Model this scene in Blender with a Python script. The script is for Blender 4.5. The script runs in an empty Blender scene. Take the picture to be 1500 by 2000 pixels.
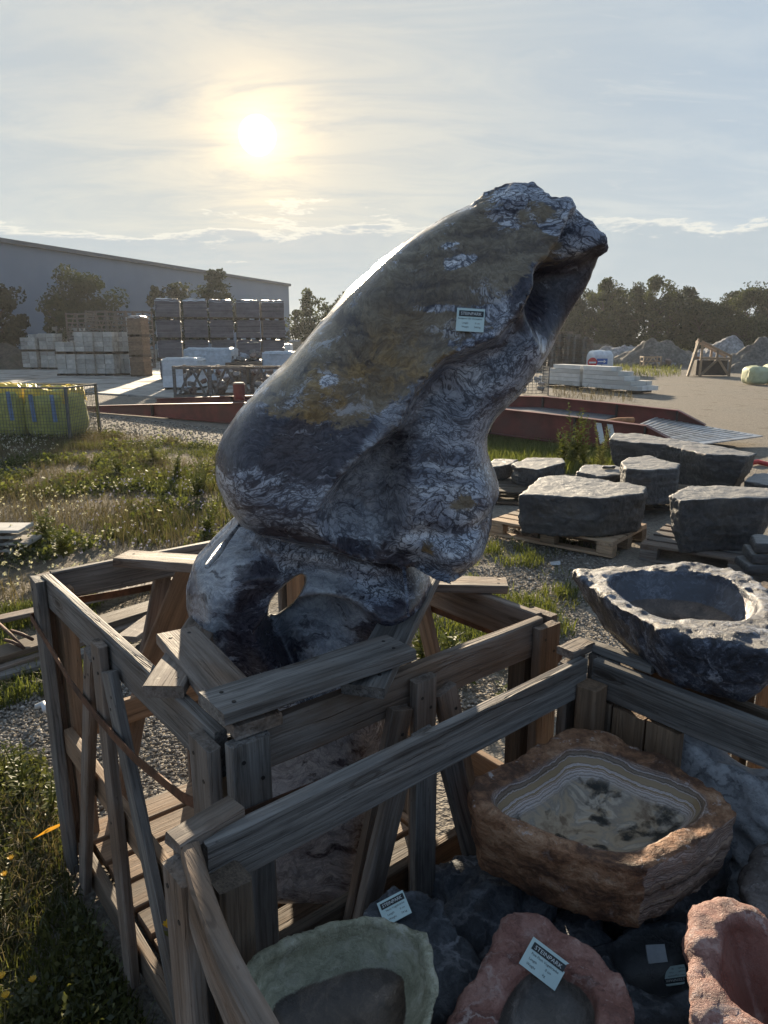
import bpy, math, random
import numpy as np
from mathutils import Vector, Matrix, Quaternion
from mathutils.bvhtree import BVHTree

random.seed(7)
RNG = np.random.default_rng(7)
SC = bpy.context.scene
COL = SC.collection
R = math.radians

# ------------------------------------------------------------------ camera
CAM_H, PITCH, FPX = 1.80, R(13.6), 1390.0      # metres, rad, focal length in pixels of a 1500x2000 frame
cp, sp = math.cos(PITCH), math.sin(PITCH)
cam_d = bpy.data.cameras.new('camera')
cam = bpy.data.objects.new('camera', cam_d)
COL.objects.link(cam)
cam.location = (0, 0, CAM_H)
cam.rotation_euler = (math.pi / 2 - PITCH, 0, 0)
cam_d.sensor_fit = 'VERTICAL'
cam_d.sensor_height = 36.0
cam_d.lens = FPX / 2000 * 36.0
cam_d.clip_start = 0.05
cam_d.clip_end = 3000
SC.camera = cam

# ------------------------------------------------------------------ sun, sky, exposure
SUN = Vector((-0.1777, 1.096, 0.279)).normalized()
SUN_EL = math.asin(SUN.z)
SUN_AZ = math.atan2(SUN.x, SUN.y)               # from +Y towards +X
sun_d = bpy.data.lights.new('sun', 'SUN')
sun_d.energy = 5.0
sun_d.angle = R(0.8)
sun_d.color = (1.0, 0.83, 0.60)
sun = bpy.data.objects.new('sun', sun_d)
COL.objects.link(sun)
sun.rotation_euler = SUN.to_track_quat('Z', 'Y').to_euler()
sun.location = SUN * 100

SC.view_settings.view_transform = 'Standard'
SC.view_settings.look = 'None'
SC.view_settings.gamma = 1.0
SC.view_settings.exposure = 1.33
SC.view_settings.use_curve_mapping = False


class NT:
    """small helper around a node tree"""
    def __init__(self, tree):
        self.t = tree
        self.t.nodes.clear()

    def n(self, kind, **kw):
        nd = self.t.nodes.new('ShaderNode' + kind)
        for k, v in kw.items():
            if k.startswith('_'):
                setattr(nd, k[1:], v)
            else:
                self.set(nd, k, v)
        return nd

    def set(self, nd, key, v):
        if key.startswith('i') and key[1:].isdigit():
            s = nd.inputs[int(key[1:])]
        else:
            s = nd.inputs[key.replace('__', ' ')]
        if isinstance(v, bpy.types.NodeSocket):
            self.t.links.new(v, s)
        elif isinstance(v, bpy.types.Node):
            self.t.links.new(v.outputs[0], s)
        else:
            if s.type == 'RGBA' and len(v) == 3:
                v = (*v, 1)
            s.default_value = v

    def math(self, op, a, b=0.0, c=0.0, clamp=False):
        nd = self.t.nodes.new('ShaderNodeMath')
        nd.operation = op
        nd.use_clamp = clamp
        for i, v in enumerate((a, b, c)):
            self.set(nd, 'i%d' % i, v)
        return nd.outputs[0]

    def vmath(self, op, a, b=(0, 0, 0), scale=None):
        nd = self.t.nodes.new('ShaderNodeVectorMath')
        nd.operation = op
        self.set(nd, 'i0', a)
        self.set(nd, 'i1', b)
        if scale is not None:
            self.set(nd, 'Scale', scale)
        return nd.outputs['Value'] if op in ('DOT_PRODUCT', 'LENGTH', 'DISTANCE') else nd.outputs[0]

    def ramp(self, fac, stops, interp='LINEAR'):
        nd = self.t.nodes.new('ShaderNodeValToRGB')
        cr = nd.color_ramp
        cr.interpolation = interp
        while len(cr.elements) < len(stops):
            cr.elements.new(0.5)
        for e, (p, c) in zip(cr.elements, stops):
            e.position = p
            e.color = (*c, 1) if isinstance(c, tuple) else (c, c, c, 1)
        self.set(nd, 'Fac', fac)
        return nd.outputs['Color']

    def rng(self, v, a, b, c=0.0, d=1.0, smooth=True):
        nd = self.t.nodes.new('ShaderNodeMapRange')
        nd.interpolation_type = 'SMOOTHSTEP' if smooth else 'LINEAR'
        for i, x in enumerate((v, a, b, c, d)):
            self.set(nd, 'i%d' % i, x)
        return nd.outputs[0]

    def mix(self, fac, a, b, mode='MIX'):
        nd = self.t.nodes.new('ShaderNodeMix')
        nd.data_type = 'RGBA'
        nd.blend_type = mode
        self.set(nd, 'i0', fac)
        self.set(nd, 'i6', a)
        self.set(nd, 'i7', b)
        return nd.outputs[2]

    def noise(self, vec, scale=5.0, detail=4.0, rough=0.5, dist=0.0, out='Fac'):
        nd = self.t.nodes.new('ShaderNodeTexNoise')
        self.set(nd, 'Vector', vec)
        self.set(nd, 'Scale', scale)
        self.set(nd, 'Detail', detail)
        self.set(nd, 'Roughness', rough)
        self.set(nd, 'Distortion', dist)
        return nd.outputs[out]

    def voro(self, vec, scale=5.0, feature='F1', out='Distance', rand=1.0):
        nd = self.t.nodes.new('ShaderNodeTexVoronoi')
        nd.feature = feature
        self.set(nd, 'Vector', vec)
        self.set(nd, 'Scale', scale)
        self.set(nd, 'Randomness', rand)
        return nd.outputs[out]

    def map(self, vec, loc=(0, 0, 0), rot=(0, 0, 0), scale=(1, 1, 1)):
        nd = self.t.nodes.new('ShaderNodeMapping')
        self.set(nd, 'Vector', vec)
        self.set(nd, 'Location', loc)
        self.set(nd, 'Rotation', rot)
        self.set(nd, 'Scale', scale)
        return nd.outputs[0]

    def attr(self, name):
        nd = self.t.nodes.new('ShaderNodeAttribute')
        nd.attribute_name = name
        return nd.outputs['Fac']


world = bpy.data.worlds.new('World')
SC.world = world
world.use_nodes = True
w = NT(world.node_tree)
sky = w.n('TexSky')
sky.sky_type = 'NISHITA'
sky.sun_disc = False
sky.sun_elevation = SUN_EL
sky.sun_rotation = SUN_AZ
sky.air_density = 1.0
sky.dust_density = 1.5
sky.ozone_density = 1.0
dirv = w.vmath('NORMALIZE', w.n('TexCoord').outputs['Generated'])
sep = w.n('SeparateXYZ', Vector=dirv)
elev = w.math('MAXIMUM', sep.outputs['Z'], 0.0)
inv = w.math('DIVIDE', 1.0, w.math('ADD', elev, 0.18))
plane = w.vmath('SCALE', dirv, scale=inv)
sd = w.math('MAXIMUM', w.vmath('DOT_PRODUCT', dirv, tuple(SUN)), 0.0)
g_wide = w.math('POWER', sd, 7.0)
g_mid = w.math('POWER', sd, 45.0)
g_near = w.math('POWER', sd, 420.0)
g_core = w.math('POWER', sd, 2200.0)
disc = w.rng(sd, math.cos(R(1.35)), math.cos(R(0.95)))
# thin high cloud, streaked
cir = w.noise(w.map(plane, rot=(0, 0, R(34)), scale=(1.0, 2.4, 1.0)), 1.7, 10.0, 0.66, 0.7)
cir2 = w.noise(w.map(plane, loc=(3, 1, 0), rot=(0, 0, R(-12)), scale=(0.7, 1.5, 1.0)), 1.1, 6.0, 0.55, 0.4)
cir3 = w.noise(w.map(plane, loc=(1, 7, 0), rot=(0, 0, R(50)), scale=(1.0, 4.5, 1.0)), 2.6, 9.0, 0.68, 0.8)
cirf = w.math('MULTIPLY', w.rng(cir, 0.34, 0.66), w.rng(cir2, 0.26, 0.60))
cirf = w.math('MAXIMUM', cirf, w.math('MULTIPLY', w.rng(cir3, 0.50, 0.74), 0.8))
# low bank of cloud above the horizon
bankn = w.noise(w.map(dirv, scale=(3.0, 3.0, 16.0)), 1.5, 10.0, 0.64, 0.25)
bank_top = w.math('ADD', 0.138, w.math('MULTIPLY', w.math('SUBTRACT', bankn, 0.5), 0.20))
bank_edge = w.math('SUBTRACT', bank_top, sep.outputs['Z'])
bank = w.rng(bank_edge, 0.0, 0.016)
rim = w.math('MULTIPLY', w.rng(bank_edge, -0.004, 0.004), w.rng(bank_edge, 0.018, 0.004))
bank_fade = w.rng(w.noise(w.map(dirv, loc=(2.3, 0.6, 0), scale=(1.6, 1.6, 3.0)), 1.6, 4.0, 0.5, 0.2), 0.36, 0.50)
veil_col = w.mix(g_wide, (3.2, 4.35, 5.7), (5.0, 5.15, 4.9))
nish = w.vmath('MINIMUM', sky.outputs[0], (3.9, 4.5, 5.1))
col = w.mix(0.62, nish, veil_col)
col = w.mix(w.math('MULTIPLY', cirf, 0.70), col, w.mix(g_wide, (4.9, 5.6, 6.2), (6.0, 5.9, 5.3)))
hor = w.rng(sep.outputs['Z'], 0.30, 0.0)
col = w.mix(w.math('MULTIPLY', hor, 0.55), col, w.mix(g_wide, (5.6, 6.0, 5.9), (5.8, 6.0, 5.3)))
bankf = w.math('MULTIPLY', w.math('MULTIPLY', bank, bank_fade), w.rng(sep.outputs['Z'], 0.0, 0.07, 0.35, 1.0))
col = w.mix(w.math('MULTIPLY', bankf, 0.80), col, (3.9, 4.5, 4.9))
col = w.mix(w.math('MULTIPLY', w.math('MULTIPLY', rim, bank_fade), 0.60), col, (8.0, 7.7, 6.7))


def addc(c, fac, rgb):
    return w.vmath('ADD', c, w.vmath('SCALE', rgb, scale=fac))


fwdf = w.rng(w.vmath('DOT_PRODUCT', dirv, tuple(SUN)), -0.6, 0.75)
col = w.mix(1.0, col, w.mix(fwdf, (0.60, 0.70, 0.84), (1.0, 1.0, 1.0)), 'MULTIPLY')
mott = w.rng(cir, 0.30, 0.62, 0.45, 1.25)
col = addc(col, w.math('MULTIPLY', g_mid, mott), (1.0, 0.62, 0.20))
col = addc(col, w.math('MULTIPLY', g_near, mott), (3.6, 2.3, 0.7))
col = addc(col, g_core, (4.5, 3.4, 1.8))
col = addc(col, disc, (60.0, 56.0, 45.0))
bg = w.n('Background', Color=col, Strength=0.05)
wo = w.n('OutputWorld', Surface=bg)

# ------------------------------------------------------------------ placing helpers


def ray(px, py):
    dx, dy = (px - 750) / FPX, (1000 - py) / FPX
    return Vector((dx, cp + dy * sp, -sp + dy * cp))


def G(px, py, z=0.0):
    """point at height z that the photograph shows at (px, py)"""
    d = ray(px, py)
    t = (z - CAM_H) / d.z
    return Vector((d.x * t, d.y * t, z))


def D(px, py, Y):
    """point at forward distance Y that the photograph shows at (px, py)"""
    d = ray(px, py)
    t = Y / d.y
    return Vector((d.x * t, Y, CAM_H + d.z * t))


def to_px(X, Y, Z):
    dep = Y * cp + (CAM_H - Z) * sp
    return 750 + FPX * X / dep, 1000 - FPX * ((Z - CAM_H) * cp + Y * sp) / dep


def mw(o):
    m = o.matrix_basis.copy()
    return mw(o.parent) @ m if o.parent else m


def place(o, M, parent=None):
    if parent is not None:
        o.parent = parent
        o.matrix_basis = mw(parent).inverted() @ M
    else:
        o.matrix_basis = M
    return o


def tag(o, label=None, cat=None, group=None, kind=None):
    if label: o['label'] = label
    if cat: o['category'] = cat
    if group: o['group'] = group
    if kind: o['kind'] = kind
    return o


def thing(name, label, cat, loc=(0, 0, 0), rz=0.0, group=None):
    o = bpy.data.objects.new(name, None)
    COL.objects.link(o)
    o.empty_display_size = 0.1
    o.matrix_basis = Matrix.Translation(Vector(loc)) @ Matrix.Rotation(rz, 4, 'Z')
    return tag(o, label, cat, group)


def obj(name, me, mat=None, parent=None, M=None):
    o = bpy.data.objects.new(name, me)
    COL.objects.link(o)
    if mat is not None and len(me.materials) == 0:
        me.materials.append(mat)
    if M is None:
        M = mw(parent) if parent else Matrix()
    place(o, M, parent)
    return o


def local(name, me, mat, parent, loc=(0, 0, 0), rot=(0, 0, 0), scale=(1, 1, 1)):
    """a part given in its parent's own coordinates"""
    o = bpy.data.objects.new(name, me)
    COL.objects.link(o)
    if mat is not None and len(me.materials) == 0:
        me.materials.append(mat)
    o.parent = parent
    o.location = loc
    o.rotation_euler = rot
    o.scale = scale
    return o


def copy_tree(o, parent=None):
    c = o.copy()
    COL.objects.link(c)
    c.parent = parent
    for ch in list(o.children):
        copy_tree(ch, c)
    return c


def mesh_np(name, V, F, smooth=False):
    """V (n,3), F (m,k) arrays -> mesh"""
    V = np.asarray(V, np.float32)
    F = np.asarray(F, np.int32)
    me = bpy.data.meshes.new(name)
    m, k = F.shape
    me.vertices.add(len(V))
    me.vertices.foreach_set('co', V.ravel())
    me.loops.add(m * k)
    me.loops.foreach_set('vertex_index', F.ravel())
    me.polygons.add(m)
    me.polygons.foreach_set('loop_start', np.arange(0, m * k, k, dtype=np.int32))
    me.polygons.foreach_set('loop_total', np.full(m, k, np.int32))
    if smooth:
        me.polygons.foreach_set('use_smooth', np.ones(m, bool))
    me.update(calc_edges=True)
    return me


class MB:
    """collects boxes, prisms and tubes into one mesh"""
    def __init__(self):
        self.v, self.f = [], []

    def add(self, vs, fs):
        b = len(self.v)
        self.v += [tuple(v) for v in vs]
        self.f += [tuple(b + i for i in f) for f in fs]

    def box(self, c, s, M=None, j=0.0):
        x, y, z = s[0] / 2, s[1] / 2, s[2] / 2
        vs = []
        for i in range(8):
            v = Vector((x if i & 1 else -x, y if i & 2 else -y, z if i & 4 else -z))
            if j:
                v += Vector((random.uniform(-j, j), random.uniform(-j, j), random.uniform(-j, j)))
            if M is not None:
                v = M @ v
            vs.append(v + Vector(c))
        self.add(vs, [(0, 2, 3, 1), (4, 5, 7, 6), (0, 1, 5, 4), (2, 6, 7, 3), (0, 4, 6, 2), (1, 3, 7, 5)])

    def bar(self, p0, p1, wd, th, up=(0, 0, 1)):
        p0, p1 = Vector(p0), Vector(p1)
        x = (p1 - p0).normalized()
        u = Vector(up)
        z = (u - x * u.dot(x)).normalized()
        y = z.cross(x)
        M = Matrix((x, y, z)).transposed()
        self.box((p0 + p1) / 2, ((p1 - p0).length, wd, th), M)

    def tube(self, pts, rad, n=6, caps=True):
        pts = [Vector(p) for p in pts]
        if not hasattr(rad, '__len__'):
            rad = [rad] * len(pts)
        ref = Vector((0.13, 0.2, 0.97))
        vs, fs = [], []
        for i, p in enumerate(pts):
            t = (pts[min(i + 1, len(pts) - 1)] - pts[max(i - 1, 0)]).normalized()
            if abs(t.dot(ref)) > 0.96:
                ref = Vector((0.9, 0.3, 0.1))
            a = t.cross(ref).normalized()
            b = t.cross(a)
            for k in range(n):
                an = 2 * math.pi * k / n
                vs.append(p + (a * math.cos(an) + b * math.sin(an)) * rad[i])
        for i in range(len(pts) - 1):
            for k in range(n):
                k2 = (k + 1) % n
                fs.append((i * n + k, i * n + k2, (i + 1) * n + k2, (i + 1) * n + k))
        if caps:
            fs.append(tuple(range(n - 1, -1, -1)))
            fs.append(tuple(range((len(pts) - 1) * n, len(pts) * n)))
        self.add(vs, fs)

    def prism(self, poly, z0, z1, M=None):
        n = len(poly)
        vs = [Vector((x, y, z0)) for x, y in poly] + [Vector((x, y, z1)) for x, y in poly]
        if M is not None:
            vs = [M @ v for v in vs]
        fs = [tuple(range(n - 1, -1, -1)), tuple(range(n, 2 * n))]
        fs += [(i, (i + 1) % n, n + (i + 1) % n, n + i) for i in range(n)]
        self.add(vs, fs)

    def mesh(self, name='mesh', smooth=False):
        me = bpy.data.meshes.new(name)
        me.from_pydata(self.v, [], self.f)
        if smooth:
            for p in me.polygons:
                p.use_smooth = True
        me.update()
        return me


# numpy value noise ------------------------------------------------
def _hash(ix, iy, iz, seed):
    h = (ix.astype(np.int64) * 374761393 + iy.astype(np.int64) * 668265263 + iz.astype(np.int64) * 2147483647 + seed * 974711) & 0xFFFFFFFF
    h = ((h ^ (h >> 13)) * 1274126177) & 0xFFFFFFFF
    h = ((h ^ (h >> 16)) * 2246822519) & 0xFFFFFFFF
    return ((h ^ (h >> 15)) & 0xFFFFFF) / float(0xFFFFFF)


def vnoise(P, seed=0):
    P = np.asarray(P, float)
    i = np.floor(P).astype(np.int64)
    f = P - i
    u = f * f * (3 - 2 * f)
    o = 0
    for dx in (0, 1):
        for dy in (0, 1):
            for dz in (0, 1):
                wgt = (u[..., 0] if dx else 1 - u[..., 0]) * (u[..., 1] if dy else 1 - u[..., 1]) * (u[..., 2] if dz else 1 - u[..., 2])
                o = o + wgt * _hash(i[..., 0] + dx, i[..., 1] + dy, i[..., 2] + dz, seed)
    return o * 2 - 1


def fbm(P, octv=4, seed=0, gain=0.5):
    P = np.asarray(P, float)
    a, s, o = 1.0, 1.0, 0
    for k in range(octv):
        o = o + a * vnoise(P * s, seed + k * 17)
        a *= gain
        s *= 2.03
    return o


def poly_sdf(px, py, poly):
    """signed distance to a polygon, positive inside"""
    px, py = np.asarray(px, np.float64), np.asarray(py, np.float64)
    d2 = np.full(px.shape, 1e18)
    ins = np.zeros(px.shape, bool)
    n = len(poly)
    for i in range(n):
        ax, ay = poly[i]
        bx, by = poly[(i + 1) % n]
        ex, ey = bx - ax, by - ay
        t = np.clip(((px - ax) * ex + (py - ay) * ey) / (ex * ex + ey * ey + 1e-12), 0, 1)
        d2 = np.minimum(d2, (px - ax - t * ex) ** 2 + (py - ay - t * ey) ** 2)
        c = ((ay > py) != (by > py)) & (px < ex * (py - ay) / (ey if ey else 1e-12) + ax)
        ins ^= c
    d = np.sqrt(d2)
    return np.where(ins, d, -d)


def line_dist(px, py, pts):
    d2 = np.full(px.shape, 1e18)
    side = np.zeros(px.shape)
    for (ax, ay), (bx, by) in zip(pts[:-1], pts[1:]):
        ex, ey = bx - ax, by - ay
        t = np.clip(((px - ax) * ex + (py - ay) * ey) / (ex * ex + ey * ey), 0, 1)
        q = (px - ax - t * ex) ** 2 + (py - ay - t * ey) ** 2
        s = np.sign(ex * (py - ay) - ey * (px - ax))
        m = q < d2
        d2 = np.where(m, q, d2)
        side = np.where(m, s, side)
    return np.sqrt(d2), side


def sstep(a, b, x):
    t = np.clip((x - a) / (b - a), 0, 1)
    return t * t * (3 - 2 * t)


def smooth_poly(poly, it=2):
    for _ in range(it):
        q = []
        n = len(poly)
        for i in range(n):
            a, b = poly[i], poly[(i + 1) % n]
            q.append((a[0] * .75 + b[0] * .25, a[1] * .75 + b[1] * .25))
            q.append((a[0] * .25 + b[0] * .75, a[1] * .25 + b[1] * .75))
        poly = q
    return poly


def surface_nets(F, org, h):
    """isosurface F=0 (inside F<0) as quads"""
    F = np.asarray(F, np.float32)
    nx, ny, nz = F.shape
    s = F < 0
    c = np.zeros((nx - 1, ny - 1, nz - 1), np.int8)
    offs = [(i, j, k) for i in (0, 1) for j in (0, 1) for k in (0, 1)]
    for (i, j, k) in offs:
        c += s[i:nx - 1 + i, j:ny - 1 + j, k:nz - 1 + k]
    act = np.argwhere((c > 0) & (c < 8))
    idx = -np.ones(c.shape, np.int32)
    idx[act[:, 0], act[:, 1], act[:, 2]] = np.arange(len(act))
    val = {o: F[act[:, 0] + o[0], act[:, 1] + o[1], act[:, 2] + o[2]] for o in offs}
    S = np.zeros((len(act), 3))
    N = np.zeros(len(act))
    for a in offs:
        for ax in range(3):
            if a[ax] == 0:
                b = list(a)
                b[ax] = 1
                b = tuple(b)
                va, vb = val[a], val[b]
                m = (va < 0) != (vb < 0)
                t = np.where(m, va / np.where(m, va - vb, 1), 0)
                p = np.array(a, float)[None, :].repeat(len(act), 0)
                p[:, ax] += t
                S += p * m[:, None]
                N += m
    V = (act + S / N[:, None]) * h + np.asarray(org)
    Q = []
    for ax in range(3):
        sl0 = [slice(1, -1)] * 3
        sl1 = [slice(1, -1)] * 3
        sl0[ax] = slice(0, -1)
        sl1[ax] = slice(1, None)
        a, b = s[tuple(sl0)], s[tuple(sl1)]
        e = np.argwhere(a != b)
        base = e.copy()
        o1, o2 = [(1, 2), (2, 0), (0, 1)][ax]
        for k in range(3):
            if k != ax:
                base[:, k] += 1
        c00 = base.copy(); c00[:, o1] -= 1; c00[:, o2] -= 1
        c10 = base.copy(); c10[:, o2] -= 1
        c01 = base.copy(); c01[:, o1] -= 1
        c11 = base
        g = lambda q: idx[q[:, 0], q[:, 1], q[:, 2]]
        quad = np.stack([g(c00), g(c10), g(c11), g(c01)], 1)
        flip = ~a[e[:, 0], e[:, 1], e[:, 2]]
        quad[flip] = quad[flip][:, ::-1]
        Q.append(quad)
    Q = np.concatenate(Q)
    return V, Q[(Q >= 0).all(1)]


def vnormals(V, F):
    n = np.cross(V[F[:, 2]] - V[F[:, 0]], V[F[:, 3]] - V[F[:, 1]])
    N = np.zeros_like(V)
    for k in range(4):
        np.add.at(N, F[:, k], n)
    return N / (np.linalg.norm(N, axis=1, keepdims=True) + 1e-12)


def set_attr(me, name, vals):
    a = me.attributes.new(name, 'FLOAT', 'POINT')
    a.data.foreach_set('value', np.asarray(vals, np.float32))


_BV = {}


def hit(o, px, py):
    """where the sight line through (px, py) meets an object: point and normal"""
    if o.name not in _BV:
        M = mw(o)
        _BV[o.name] = BVHTree.FromPolygons([M @ v.co for v in o.data.vertices], [p.vertices for p in o.data.polygons])
    bv = _BV[o.name]
    loc, nor, i, dist = bv.ray_cast(Vector((0, 0, CAM_H)), ray(px, py).normalized())
    return loc, nor


# ------------------------------------------------------------------ materials
MATS = {}


def mat(name, fn, rough=0.7):
    m = bpy.data.materials.new(name)
    m.use_nodes = True
    t = NT(m.node_tree)
    b = t.n('BsdfPrincipled')
    t.set(b, 'Roughness', rough)
    t.n('OutputMaterial', Surface=b)
    fn(t, b)
    MATS[name] = m
    return m


def bump(t, b, h, strength=0.3, dist=0.01):
    nd = t.n('Bump', Height=h, Strength=strength, Distance=dist)
    t.set(b, 'Normal', nd)


def wood_mat(name, lo, hi, warm, wet=0.0, warm_amt=0.5):
    def fn(t, b):
        tc = t.n('TexCoord').outputs['Object']
        rnd = t.n('ObjectInfo').outputs['Random']
        off = t.vmath('ADD', tc, t.vmath('SCALE', (7.3, 3.1, 5.7), scale=rnd))
        wob = t.vmath('SCALE', t.vmath('SUBTRACT', t.noise(t.map(off, scale=(2.0, 6, 6)), 1.0, 2, 0.5, 0, 'Color'), (0.5, 0.5, 0.5)), scale=0.03)
        offw = t.vmath('ADD', off, wob)
        g1 = t.noise(t.map(offw, scale=(1.8, 48, 48)), 1.0, 7, 0.66, 0.3)
        g2 = t.noise(t.map(offw, scale=(4, 210, 210)), 1.0, 3, 0.6, 0.1)
        g3 = t.noise(t.map(offw, scale=(0.8, 24, 24)), 1.0, 3, 0.5)
        pt = t.noise(t.map(off, scale=(2.6, 7, 7)), 1.0, 5, 0.62)
        spk = t.noise(t.map(off, scale=(60, 160, 160)), 1.0, 2, 0.5)
        base = t.ramp(g1, [(0.25, lo), (0.48, tuple((a + c) / 2 for a, c in zip(lo, hi))), (0.74, hi)])
        base = t.mix(t.math('MULTIPLY', t.rng(g2, 0.56, 0.34), 0.5), base, tuple(x * 0.36 for x in lo))
        # drying cracks
        crack = t.math('MULTIPLY', t.rng(t.math('ABSOLUTE', t.math('SUBTRACT', g3, 0.5)), 0.012, 0.003), t.rng(pt, 0.42, 0.58))
        base = t.mix(t.math('MULTIPLY', crack, 0.6), base, (0.03, 0.025, 0.021))
        base = t.mix(t.math('ADD', t.math('MULTIPLY', t.rng(pt, 0.40, 0.68), warm_amt * 0.8), t.math('MULTIPLY', t.rng(rnd, 0.40, 0.62), warm_amt * 0.85), clamp=True), base, t.mix(t.rng(g1, 0.3, 0.65), tuple(x * 0.55 for x in warm), tuple(x * 1.15 for x in warm)))
        base = t.mix(t.math('MULTIPLY', t.rng(pt, 0.40, 0.28), 0.45), base, tuple(x * 0.5 for x in lo))
        base = t.mix(t.math('MULTIPLY', t.rng(spk, 0.66, 0.78), 0.5), base, tuple(x * 0.3 for x in lo))
        # knots with rings
        kn = t.voro(t.map(offw, scale=(2.6, 10, 10)), 1.0)
        ringk = t.math('SINE', t.math('MULTIPLY', kn, 110.0))
        base = t.mix(t.math('MULTIPLY', t.rng(kn, 0.20, 0.10), t.rng(ringk, -0.4, 0.9, 0.25, 0.75)), base, tuple(x * 0.35 for x in warm))
        base = t.mix(t.math('MULTIPLY', t.rng(kn, 0.075, 0.05), 0.8), base, tuple(x * 0.25 for x in warm))
        val = t.math('ADD', 0.68, t.math('MULTIPLY', rnd, 0.62))
        base = t.mix(1.0, base, t.n('CombineXYZ', X=val, Y=val, Z=val).outputs[0], 'MULTIPLY')
        t.set(b, 'Base Color', base)
        t.set(b, 'Roughness', t.rng(g1, 0.2, 0.8, 0.60, 0.85))
        t.set(b, 'Specular IOR Level', 0.35)
        h = t.math('ADD', t.math('MULTIPLY', g1, 0.7), t.math('MULTIPLY', g2, 0.6))
        h = t.math('SUBTRACT', h, t.math('MULTIPLY', crack, 1.2))
        bump(t, b, h, 0.75, 0.005)
    return mat(name, fn)


W_GREY = wood_mat('weathered_timber', (0.055, 0.050, 0.047), (0.35, 0.33, 0.308), (0.145, 0.098, 0.068), warm_amt=0.62)
W_BROWN = wood_mat('brown_timber', (0.075, 0.056, 0.043), (0.25, 0.19, 0.14), (0.25, 0.15, 0.085), warm_amt=0.55)
W_PALLET = wood_mat('pallet_timber', (0.20, 0.145, 0.10), (0.44, 0.34, 0.24), (0.42, 0.28, 0.17), warm_amt=0.5)
W_DARK = wood_mat('dark_timber', (0.045, 0.038, 0.032), (0.14, 0.115, 0.09), (0.12, 0.08, 0.05), warm_amt=0.5)


def plain(name, col, rough=0.6, metal=0.0, var=0.25, scale=8.0, bmp=0.15, dirt=None, spec=0.5, blockvar=0.14):
    def fn(t, b):
        tc = t.n('TexCoord').outputs['Object']
        rnd = t.n('ObjectInfo').outputs['Random']
        off = t.vmath('ADD', tc, t.vmath('SCALE', (7.3, 3.1, 5.7), scale=rnd))
        n1 = t.noise(off, scale, 6, 0.6)
        n2 = t.noise(off, scale * 0.22, 4, 0.55)
        c = t.mix(t.rng(n1, 0.3, 0.7), tuple(x * (1 - var) for x in col), tuple(min(1, x * (1 + var)) for x in col))
        if dirt:
            c = t.mix(t.math('MULTIPLY', t.rng(n2, 0.45, 0.65), 0.8), c, dirt)
        v = t.math('ADD', 1.0 - blockvar, t.math('MULTIPLY', rnd, 2 * blockvar))
        c = t.mix(1.0, c, t.n('CombineXYZ', X=v, Y=v, Z=v).outputs[0], 'MULTIPLY')
        t.set(b, 'Base Color', c)
        t.set(b, 'Roughness', t.rng(n2, 0.3, 0.7, rough * 0.85, min(1, rough * 1.15)))
        t.set(b, 'Metallic', metal)
        t.set(b, 'Specular IOR Level', spec)
        if bmp:
            bump(t, b, n1, bmp, 0.02)
    return mat(name, fn)


M_RUST = plain('rusty_steel', (0.10, 0.045, 0.025), 0.75, 0.3, 0.5, 30, 0.3, (0.05, 0.03, 0.022))
M_NAIL = plain('nail_steel', (0.04, 0.035, 0.032), 0.6, 0.4, 0.3, 50, 0)
M_RED = plain('red_oxide_paint', (0.17, 0.036, 0.028), 0.55, 0, 0.3, 3, 0.1, (0.10, 0.05, 0.04))
M_REDDK = plain('worn_dark_steel', (0.055, 0.045, 0.04), 0.6, 0.2, 0.4, 4, 0.1, (0.09, 0.05, 0.04))
M_STEEL = plain('galvanised_plate', (0.42, 0.43, 0.45), 0.45, 0.6, 0.2, 12, 0.1, (0.25, 0.24, 0.23))
M_GRATE = plain('dark_grating', (0.11, 0.115, 0.125), 0.6, 0.3, 0.3, 30, 0.2)
M_CONC = plain('concrete_slab', (0.30, 0.285, 0.26), 0.85, 0, 0.2, 2.5, 0.3, (0.17, 0.155, 0.135), spec=0.3)
M_BLOCK = plain('concrete_block', (0.44, 0.415, 0.375), 0.9, 0, 0.18, 7, 0.3, (0.34, 0.32, 0.285), spec=0.3, blockvar=0.26)
M_BLOCK2 = plain('brown_brick', (0.21, 0.15, 0.105), 0.9, 0, 0.2, 7, 0.3, spec=0.3)
M_PAVER = plain('dark_wrapped_pavers', (0.125, 0.110, 0.115), 0.42, 0, 0.2, 5, 0.35, (0.17, 0.15, 0.155))
M_FILM = plain('white_film', (0.56, 0.58, 0.60), 0.35, 0, 0.12, 6, 0.5, (0.5, 0.52, 0.55))
M_FILMB = plain('bluish_film', (0.42, 0.47, 0.52), 0.35, 0, 0.2, 6, 0.5, (0.55, 0.58, 0.62))
M_WHITE = plain('white_beam_paint', (0.66, 0.645, 0.60), 0.7, 0, 0.1, 3, 0.1, (0.52, 0.50, 0.45))
M_PLASTIC_Y = plain('yellow_bag_fabric', (0.42, 0.40, 0.11), 0.7, 0, 0.25, 9, 0.5, (0.34, 0.36, 0.14))
M_YELLOW = plain('bright_yellow_bag', (0.75, 0.50, 0.05), 0.6, 0, 0.25, 9, 0.6, (0.6, 0.55, 0.15))
M_BAGPALE = plain('pale_bag_fabric', (0.50, 0.52, 0.30), 0.7, 0, 0.2, 5, 0.5, (0.58, 0.60, 0.42))
M_BLUE = plain('blue_strap', (0.20, 0.29, 0.46), 0.6, 0, 0.2, 9, 0.2)
M_WIRE = plain('grey_wire', (0.11, 0.115, 0.115), 0.5, 0.5, 0.2, 9, 0)
M_BLACK = plain('black_print', (0.02, 0.024, 0.027), 0.5, 0, 0.1, 9, 0)
M_LABEL = plain('pale_label_card', (0.47, 0.60, 0.60), 0.45, 0, 0.06, 25, 0.05)
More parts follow.
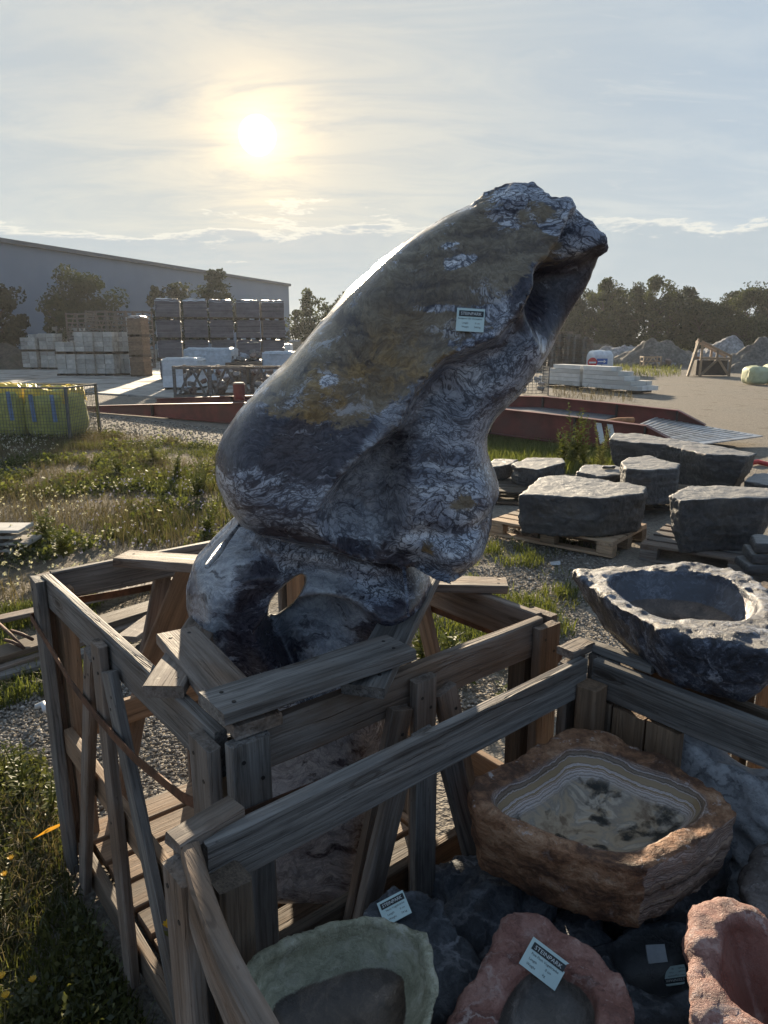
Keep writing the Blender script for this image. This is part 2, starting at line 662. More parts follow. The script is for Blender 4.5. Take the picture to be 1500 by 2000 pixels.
M_PRINTW = plain('white_print', (0.62, 0.66, 0.66), 0.5, 0, 0.05, 25, 0)
M_PAPER = plain('paper_scrap', (0.50, 0.52, 0.54), 0.8, 0, 0.1, 40, 0.2)
M_SIGNRED = plain('sign_red', (0.45, 0.02, 0.03), 0.4, 0, 0.1, 4, 0)
M_SIGNBLUE = plain('sign_blue', (0.03, 0.12, 0.42), 0.4, 0, 0.1, 4, 0)
M_SIGNWHITE = plain('sign_white', (0.8, 0.8, 0.8), 0.4, 0, 0.05, 4, 0)
M_HOSE = plain('red_hose', (0.50, 0.03, 0.03), 0.45, 0, 0.15, 9, 0.1)
M_ORANGE = plain('orange_timber', (0.34, 0.16, 0.065), 0.7, 0, 0.3, 12, 0.2)
M_CLAD = plain('blue_grey_cladding', (0.17, 0.225, 0.30), 0.6, 0, 0.05, 0.4, 0.0)
M_ROOFED = plain('dark_flashing', (0.07, 0.08, 0.095), 0.5, 0.2, 0.1, 1, 0)
M_BARK = plain('bark', (0.075, 0.06, 0.047), 0.9, 0, 0.3, 6, 0.4)
M_CANVAS = plain('dark_canvas', (0.045, 0.032, 0.026), 0.8, 0, 0.3, 5, 0.2)


def leaf_mat(name, c0, c1, trans=0.35):
    m = bpy.data.materials.new(name)
    m.use_nodes = True
    t = NT(m.node_tree)
    isl = t.n('NewGeometry').outputs['Random Per Island']
    rnd = t.n('ObjectInfo').outputs['Random']
    c = t.mix(isl, c0, c1)
    v = t.math('ADD', 0.8, t.math('MULTIPLY', rnd, 0.4))
    c = t.mix(1.0, c, t.n('CombineXYZ', X=v, Y=v, Z=v).outputs[0], 'MULTIPLY')
    d = t.n('BsdfDiffuse', Color=c)
    tr = t.n('BsdfTranslucent', Color=t.mix(1.0, c, (1.25, 1.25, 0.7), 'MULTIPLY'))
    gl = t.n('BsdfGlossy', Color=(0.5, 0.5, 0.5), Roughness=0.45)
    mx = t.n('MixShader', i0=trans, i1=d.outputs[0], i2=tr.outputs[0])
    mx2 = t.n('MixShader', i0=0.05, i1=mx.outputs[0], i2=gl.outputs[0])
    t.n('OutputMaterial', Surface=mx2.outputs[0])
    return m


M_LEAF_D = leaf_mat('dark_foliage', (0.016, 0.024, 0.012), (0.045, 0.055, 0.024), 0.28)
M_LEAF_M = leaf_mat('mid_foliage', (0.022, 0.032, 0.014), (0.065, 0.075, 0.028), 0.32)
M_GRASS = leaf_mat('meadow_grass', (0.05, 0.062, 0.018), (0.15, 0.155, 0.055), 0.42)
M_GRASSB = leaf_mat('bright_grass', (0.06, 0.078, 0.02), (0.155, 0.17, 0.05), 0.45)
M_DRY = leaf_mat('dry_grass', (0.085, 0.066, 0.038), (0.20, 0.165, 0.105), 0.25)
M_WEED = leaf_mat('weed_leaf', (0.045, 0.055, 0.022), (0.12, 0.125, 0.045), 0.4)
M_WEEDP = leaf_mat('pale_weed', (0.15, 0.17, 0.06), (0.26, 0.25, 0.11), 0.4)
M_FLOW = leaf_mat('white_flower', (0.42, 0.40, 0.34), (0.62, 0.60, 0.54), 0.3)
M_FLOWY = leaf_mat('yellow_flower', (0.60, 0.33, 0.02), (0.75, 0.45, 0.04), 0.3)
M_FLOWB = leaf_mat('lilac_flower', (0.22, 0.22, 0.42), (0.34, 0.33, 0.52), 0.3)
M_AUTUMN = leaf_mat('orange_leaf', (0.40, 0.19, 0.03), (0.45, 0.24, 0.05), 0.4)


def ground_fn(t, b):
    tc = t.n('TexCoord').outputs['Object']
    big = t.noise(tc, 0.22, 5, 0.6)
    mid = t.noise(tc, 1.7, 6, 0.62)
    fine = t.noise(tc, 28, 5, 0.6)
    peb = t.voro(tc, 42, 'F1')
    pebc = t.voro(tc, 42, 'F1', 'Color')
    peb2 = t.voro(tc, 95, 'F1')
    grv = t.mix(t.rng(fine, 0.3, 0.7), (0.125, 0.11, 0.092), (0.25, 0.225, 0.19))
    pv = t.n('SeparateColor', Color=pebc).outputs[0]
    grv = t.mix(t.math('MULTIPLY', t.rng(peb, 0.42, 0.25), 0.6), grv, t.ramp(pv, [(0.0, (0.10, 0.092, 0.082)), (0.6, (0.24, 0.22, 0.19)), (1.0, (0.38, 0.355, 0.32))]))
    soil = t.mix(t.rng(fine, 0.3, 0.7), (0.07, 0.056, 0.038), (0.14, 0.115, 0.078))
    gp_ = t.n('SeparateXYZ', Vector=t.vmath('ADD', tc, t.vmath('SCALE', t.vmath('SUBTRACT', t.noise(tc, 0.9, 5, 0.6, 0, 'Color'), (0.5, 0.5, 0.5)), scale=2.4)))
    mead = t.math('MULTIPLY', t.rng(gp_.outputs['X'], -0.6, -1.6), t.math('MULTIPLY', t.rng(gp_.outputs['Y'], 3.0, 4.5), t.rng(gp_.outputs['Y'], 14.0, 12.0)))
    c = t.mix(t.math('MAXIMUM', t.rng(mid, 0.56, 0.68), t.math('MULTIPLY', mead, t.rng(mid, 0.28, 0.48))), grv, soil)
    c = t.mix(t.math('MULTIPLY', t.rng(big, 0.35, 0.65), 0.30), c, (0.24, 0.20, 0.155))
    t.set(b, 'Base Color', c)
    t.set(b, 'Roughness', 0.95)
    t.set(b, 'Specular IOR Level', 0.2)
    h = t.math('ADD', t.math('MULTIPLY', t.math('SUBTRACT', 0.5, peb), 0.8), t.math('ADD', t.math('MULTIPLY', fine, 0.6), t.math('MULTIPLY', t.math('SUBTRACT', 0.5, peb2), 0.35)))
    h = t.math('ADD', h, t.math('MULTIPLY', mid, 1.5))
    bump(t, b, h, 0.8, 0.02)


M_GROUND = mat('gravel_ground', ground_fn)


def slate_fn(t, b):
    tc = t.n('TexCoord').outputs['Object']
    rnd = t.n('ObjectInfo').outputs['Random']
    off = t.vmath('ADD', tc, t.vmath('SCALE', (7.3, 3.1, 5.7), scale=rnd))
    lay = t.noise(t.map(off, scale=(3.0, 3.0, 9.0)), 1.2, 9, 0.70, 0.5)
    n1 = t.noise(off, 16, 8, 0.68)
    pat = t.noise(off, 2.2, 4, 0.55)
    c = t.ramp(lay, [(0.32, (0.030, 0.031, 0.034)), (0.52, (0.070, 0.070, 0.072)), (0.70, (0.135, 0.13, 0.125))])
    c = t.mix(t.math('MULTIPLY', t.rng(pat, 0.5, 0.68), 0.45), c, (0.115, 0.10, 0.078))
    nz = t.n('SeparateXYZ', Vector=t.n('TexCoord').outputs['Normal']).outputs['Z']
    c = t.mix(t.math('MULTIPLY', t.rng(nz, 0.75, 0.95), 0.7), c, (0.25, 0.245, 0.24))   # low sun on level faces, painted in as a paler tone
    t.set(b, 'Base Color', c)
    t.set(b, 'Roughness', t.rng(n1, 0.3, 0.7, 0.5, 0.75))
    h = t.math('ADD', t.math('MULTIPLY', lay, 0.8), t.math('MULTIPLY', n1, 0.7))
    bump(t, b, h, 0.9, 0.03)


M_SLATE = mat('slate', slate_fn)


def sculpt_fn(t, b):
    tc = t.n('TexCoord').outputs['Object']
    half = (0.5, 0.5, 0.5)
    w1 = t.vmath('SCALE', t.vmath('SUBTRACT', t.noise(tc, 2.6, 3, 0.5, 0, 'Color'), half), scale=0.30)
    p = t.vmath('ADD', tc, w1)
    w2 = t.vmath('SCALE', t.vmath('SUBTRACT', t.noise(p, 8, 4, 0.6, 0, 'Color'), half), scale=0.11)
    p2 = t.vmath('ADD', p, w2)
    w3 = t.vmath('SCALE', t.vmath('SUBTRACT', t.noise(p2, 40, 4, 0.65, 0, 'Color'), half), scale=0.030)
    p3 = t.vmath('ADD', p2, w3)
    # the bedding of the stone dips to the lower left
    st = t.map(p3, rot=(0, R(40), 0), scale=(1.0, 1.2, 1.9))
    e1 = t.voro(st, 30, 'DISTANCE_TO_EDGE')
    e2 = t.voro(t.map(p3, loc=(2, 5, 1), rot=(0, R(15), 0), scale=(1.0, 1.0, 1.5)), 70, 'DISTANCE_TO_EDGE')
    cc = t.n('SeparateColor', Color=t.voro(st, 30, 'F1', 'Color')).outputs[0]
    cloud = t.math('ADD', t.math('MULTIPLY', t.noise(p, 3.4, 5, 0.6), 0.45), t.math('MULTIPLY', t.noise(t.map(p2, rot=(0, R(40), 0), scale=(1.0, 1.6, 4.2)), 5.5, 8, 0.66, 0.2), 0.55))
    fine = t.noise(st, 60, 5, 0.68)
    strk = t.noise(t.map(p3, rot=(0, R(-25), 0), scale=(9, 20, 60)), 1.0, 5, 0.66, 0.4)
    plainz = t.attr('plain')
    lightc = t.ramp(cloud, [(0.34, (0.05, 0.056, 0.085)), (0.42, (0.16, 0.18, 0.235)), (0.48, (0.34, 0.37, 0.44)), (0.55, (0.58, 0.615, 0.68)), (0.64, (0.78, 0.80, 0.84))])
    lightc = t.mix(t.math('MULTIPLY', t.rng(cc, 0.2, 0.9), 0.18), lightc, (0.52, 0.55, 0.60))
    lightc = t.mix(t.math('MULTIPLY', t.rng(fine, 0.54, 0.32), 0.5), lightc, (0.055, 0.058, 0.082))
    lightc = t.mix(t.math('MULTIPLY', plainz, 0.6), lightc, t.mix(t.rng(strk, 0.4, 0.64), (0.16, 0.165, 0.175), (0.40, 0.405, 0.40)))
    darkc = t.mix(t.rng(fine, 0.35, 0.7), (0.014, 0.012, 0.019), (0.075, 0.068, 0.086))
    # veins whose width swells and pinches
    wd1 = t.rng(t.noise(p, 5.2, 5, 0.62), 0.36, 0.68, 0.022, 0.19, False)
    wd2 = t.rng(t.noise(t.vmath('ADD', p, (4, 2, 7)), 6.5, 5, 0.62), 0.40, 0.68, 0.012, 0.22, False)
    v1 = t.rng(t.math('DIVIDE', e1, wd1), 1.0, 0.25)
    v2 = t.rng(t.math('DIVIDE', e2, wd2), 1.0, 0.2)
    veins = t.math('MAXIMUM', t.math('MULTIPLY', v1, 0.84), t.math('MULTIPLY', v2, 0.66))
    veins = t.math('MULTIPLY', veins, t.math('SUBTRACT', 1.0, t.math('MULTIPLY', plainz, 0.72)))
    c = t.mix(veins, lightc, (0.020, 0.019, 0.030))
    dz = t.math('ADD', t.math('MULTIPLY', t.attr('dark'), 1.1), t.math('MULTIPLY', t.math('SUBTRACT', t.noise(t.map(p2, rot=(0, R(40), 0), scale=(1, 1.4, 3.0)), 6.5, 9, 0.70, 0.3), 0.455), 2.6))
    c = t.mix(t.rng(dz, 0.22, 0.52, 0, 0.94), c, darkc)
    ws = t.rng(strk, 0.60, 0.68)
    c = t.mix(t.math('MULTIPLY', ws, t.math('MULTIPLY', 0.5, t.math('SUBTRACT', 1.0, plainz))), c, (0.42, 0.44, 0.50))
    # ochre crust
    pm = t.vmath('ADD', tc, t.vmath('SCALE', w1, scale=0.35))
    pm = t.vmath('ADD', pm, t.vmath('SCALE', w2, scale=0.35))
    pm = t.vmath('ADD', pm, w3)
    bandn = t.noise(t.map(pm, rot=(0, R(35), 0), scale=(1.6, 3, 3.6)), 5.0, 10, 0.72, 0.2)
    oz = t.math('ADD', t.attr('ochre'), t.math('MULTIPLY', t.math('SUBTRACT', bandn, 0.5), 2.6))
    on = t.noise(t.map(pm, rot=(0, R(30), 0), scale=(2.0, 7, 15)), 1.8, 10, 0.74, 0.2)
    och = t.ramp(on, [(0.30, (0.035, 0.027, 0.024)), (0.42, (0.11, 0.083, 0.058)), (0.50, (0.185, 0.148, 0.098)), (0.60, (0.25, 0.21, 0.145)), (0.75, (0.34, 0.31, 0.25))])
    och = t.mix(t.math('MULTIPLY', t.rng(fine, 0.58, 0.36), 0.5), och, (0.06, 0.048, 0.038))
    yel = t.rng(t.noise(pm, 9, 8, 0.70), 0.47, 0.60)
    och = t.mix(t.math('MULTIPLY', yel, t.math('MULTIPLY', t.attr('yellow'), 0.85)), och, t.mix(t.rng(fine, 0.3, 0.7), (0.15, 0.09, 0.028), (0.38, 0.26, 0.10)))
    blk = t.rng(t.noise(t.vmath('ADD', pm, (9, 1, 3)), 10, 9, 0.74, 0.2), 0.57, 0.64)
    och = t.mix(t.math('MULTIPLY', blk, t.math('ADD', 0.45, t.math('MULTIPLY', t.attr('yellow'), 0.4))), och, (0.026, 0.023, 0.03))
    wp = t.rng(t.noise(t.map(pm, rot=(0, R(28), 0), scale=(1, 1.5, 2.4)), 4.6, 9, 0.72, 0.2), 0.56, 0.64)
    och = t.mix(t.math('MULTIPLY', wp, 0.8), och, t.mix(v2, (0.42, 0.435, 0.465), (0.04, 0.038, 0.055)))
    c = t.mix(t.rng(oz, 0.40, 0.56, 0, 0.95), c, och)
    t.set(b, 'Base Color', c)
    rg = t.math('ADD', t.rng(t.noise(p, 14, 5, 0.6), 0.3, 0.7, 0.20, 0.36), t.math('MULTIPLY', t.attr('rough'), 0.5))
    t.set(b, 'Roughness', rg)
    t.set(b, 'Specular IOR Level', 0.38)
    hb = t.math('ADD', t.math('MULTIPLY', t.noise(p, 34, 6, 0.65), 0.3), t.math('MULTIPLY', t.attr('rough'), t.math('MULTIPLY', t.noise(p2, 26, 7, 0.7), 2.0)))
    bump(t, b, hb, 0.35, 0.02)


M_SCULPT = mat('polished_breccia_marble', sculpt_fn)


def rockmat(name, stops, scale=6.0, vein=None, vscale=14, fleck=None, rough=0.65, stretch=(1, 1, 1), srot=(0, 0, 0), cav=None, cav_amt=0.7, floor=None, bmp=0.6, sss=0.0):
    def fn(t, b):
        tc = t.n('TexCoord').outputs['Object']
        wv = t.vmath('SCALE', t.vmath('SUBTRACT', t.noise(tc, 9, 6, 0.65, 0, 'Color'), (0.5, 0.5, 0.5)), scale=0.14)
        p = t.vmath('ADD', tc, wv)
        st = t.map(p, rot=srot, scale=stretch)
        n1 = t.noise(st, scale, 10, 0.70, 0.5)
        nf = t.noise(p, 75, 6, 0.72)
        c = t.ramp(t.math('ADD', n1, t.math('MULTIPLY', t.math('SUBTRACT', nf, 0.5), 0.38)), stops)
        grit = t.rng(nf, 0.50, 0.30)
        c = t.mix(t.math('MULTIPLY', grit, t.math('SUBTRACT', 0.5, t.math('MULTIPLY', t.attr('cav'), 0.3))), c, t.mix(1.0, c, (0.35, 0.33, 0.33), 'MULTIPLY'))
        if vein:
            e = t.voro(st, vscale, 'DISTANCE_TO_EDGE')
            thick = t.rng(t.noise(p, 9, 5, 0.6), 0.42, 0.66)
            c = t.mix(t.math('MULTIPLY', t.rng(e, 0.10, 0.008), t.math('MULTIPLY', thick, 0.8)), c, vein)
        if fleck:
            f = t.noise(st, scale * 7, 5, 0.7)
            c = t.mix(t.math('MULTIPLY', t.rng(f, 0.58, 0.72), 0.8), c, fleck)
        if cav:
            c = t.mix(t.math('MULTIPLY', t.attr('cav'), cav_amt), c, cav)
        if floor:
            fz = t.math('ADD', t.attr('floor'), t.math('MULTIPLY', t.math('SUBTRACT', t.noise(p, 12, 6, 0.65), 0.5), 1.4))
            dirt = t.ramp(t.noise(p, 16, 9, 0.74), [(0.34, tuple(x * 0.45 for x in floor)), (0.5, floor), (0.62, tuple(x * 1.9 for x in floor)), (0.72, tuple(min(1, x * 4.5 + 0.05) for x in floor))])
            c = t.mix(t.rng(fz, 0.5, 0.72), c, dirt)
        t.set(b, 'Base Color', c)
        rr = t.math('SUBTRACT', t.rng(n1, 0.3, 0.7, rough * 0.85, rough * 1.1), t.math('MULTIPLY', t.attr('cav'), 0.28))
        t.set(b, 'Roughness', rr)
        if sss:
            t.set(b, 'Subsurface Weight', sss)
            t.set(b, 'Subsurface Radius', (0.02, 0.025, 0.015))
        hh = t.math('MULTIPLY', t.math('ADD', t.noise(p, 45, 6, 0.7), t.math('MULTIPLY', n1, 0.6)), t.math('SUBTRACT', 1.0, t.math('MULTIPLY', t.attr('cav'), 0.8)))
        bump(t, b, hh, bmp * 1.3, 0.012)
    return mat(name, fn)


def onyx_fn(t, b):
    tc = t.n('TexCoord').outputs['Object']
    wv = t.vmath('SCALE', t.vmath('SUBTRACT', t.noise(tc, 9, 4, 0.55, 0, 'Color'), (0.5, 0.5, 0.5)), scale=0.05)
    p = t.vmath('ADD', tc, wv)
    sx = t.n('SeparateXYZ', Vector=p)
    nn = t.n('SeparateXYZ', Vector=t.n('TexCoord').outputs['Normal'])
    # layers follow the hollow
    lay = t.math('ADD', t.attr('layer'), t.math('MULTIPLY', t.math('SUBTRACT', t.noise(p, 13, 7, 0.66), 0.5), 0.020))
    b1 = t.noise(t.n('CombineXYZ', X=t.math('MULTIPLY', lay, 120.0), Y=0.3, Z=0.7).outputs[0], 1.0, 3, 0.65)
    b1 = t.math('ADD', 0.5, t.math('MULTIPLY', t.math('SUBTRACT', b1, 0.5), 1.7))
    bands = t.ramp(b1, [(0.28, (0.035, 0.026, 0.018)), (0.38, (0.17, 0.12, 0.085)), (0.44, (0.50, 0.42, 0.38)), (0.485, (0.075, 0.05, 0.05)), (0.53, (0.58, 0.51, 0.49)), (0.60, (0.34, 0.25, 0.20)), (0.66, (0.10, 0.065, 0.035)), (0.74, (0.26, 0.18, 0.10))])
    rust = t.ramp(t.noise(t.map(p, scale=(1, 1, 2.2)), 9, 10, 0.74, 0.4), [(0.3, (0.030, 0.018, 0.010)), (0.43, (0.095, 0.042, 0.022)), (0.52, (0.25, 0.12, 0.06)), (0.61, (0.40, 0.235, 0.14)), (0.74, (0.58, 0.47, 0.40))])
    rust = t.mix(t.math('MULTIPLY', t.rng(t.noise(p, 80, 5, 0.7), 0.5, 0.32), 0.5), rust, (0.05, 0.026, 0.014))
    rust = t.mix(t.math('MULTIPLY', t.rng(t.noise(p, 30, 8, 0.75), 0.58, 0.66), t.rng(nn.outputs['Z'], 0.2, 0.8, 0.25, 0.8)), rust, (0.48, 0.42, 0.40))
    # banded end face
    endm = t.math('MULTIPLY', t.rng(t.math('ADD', nn.outputs['X'], t.math('MULTIPLY', t.math('SUBTRACT', t.noise(p, 9, 5, 0.65), 0.5), 1.2)), 0.12, 0.30), t.rng(nn.outputs['Z'], 0.75, 0.5))
    lay2 = t.math('ADD', sx.outputs['Z'], t.math('MULTIPLY', t.noise(p, 5, 4, 0.6), 0.09))
    b2 = t.noise(t.n('CombineXYZ', X=t.math('MULTIPLY', lay2, 85.0), Y=1.3, Z=0.7).outputs[0], 1.0, 3, 0.6)
    b2 = t.math('ADD', 0.5, t.math('MULTIPLY', t.math('SUBTRACT', b2, 0.5), 1.7))
    ends = t.ramp(b2, [(0.3, (0.06, 0.04, 0.032)), (0.43, (0.24, 0.16, 0.12)), (0.50, (0.44, 0.35, 0.31)), (0.56, (0.12, 0.075, 0.06)), (0.64, (0.40, 0.30, 0.25)), (0.8, (0.46, 0.34, 0.22))])
    out = t.mix(t.math('MULTIPLY', endm, 0.85), rust, ends)
    fl = t.ramp(t.noise(p, 13, 6, 0.62, 0.8), [(0.34, (0.14, 0.088, 0.05)), (0.46, (0.34, 0.26, 0.175)), (0.54, (0.22, 0.185, 0.15)), (0.60, (0.40, 0.34, 0.27)), (0.70, (0.36, 0.24, 0.13))])
    inn = t.mix(t.attr('floor'), bands, fl)
    moss = t.math('MULTIPLY', t.attr('floor'), t.rng(t.noise(t.map(p, loc=(3.15, 0.1, 0)), 13, 8, 0.60, 0.0), 0.52, 0.62))
    inn = t.mix(moss, inn, (0.016, 0.015, 0.012))
    c = t.mix(t.attr('cav'), out, inn)
    t.set(b, 'Base Color', c)
    t.set(b, 'Roughness', t.math('SUBTRACT', 0.72, t.math('MULTIPLY', t.math('SUBTRACT', t.attr('cav'), moss), 0.35)))
    hh = t.math('MULTIPLY', t.noise(p, 40, 6, 0.7), t.math('SUBTRACT', 1.0, t.math('MULTIPLY', t.attr('cav'), 0.85)))
    bump(t, b, t.math('ADD', hh, t.math('MULTIPLY', moss, 0.3)), 1.0, 0.015)


M_ONYX = mat('banded_onyx', onyx_fn)
M_DKMARBLE = rockmat('dark_veined_marble', [(0.40, (0.014, 0.017, 0.026)), (0.52, (0.05, 0.06, 0.088)), (0.60, (0.20, 0.225, 0.28)), (0.74, (0.50, 0.53, 0.58))], 6.0, (0.02, 0.02, 0.03), 20, None, 0.5, (1.2, 7.0, 2.4), (0.2, 0.3, R(58)), (0.10, 0.10, 0.115), 0.55, (0.085, 0.060, 0.046))
M_GREENONYX = rockmat('green_onyx', [(0.3, (0.11, 0.108, 0.072)), (0.44, (0.23, 0.228, 0.16)), (0.56, (0.36, 0.355, 0.26)), (0.70, (0.58, 0.57, 0.48))], 5.0, (0.46, 0.45, 0.40), 9, (0.42, 0.41, 0.34), 0.42, (1, 1, 2.6), (0, 0, 0), (0.17, 0.165, 0.12), 0.25, (0.070, 0.050, 0.036))
M_PINK = rockmat('pink_marble', [(0.32, (0.085, 0.032, 0.026)), (0.48, (0.21, 0.092, 0.072)), (0.62, (0.32, 0.175, 0.145)), (0.78, (0.46, 0.33, 0.29))], 8.0, (0.44, 0.36, 0.34), 15, (0.42, 0.34, 0.32), 0.6, (1, 1.7, 1), (0, 0, 0.6), (0.20, 0.10, 0.08), 0.3, (0.075, 0.062, 0.054))
M_RED_MARBLE = rockmat('rose_marble', [(0.30, (0.14, 0.055, 0.042)), (0.48, (0.27, 0.125, 0.10)), (0.62, (0.38, 0.22, 0.185)), (0.78, (0.52, 0.40, 0.36))], 8.0, (0.5, 0.40, 0.38), 18, (0.12, 0.06, 0.06), 0.6, (1, 2.4, 1), (0, 0, -0.5), (0.19, 0.075, 0.055), 0.55, None)
M_BLACKROCK = rockmat('black_marble_rough', [(0.3, (0.018, 0.020, 0.026)), (0.48, (0.055, 0.062, 0.074)), (0.60, (0.11, 0.12, 0.14)), (0.70, (0.36, 0.37, 0.40))], 6.0, (0.26, 0.27, 0.30), 12, None, 0.6, (1, 1.3, 1), (0, 0, 0.4), (0.022, 0.020, 0.019), 0.8, None)
M_GREYROCK = rockmat('grey_rose_rock', [(0.3, (0.06, 0.05, 0.048)), (0.5, (0.16, 0.135, 0.125)), (0.68, (0.30, 0.265, 0.25)), (0.82, (0.45, 0.43, 0.42))], 9.0, (0.06, 0.05, 0.05), 18, (0.4, 0.38, 0.37), 0.7)
M_WHITEMARBLE = rockmat('white_veined_marble', [(0.28, (0.06, 0.065, 0.08)), (0.40, (0.28, 0.29, 0.32)), (0.52, (0.48, 0.485, 0.505)), (0.7, (0.62, 0.62, 0.63))], 7.0, (0.045, 0.048, 0.06), 13, None, 0.5)
M_RUBBLE = rockmat('rubble_stone', [(0.3, (0.11, 0.10, 0.09)), (0.5, (0.22, 0.20, 0.185)), (0.7, (0.38, 0.36, 0.34))], 5.0)
M_RUBBLER = rockmat('reddish_rubble', [(0.3, (0.09, 0.06, 0.05)), (0.5, (0.18, 0.115, 0.09)), (0.7, (0.33, 0.25, 0.21))], 5.0)
M_HEAP = plain('gravel_heap', (0.155, 0.145, 0.13), 0.95, 0, 0.35, 6, 0.6, (0.10, 0.09, 0.08), spec=0.2)
M_HEAPL = plain('pale_rubble_heap', (0.27, 0.265, 0.265), 0.95, 0, 0.4, 5, 0.6, (0.16, 0.155, 0.15), spec=0.2)
M_HEAPD = plain('dark_heap', (0.085, 0.072, 0.058), 0.95, 0, 0.3, 5, 0.6, (0.06, 0.06, 0.045), spec=0.2)
M_TAN = plain('tan_stone', (0.40, 0.335, 0.25), 0.85, 0, 0.2, 6, 0.2)

# ------------------------------------------------------------------ the ground
def axis(lo, hi, mid_lo, mid_hi, fine, n_out):
    a = np.linspace(lo, mid_lo, n_out, endpoint=False)
    m = np.arange(mid_lo, mid_hi, fine)
    b = np.linspace(mid_hi, hi, n_out)
    return np.concatenate([a, m, b])


gx = axis(-420, 420, -7, 8, 0.12, 34)
gy = axis(-60, 900, -1, 13, 0.12, 44)
GX, GY = np.meshgrid(gx, gy, indexing='ij')
P3 = np.stack([GX, GY, GX * 0], -1)
near = np.exp(-((GX / 9) ** 2 + ((GY - 6) / 9) ** 2))
GZ = -0.012 + near * (0.018 * fbm(P3 * 1.3, 3, 3) + 0.008 * fbm(P3 * 5, 2, 9)) - 0.01
V = np.stack([GX, GY, GZ], -1).reshape(-1, 3)
ii = np.arange(len(gx) * len(gy)).reshape(len(gx), len(gy))
F4 = np.stack([ii[:-1, :-1], ii[1:, :-1], ii[1:, 1:], ii[:-1, 1:]], -1).reshape(-1, 4)
ground = obj('ground', mesh_np('ground', V, F4, True), M_GROUND)
tag(ground, kind='structure')


def ground_z(x, y):
    return -0.022 + 0 * x


# concrete yard of slabs with open joints
yard = thing('concrete_yard', None, None)
tag(yard, kind='structure')
mb = MB()
mb.box((0, 0, 0), (2.94, 1.94, 0.10))
slab_me = mb.mesh('slab')
yaw = R(-33)
o0 = G(60, 745)
ca, sa = math.cos(yaw), math.sin(yaw)
cnt = 0
for i in range(-9, 9):
    for j in range(-7, 11):
        x = o0.x + ca * i * 3.0 - sa * j * 2.0
        y = o0.y + sa * i * 3.0 + ca * j * 2.0
        a, bb = to_px(x, y, 0)
        if y < 17 or y > 60 or a < -160 or a > 620 or (y < 19.2 - 0.62 * (x + 8.2) + 3.6):
            continue
        if x > -2.5:
            continue
        s = obj('slab', slab_me, M_CONC, yard, Matrix.Translation((x, y, -0.03 + random.uniform(-0.012, 0.012))) @ Matrix.Rotation(yaw + random.uniform(-.004, .004), 4, 'Z') @ Matrix.Rotation(random.uniform(-.004, .004), 4, 'X'))
        cnt += 1

# ------------------------------------------------------------------ warehouse
wa, wb = Vector((-12.8, 100.0, 0)), Vector((-31.5, 47.0, 0))
wdir = (wb - wa).normalized()
wn = Vector((-wdir.y, wdir.x, 0))
if wn.y > 0: wn = -wn
WH = CAM_H + (664 - 566) / FPX * 100 / cp * 0.985
ware = thing('warehouse', 'long flat-roofed blue-grey warehouse behind the trees on the left', 'building', wa)
wl = (wb - wa).length + 14
back = -wn * 40
mb = MB()
poly = [wa, wa + wdir * wl, wa + wdir * wl + back, wa + back]
mb.v = [tuple(Vector((p.x, p.y, 0)) - wa) for p in poly] + [tuple(Vector((p.x, p.y, WH)) - wa) for p in poly]
mb.f = [(0, 1, 5, 4), (1, 2, 6, 5), (2, 3, 7, 6), (3, 0, 4, 7), (4, 5, 6, 7)]
local('wall', mb.mesh('wall'), M_CLAD, ware)
mb = MB()
mb.bar(Vector((0, 0, WH)) - wdir * 0.12 + wn * .06, wdir * wl + Vector((0, 0, WH)) + wn * .06, 0.5, 0.32, (0, 0, 1))
local('roof_flashing', mb.mesh('flash'), M_ROOFED, ware)
mb = MB()
mb.bar(wn * 0.05 + Vector((0, 0, 0.45)), wdir * wl + wn * 0.05 + Vector((0, 0, 0.45)), 0.12, 0.9, (0, 0, 1))
local('plinth', mb.mesh('plinth'), M_CONC, ware)

# ------------------------------------------------------------------ trees


def leaf_cards(cent, size, rng, flat=0.35):
    n = len(cent)
    u = rng.normal(size=(n, 3))
    u /= np.linalg.norm(u, axis=1, keepdims=True)
    v = rng.normal(size=(n, 3))
    v -= u * (u * v).sum(1, keepdims=True)
    v /= np.linalg.norm(v, axis=1, keepdims=True)
    s = (size * rng.uniform(0.55, 1.3, n))[:, None]
    a = cent - u * s * 0.5
    c = cent + u * s * 0.5
    b = cent + v * s * 0.30 + np.cross(u, v) * s * 0.12
    d = cent - v * s * 0.30 + np.cross(u, v) * s * 0.12
    V = np.stack([a, b, c, d], 1).reshape(-1, 3)
    F = np.arange(4 * n).reshape(n, 4)
    return V, F


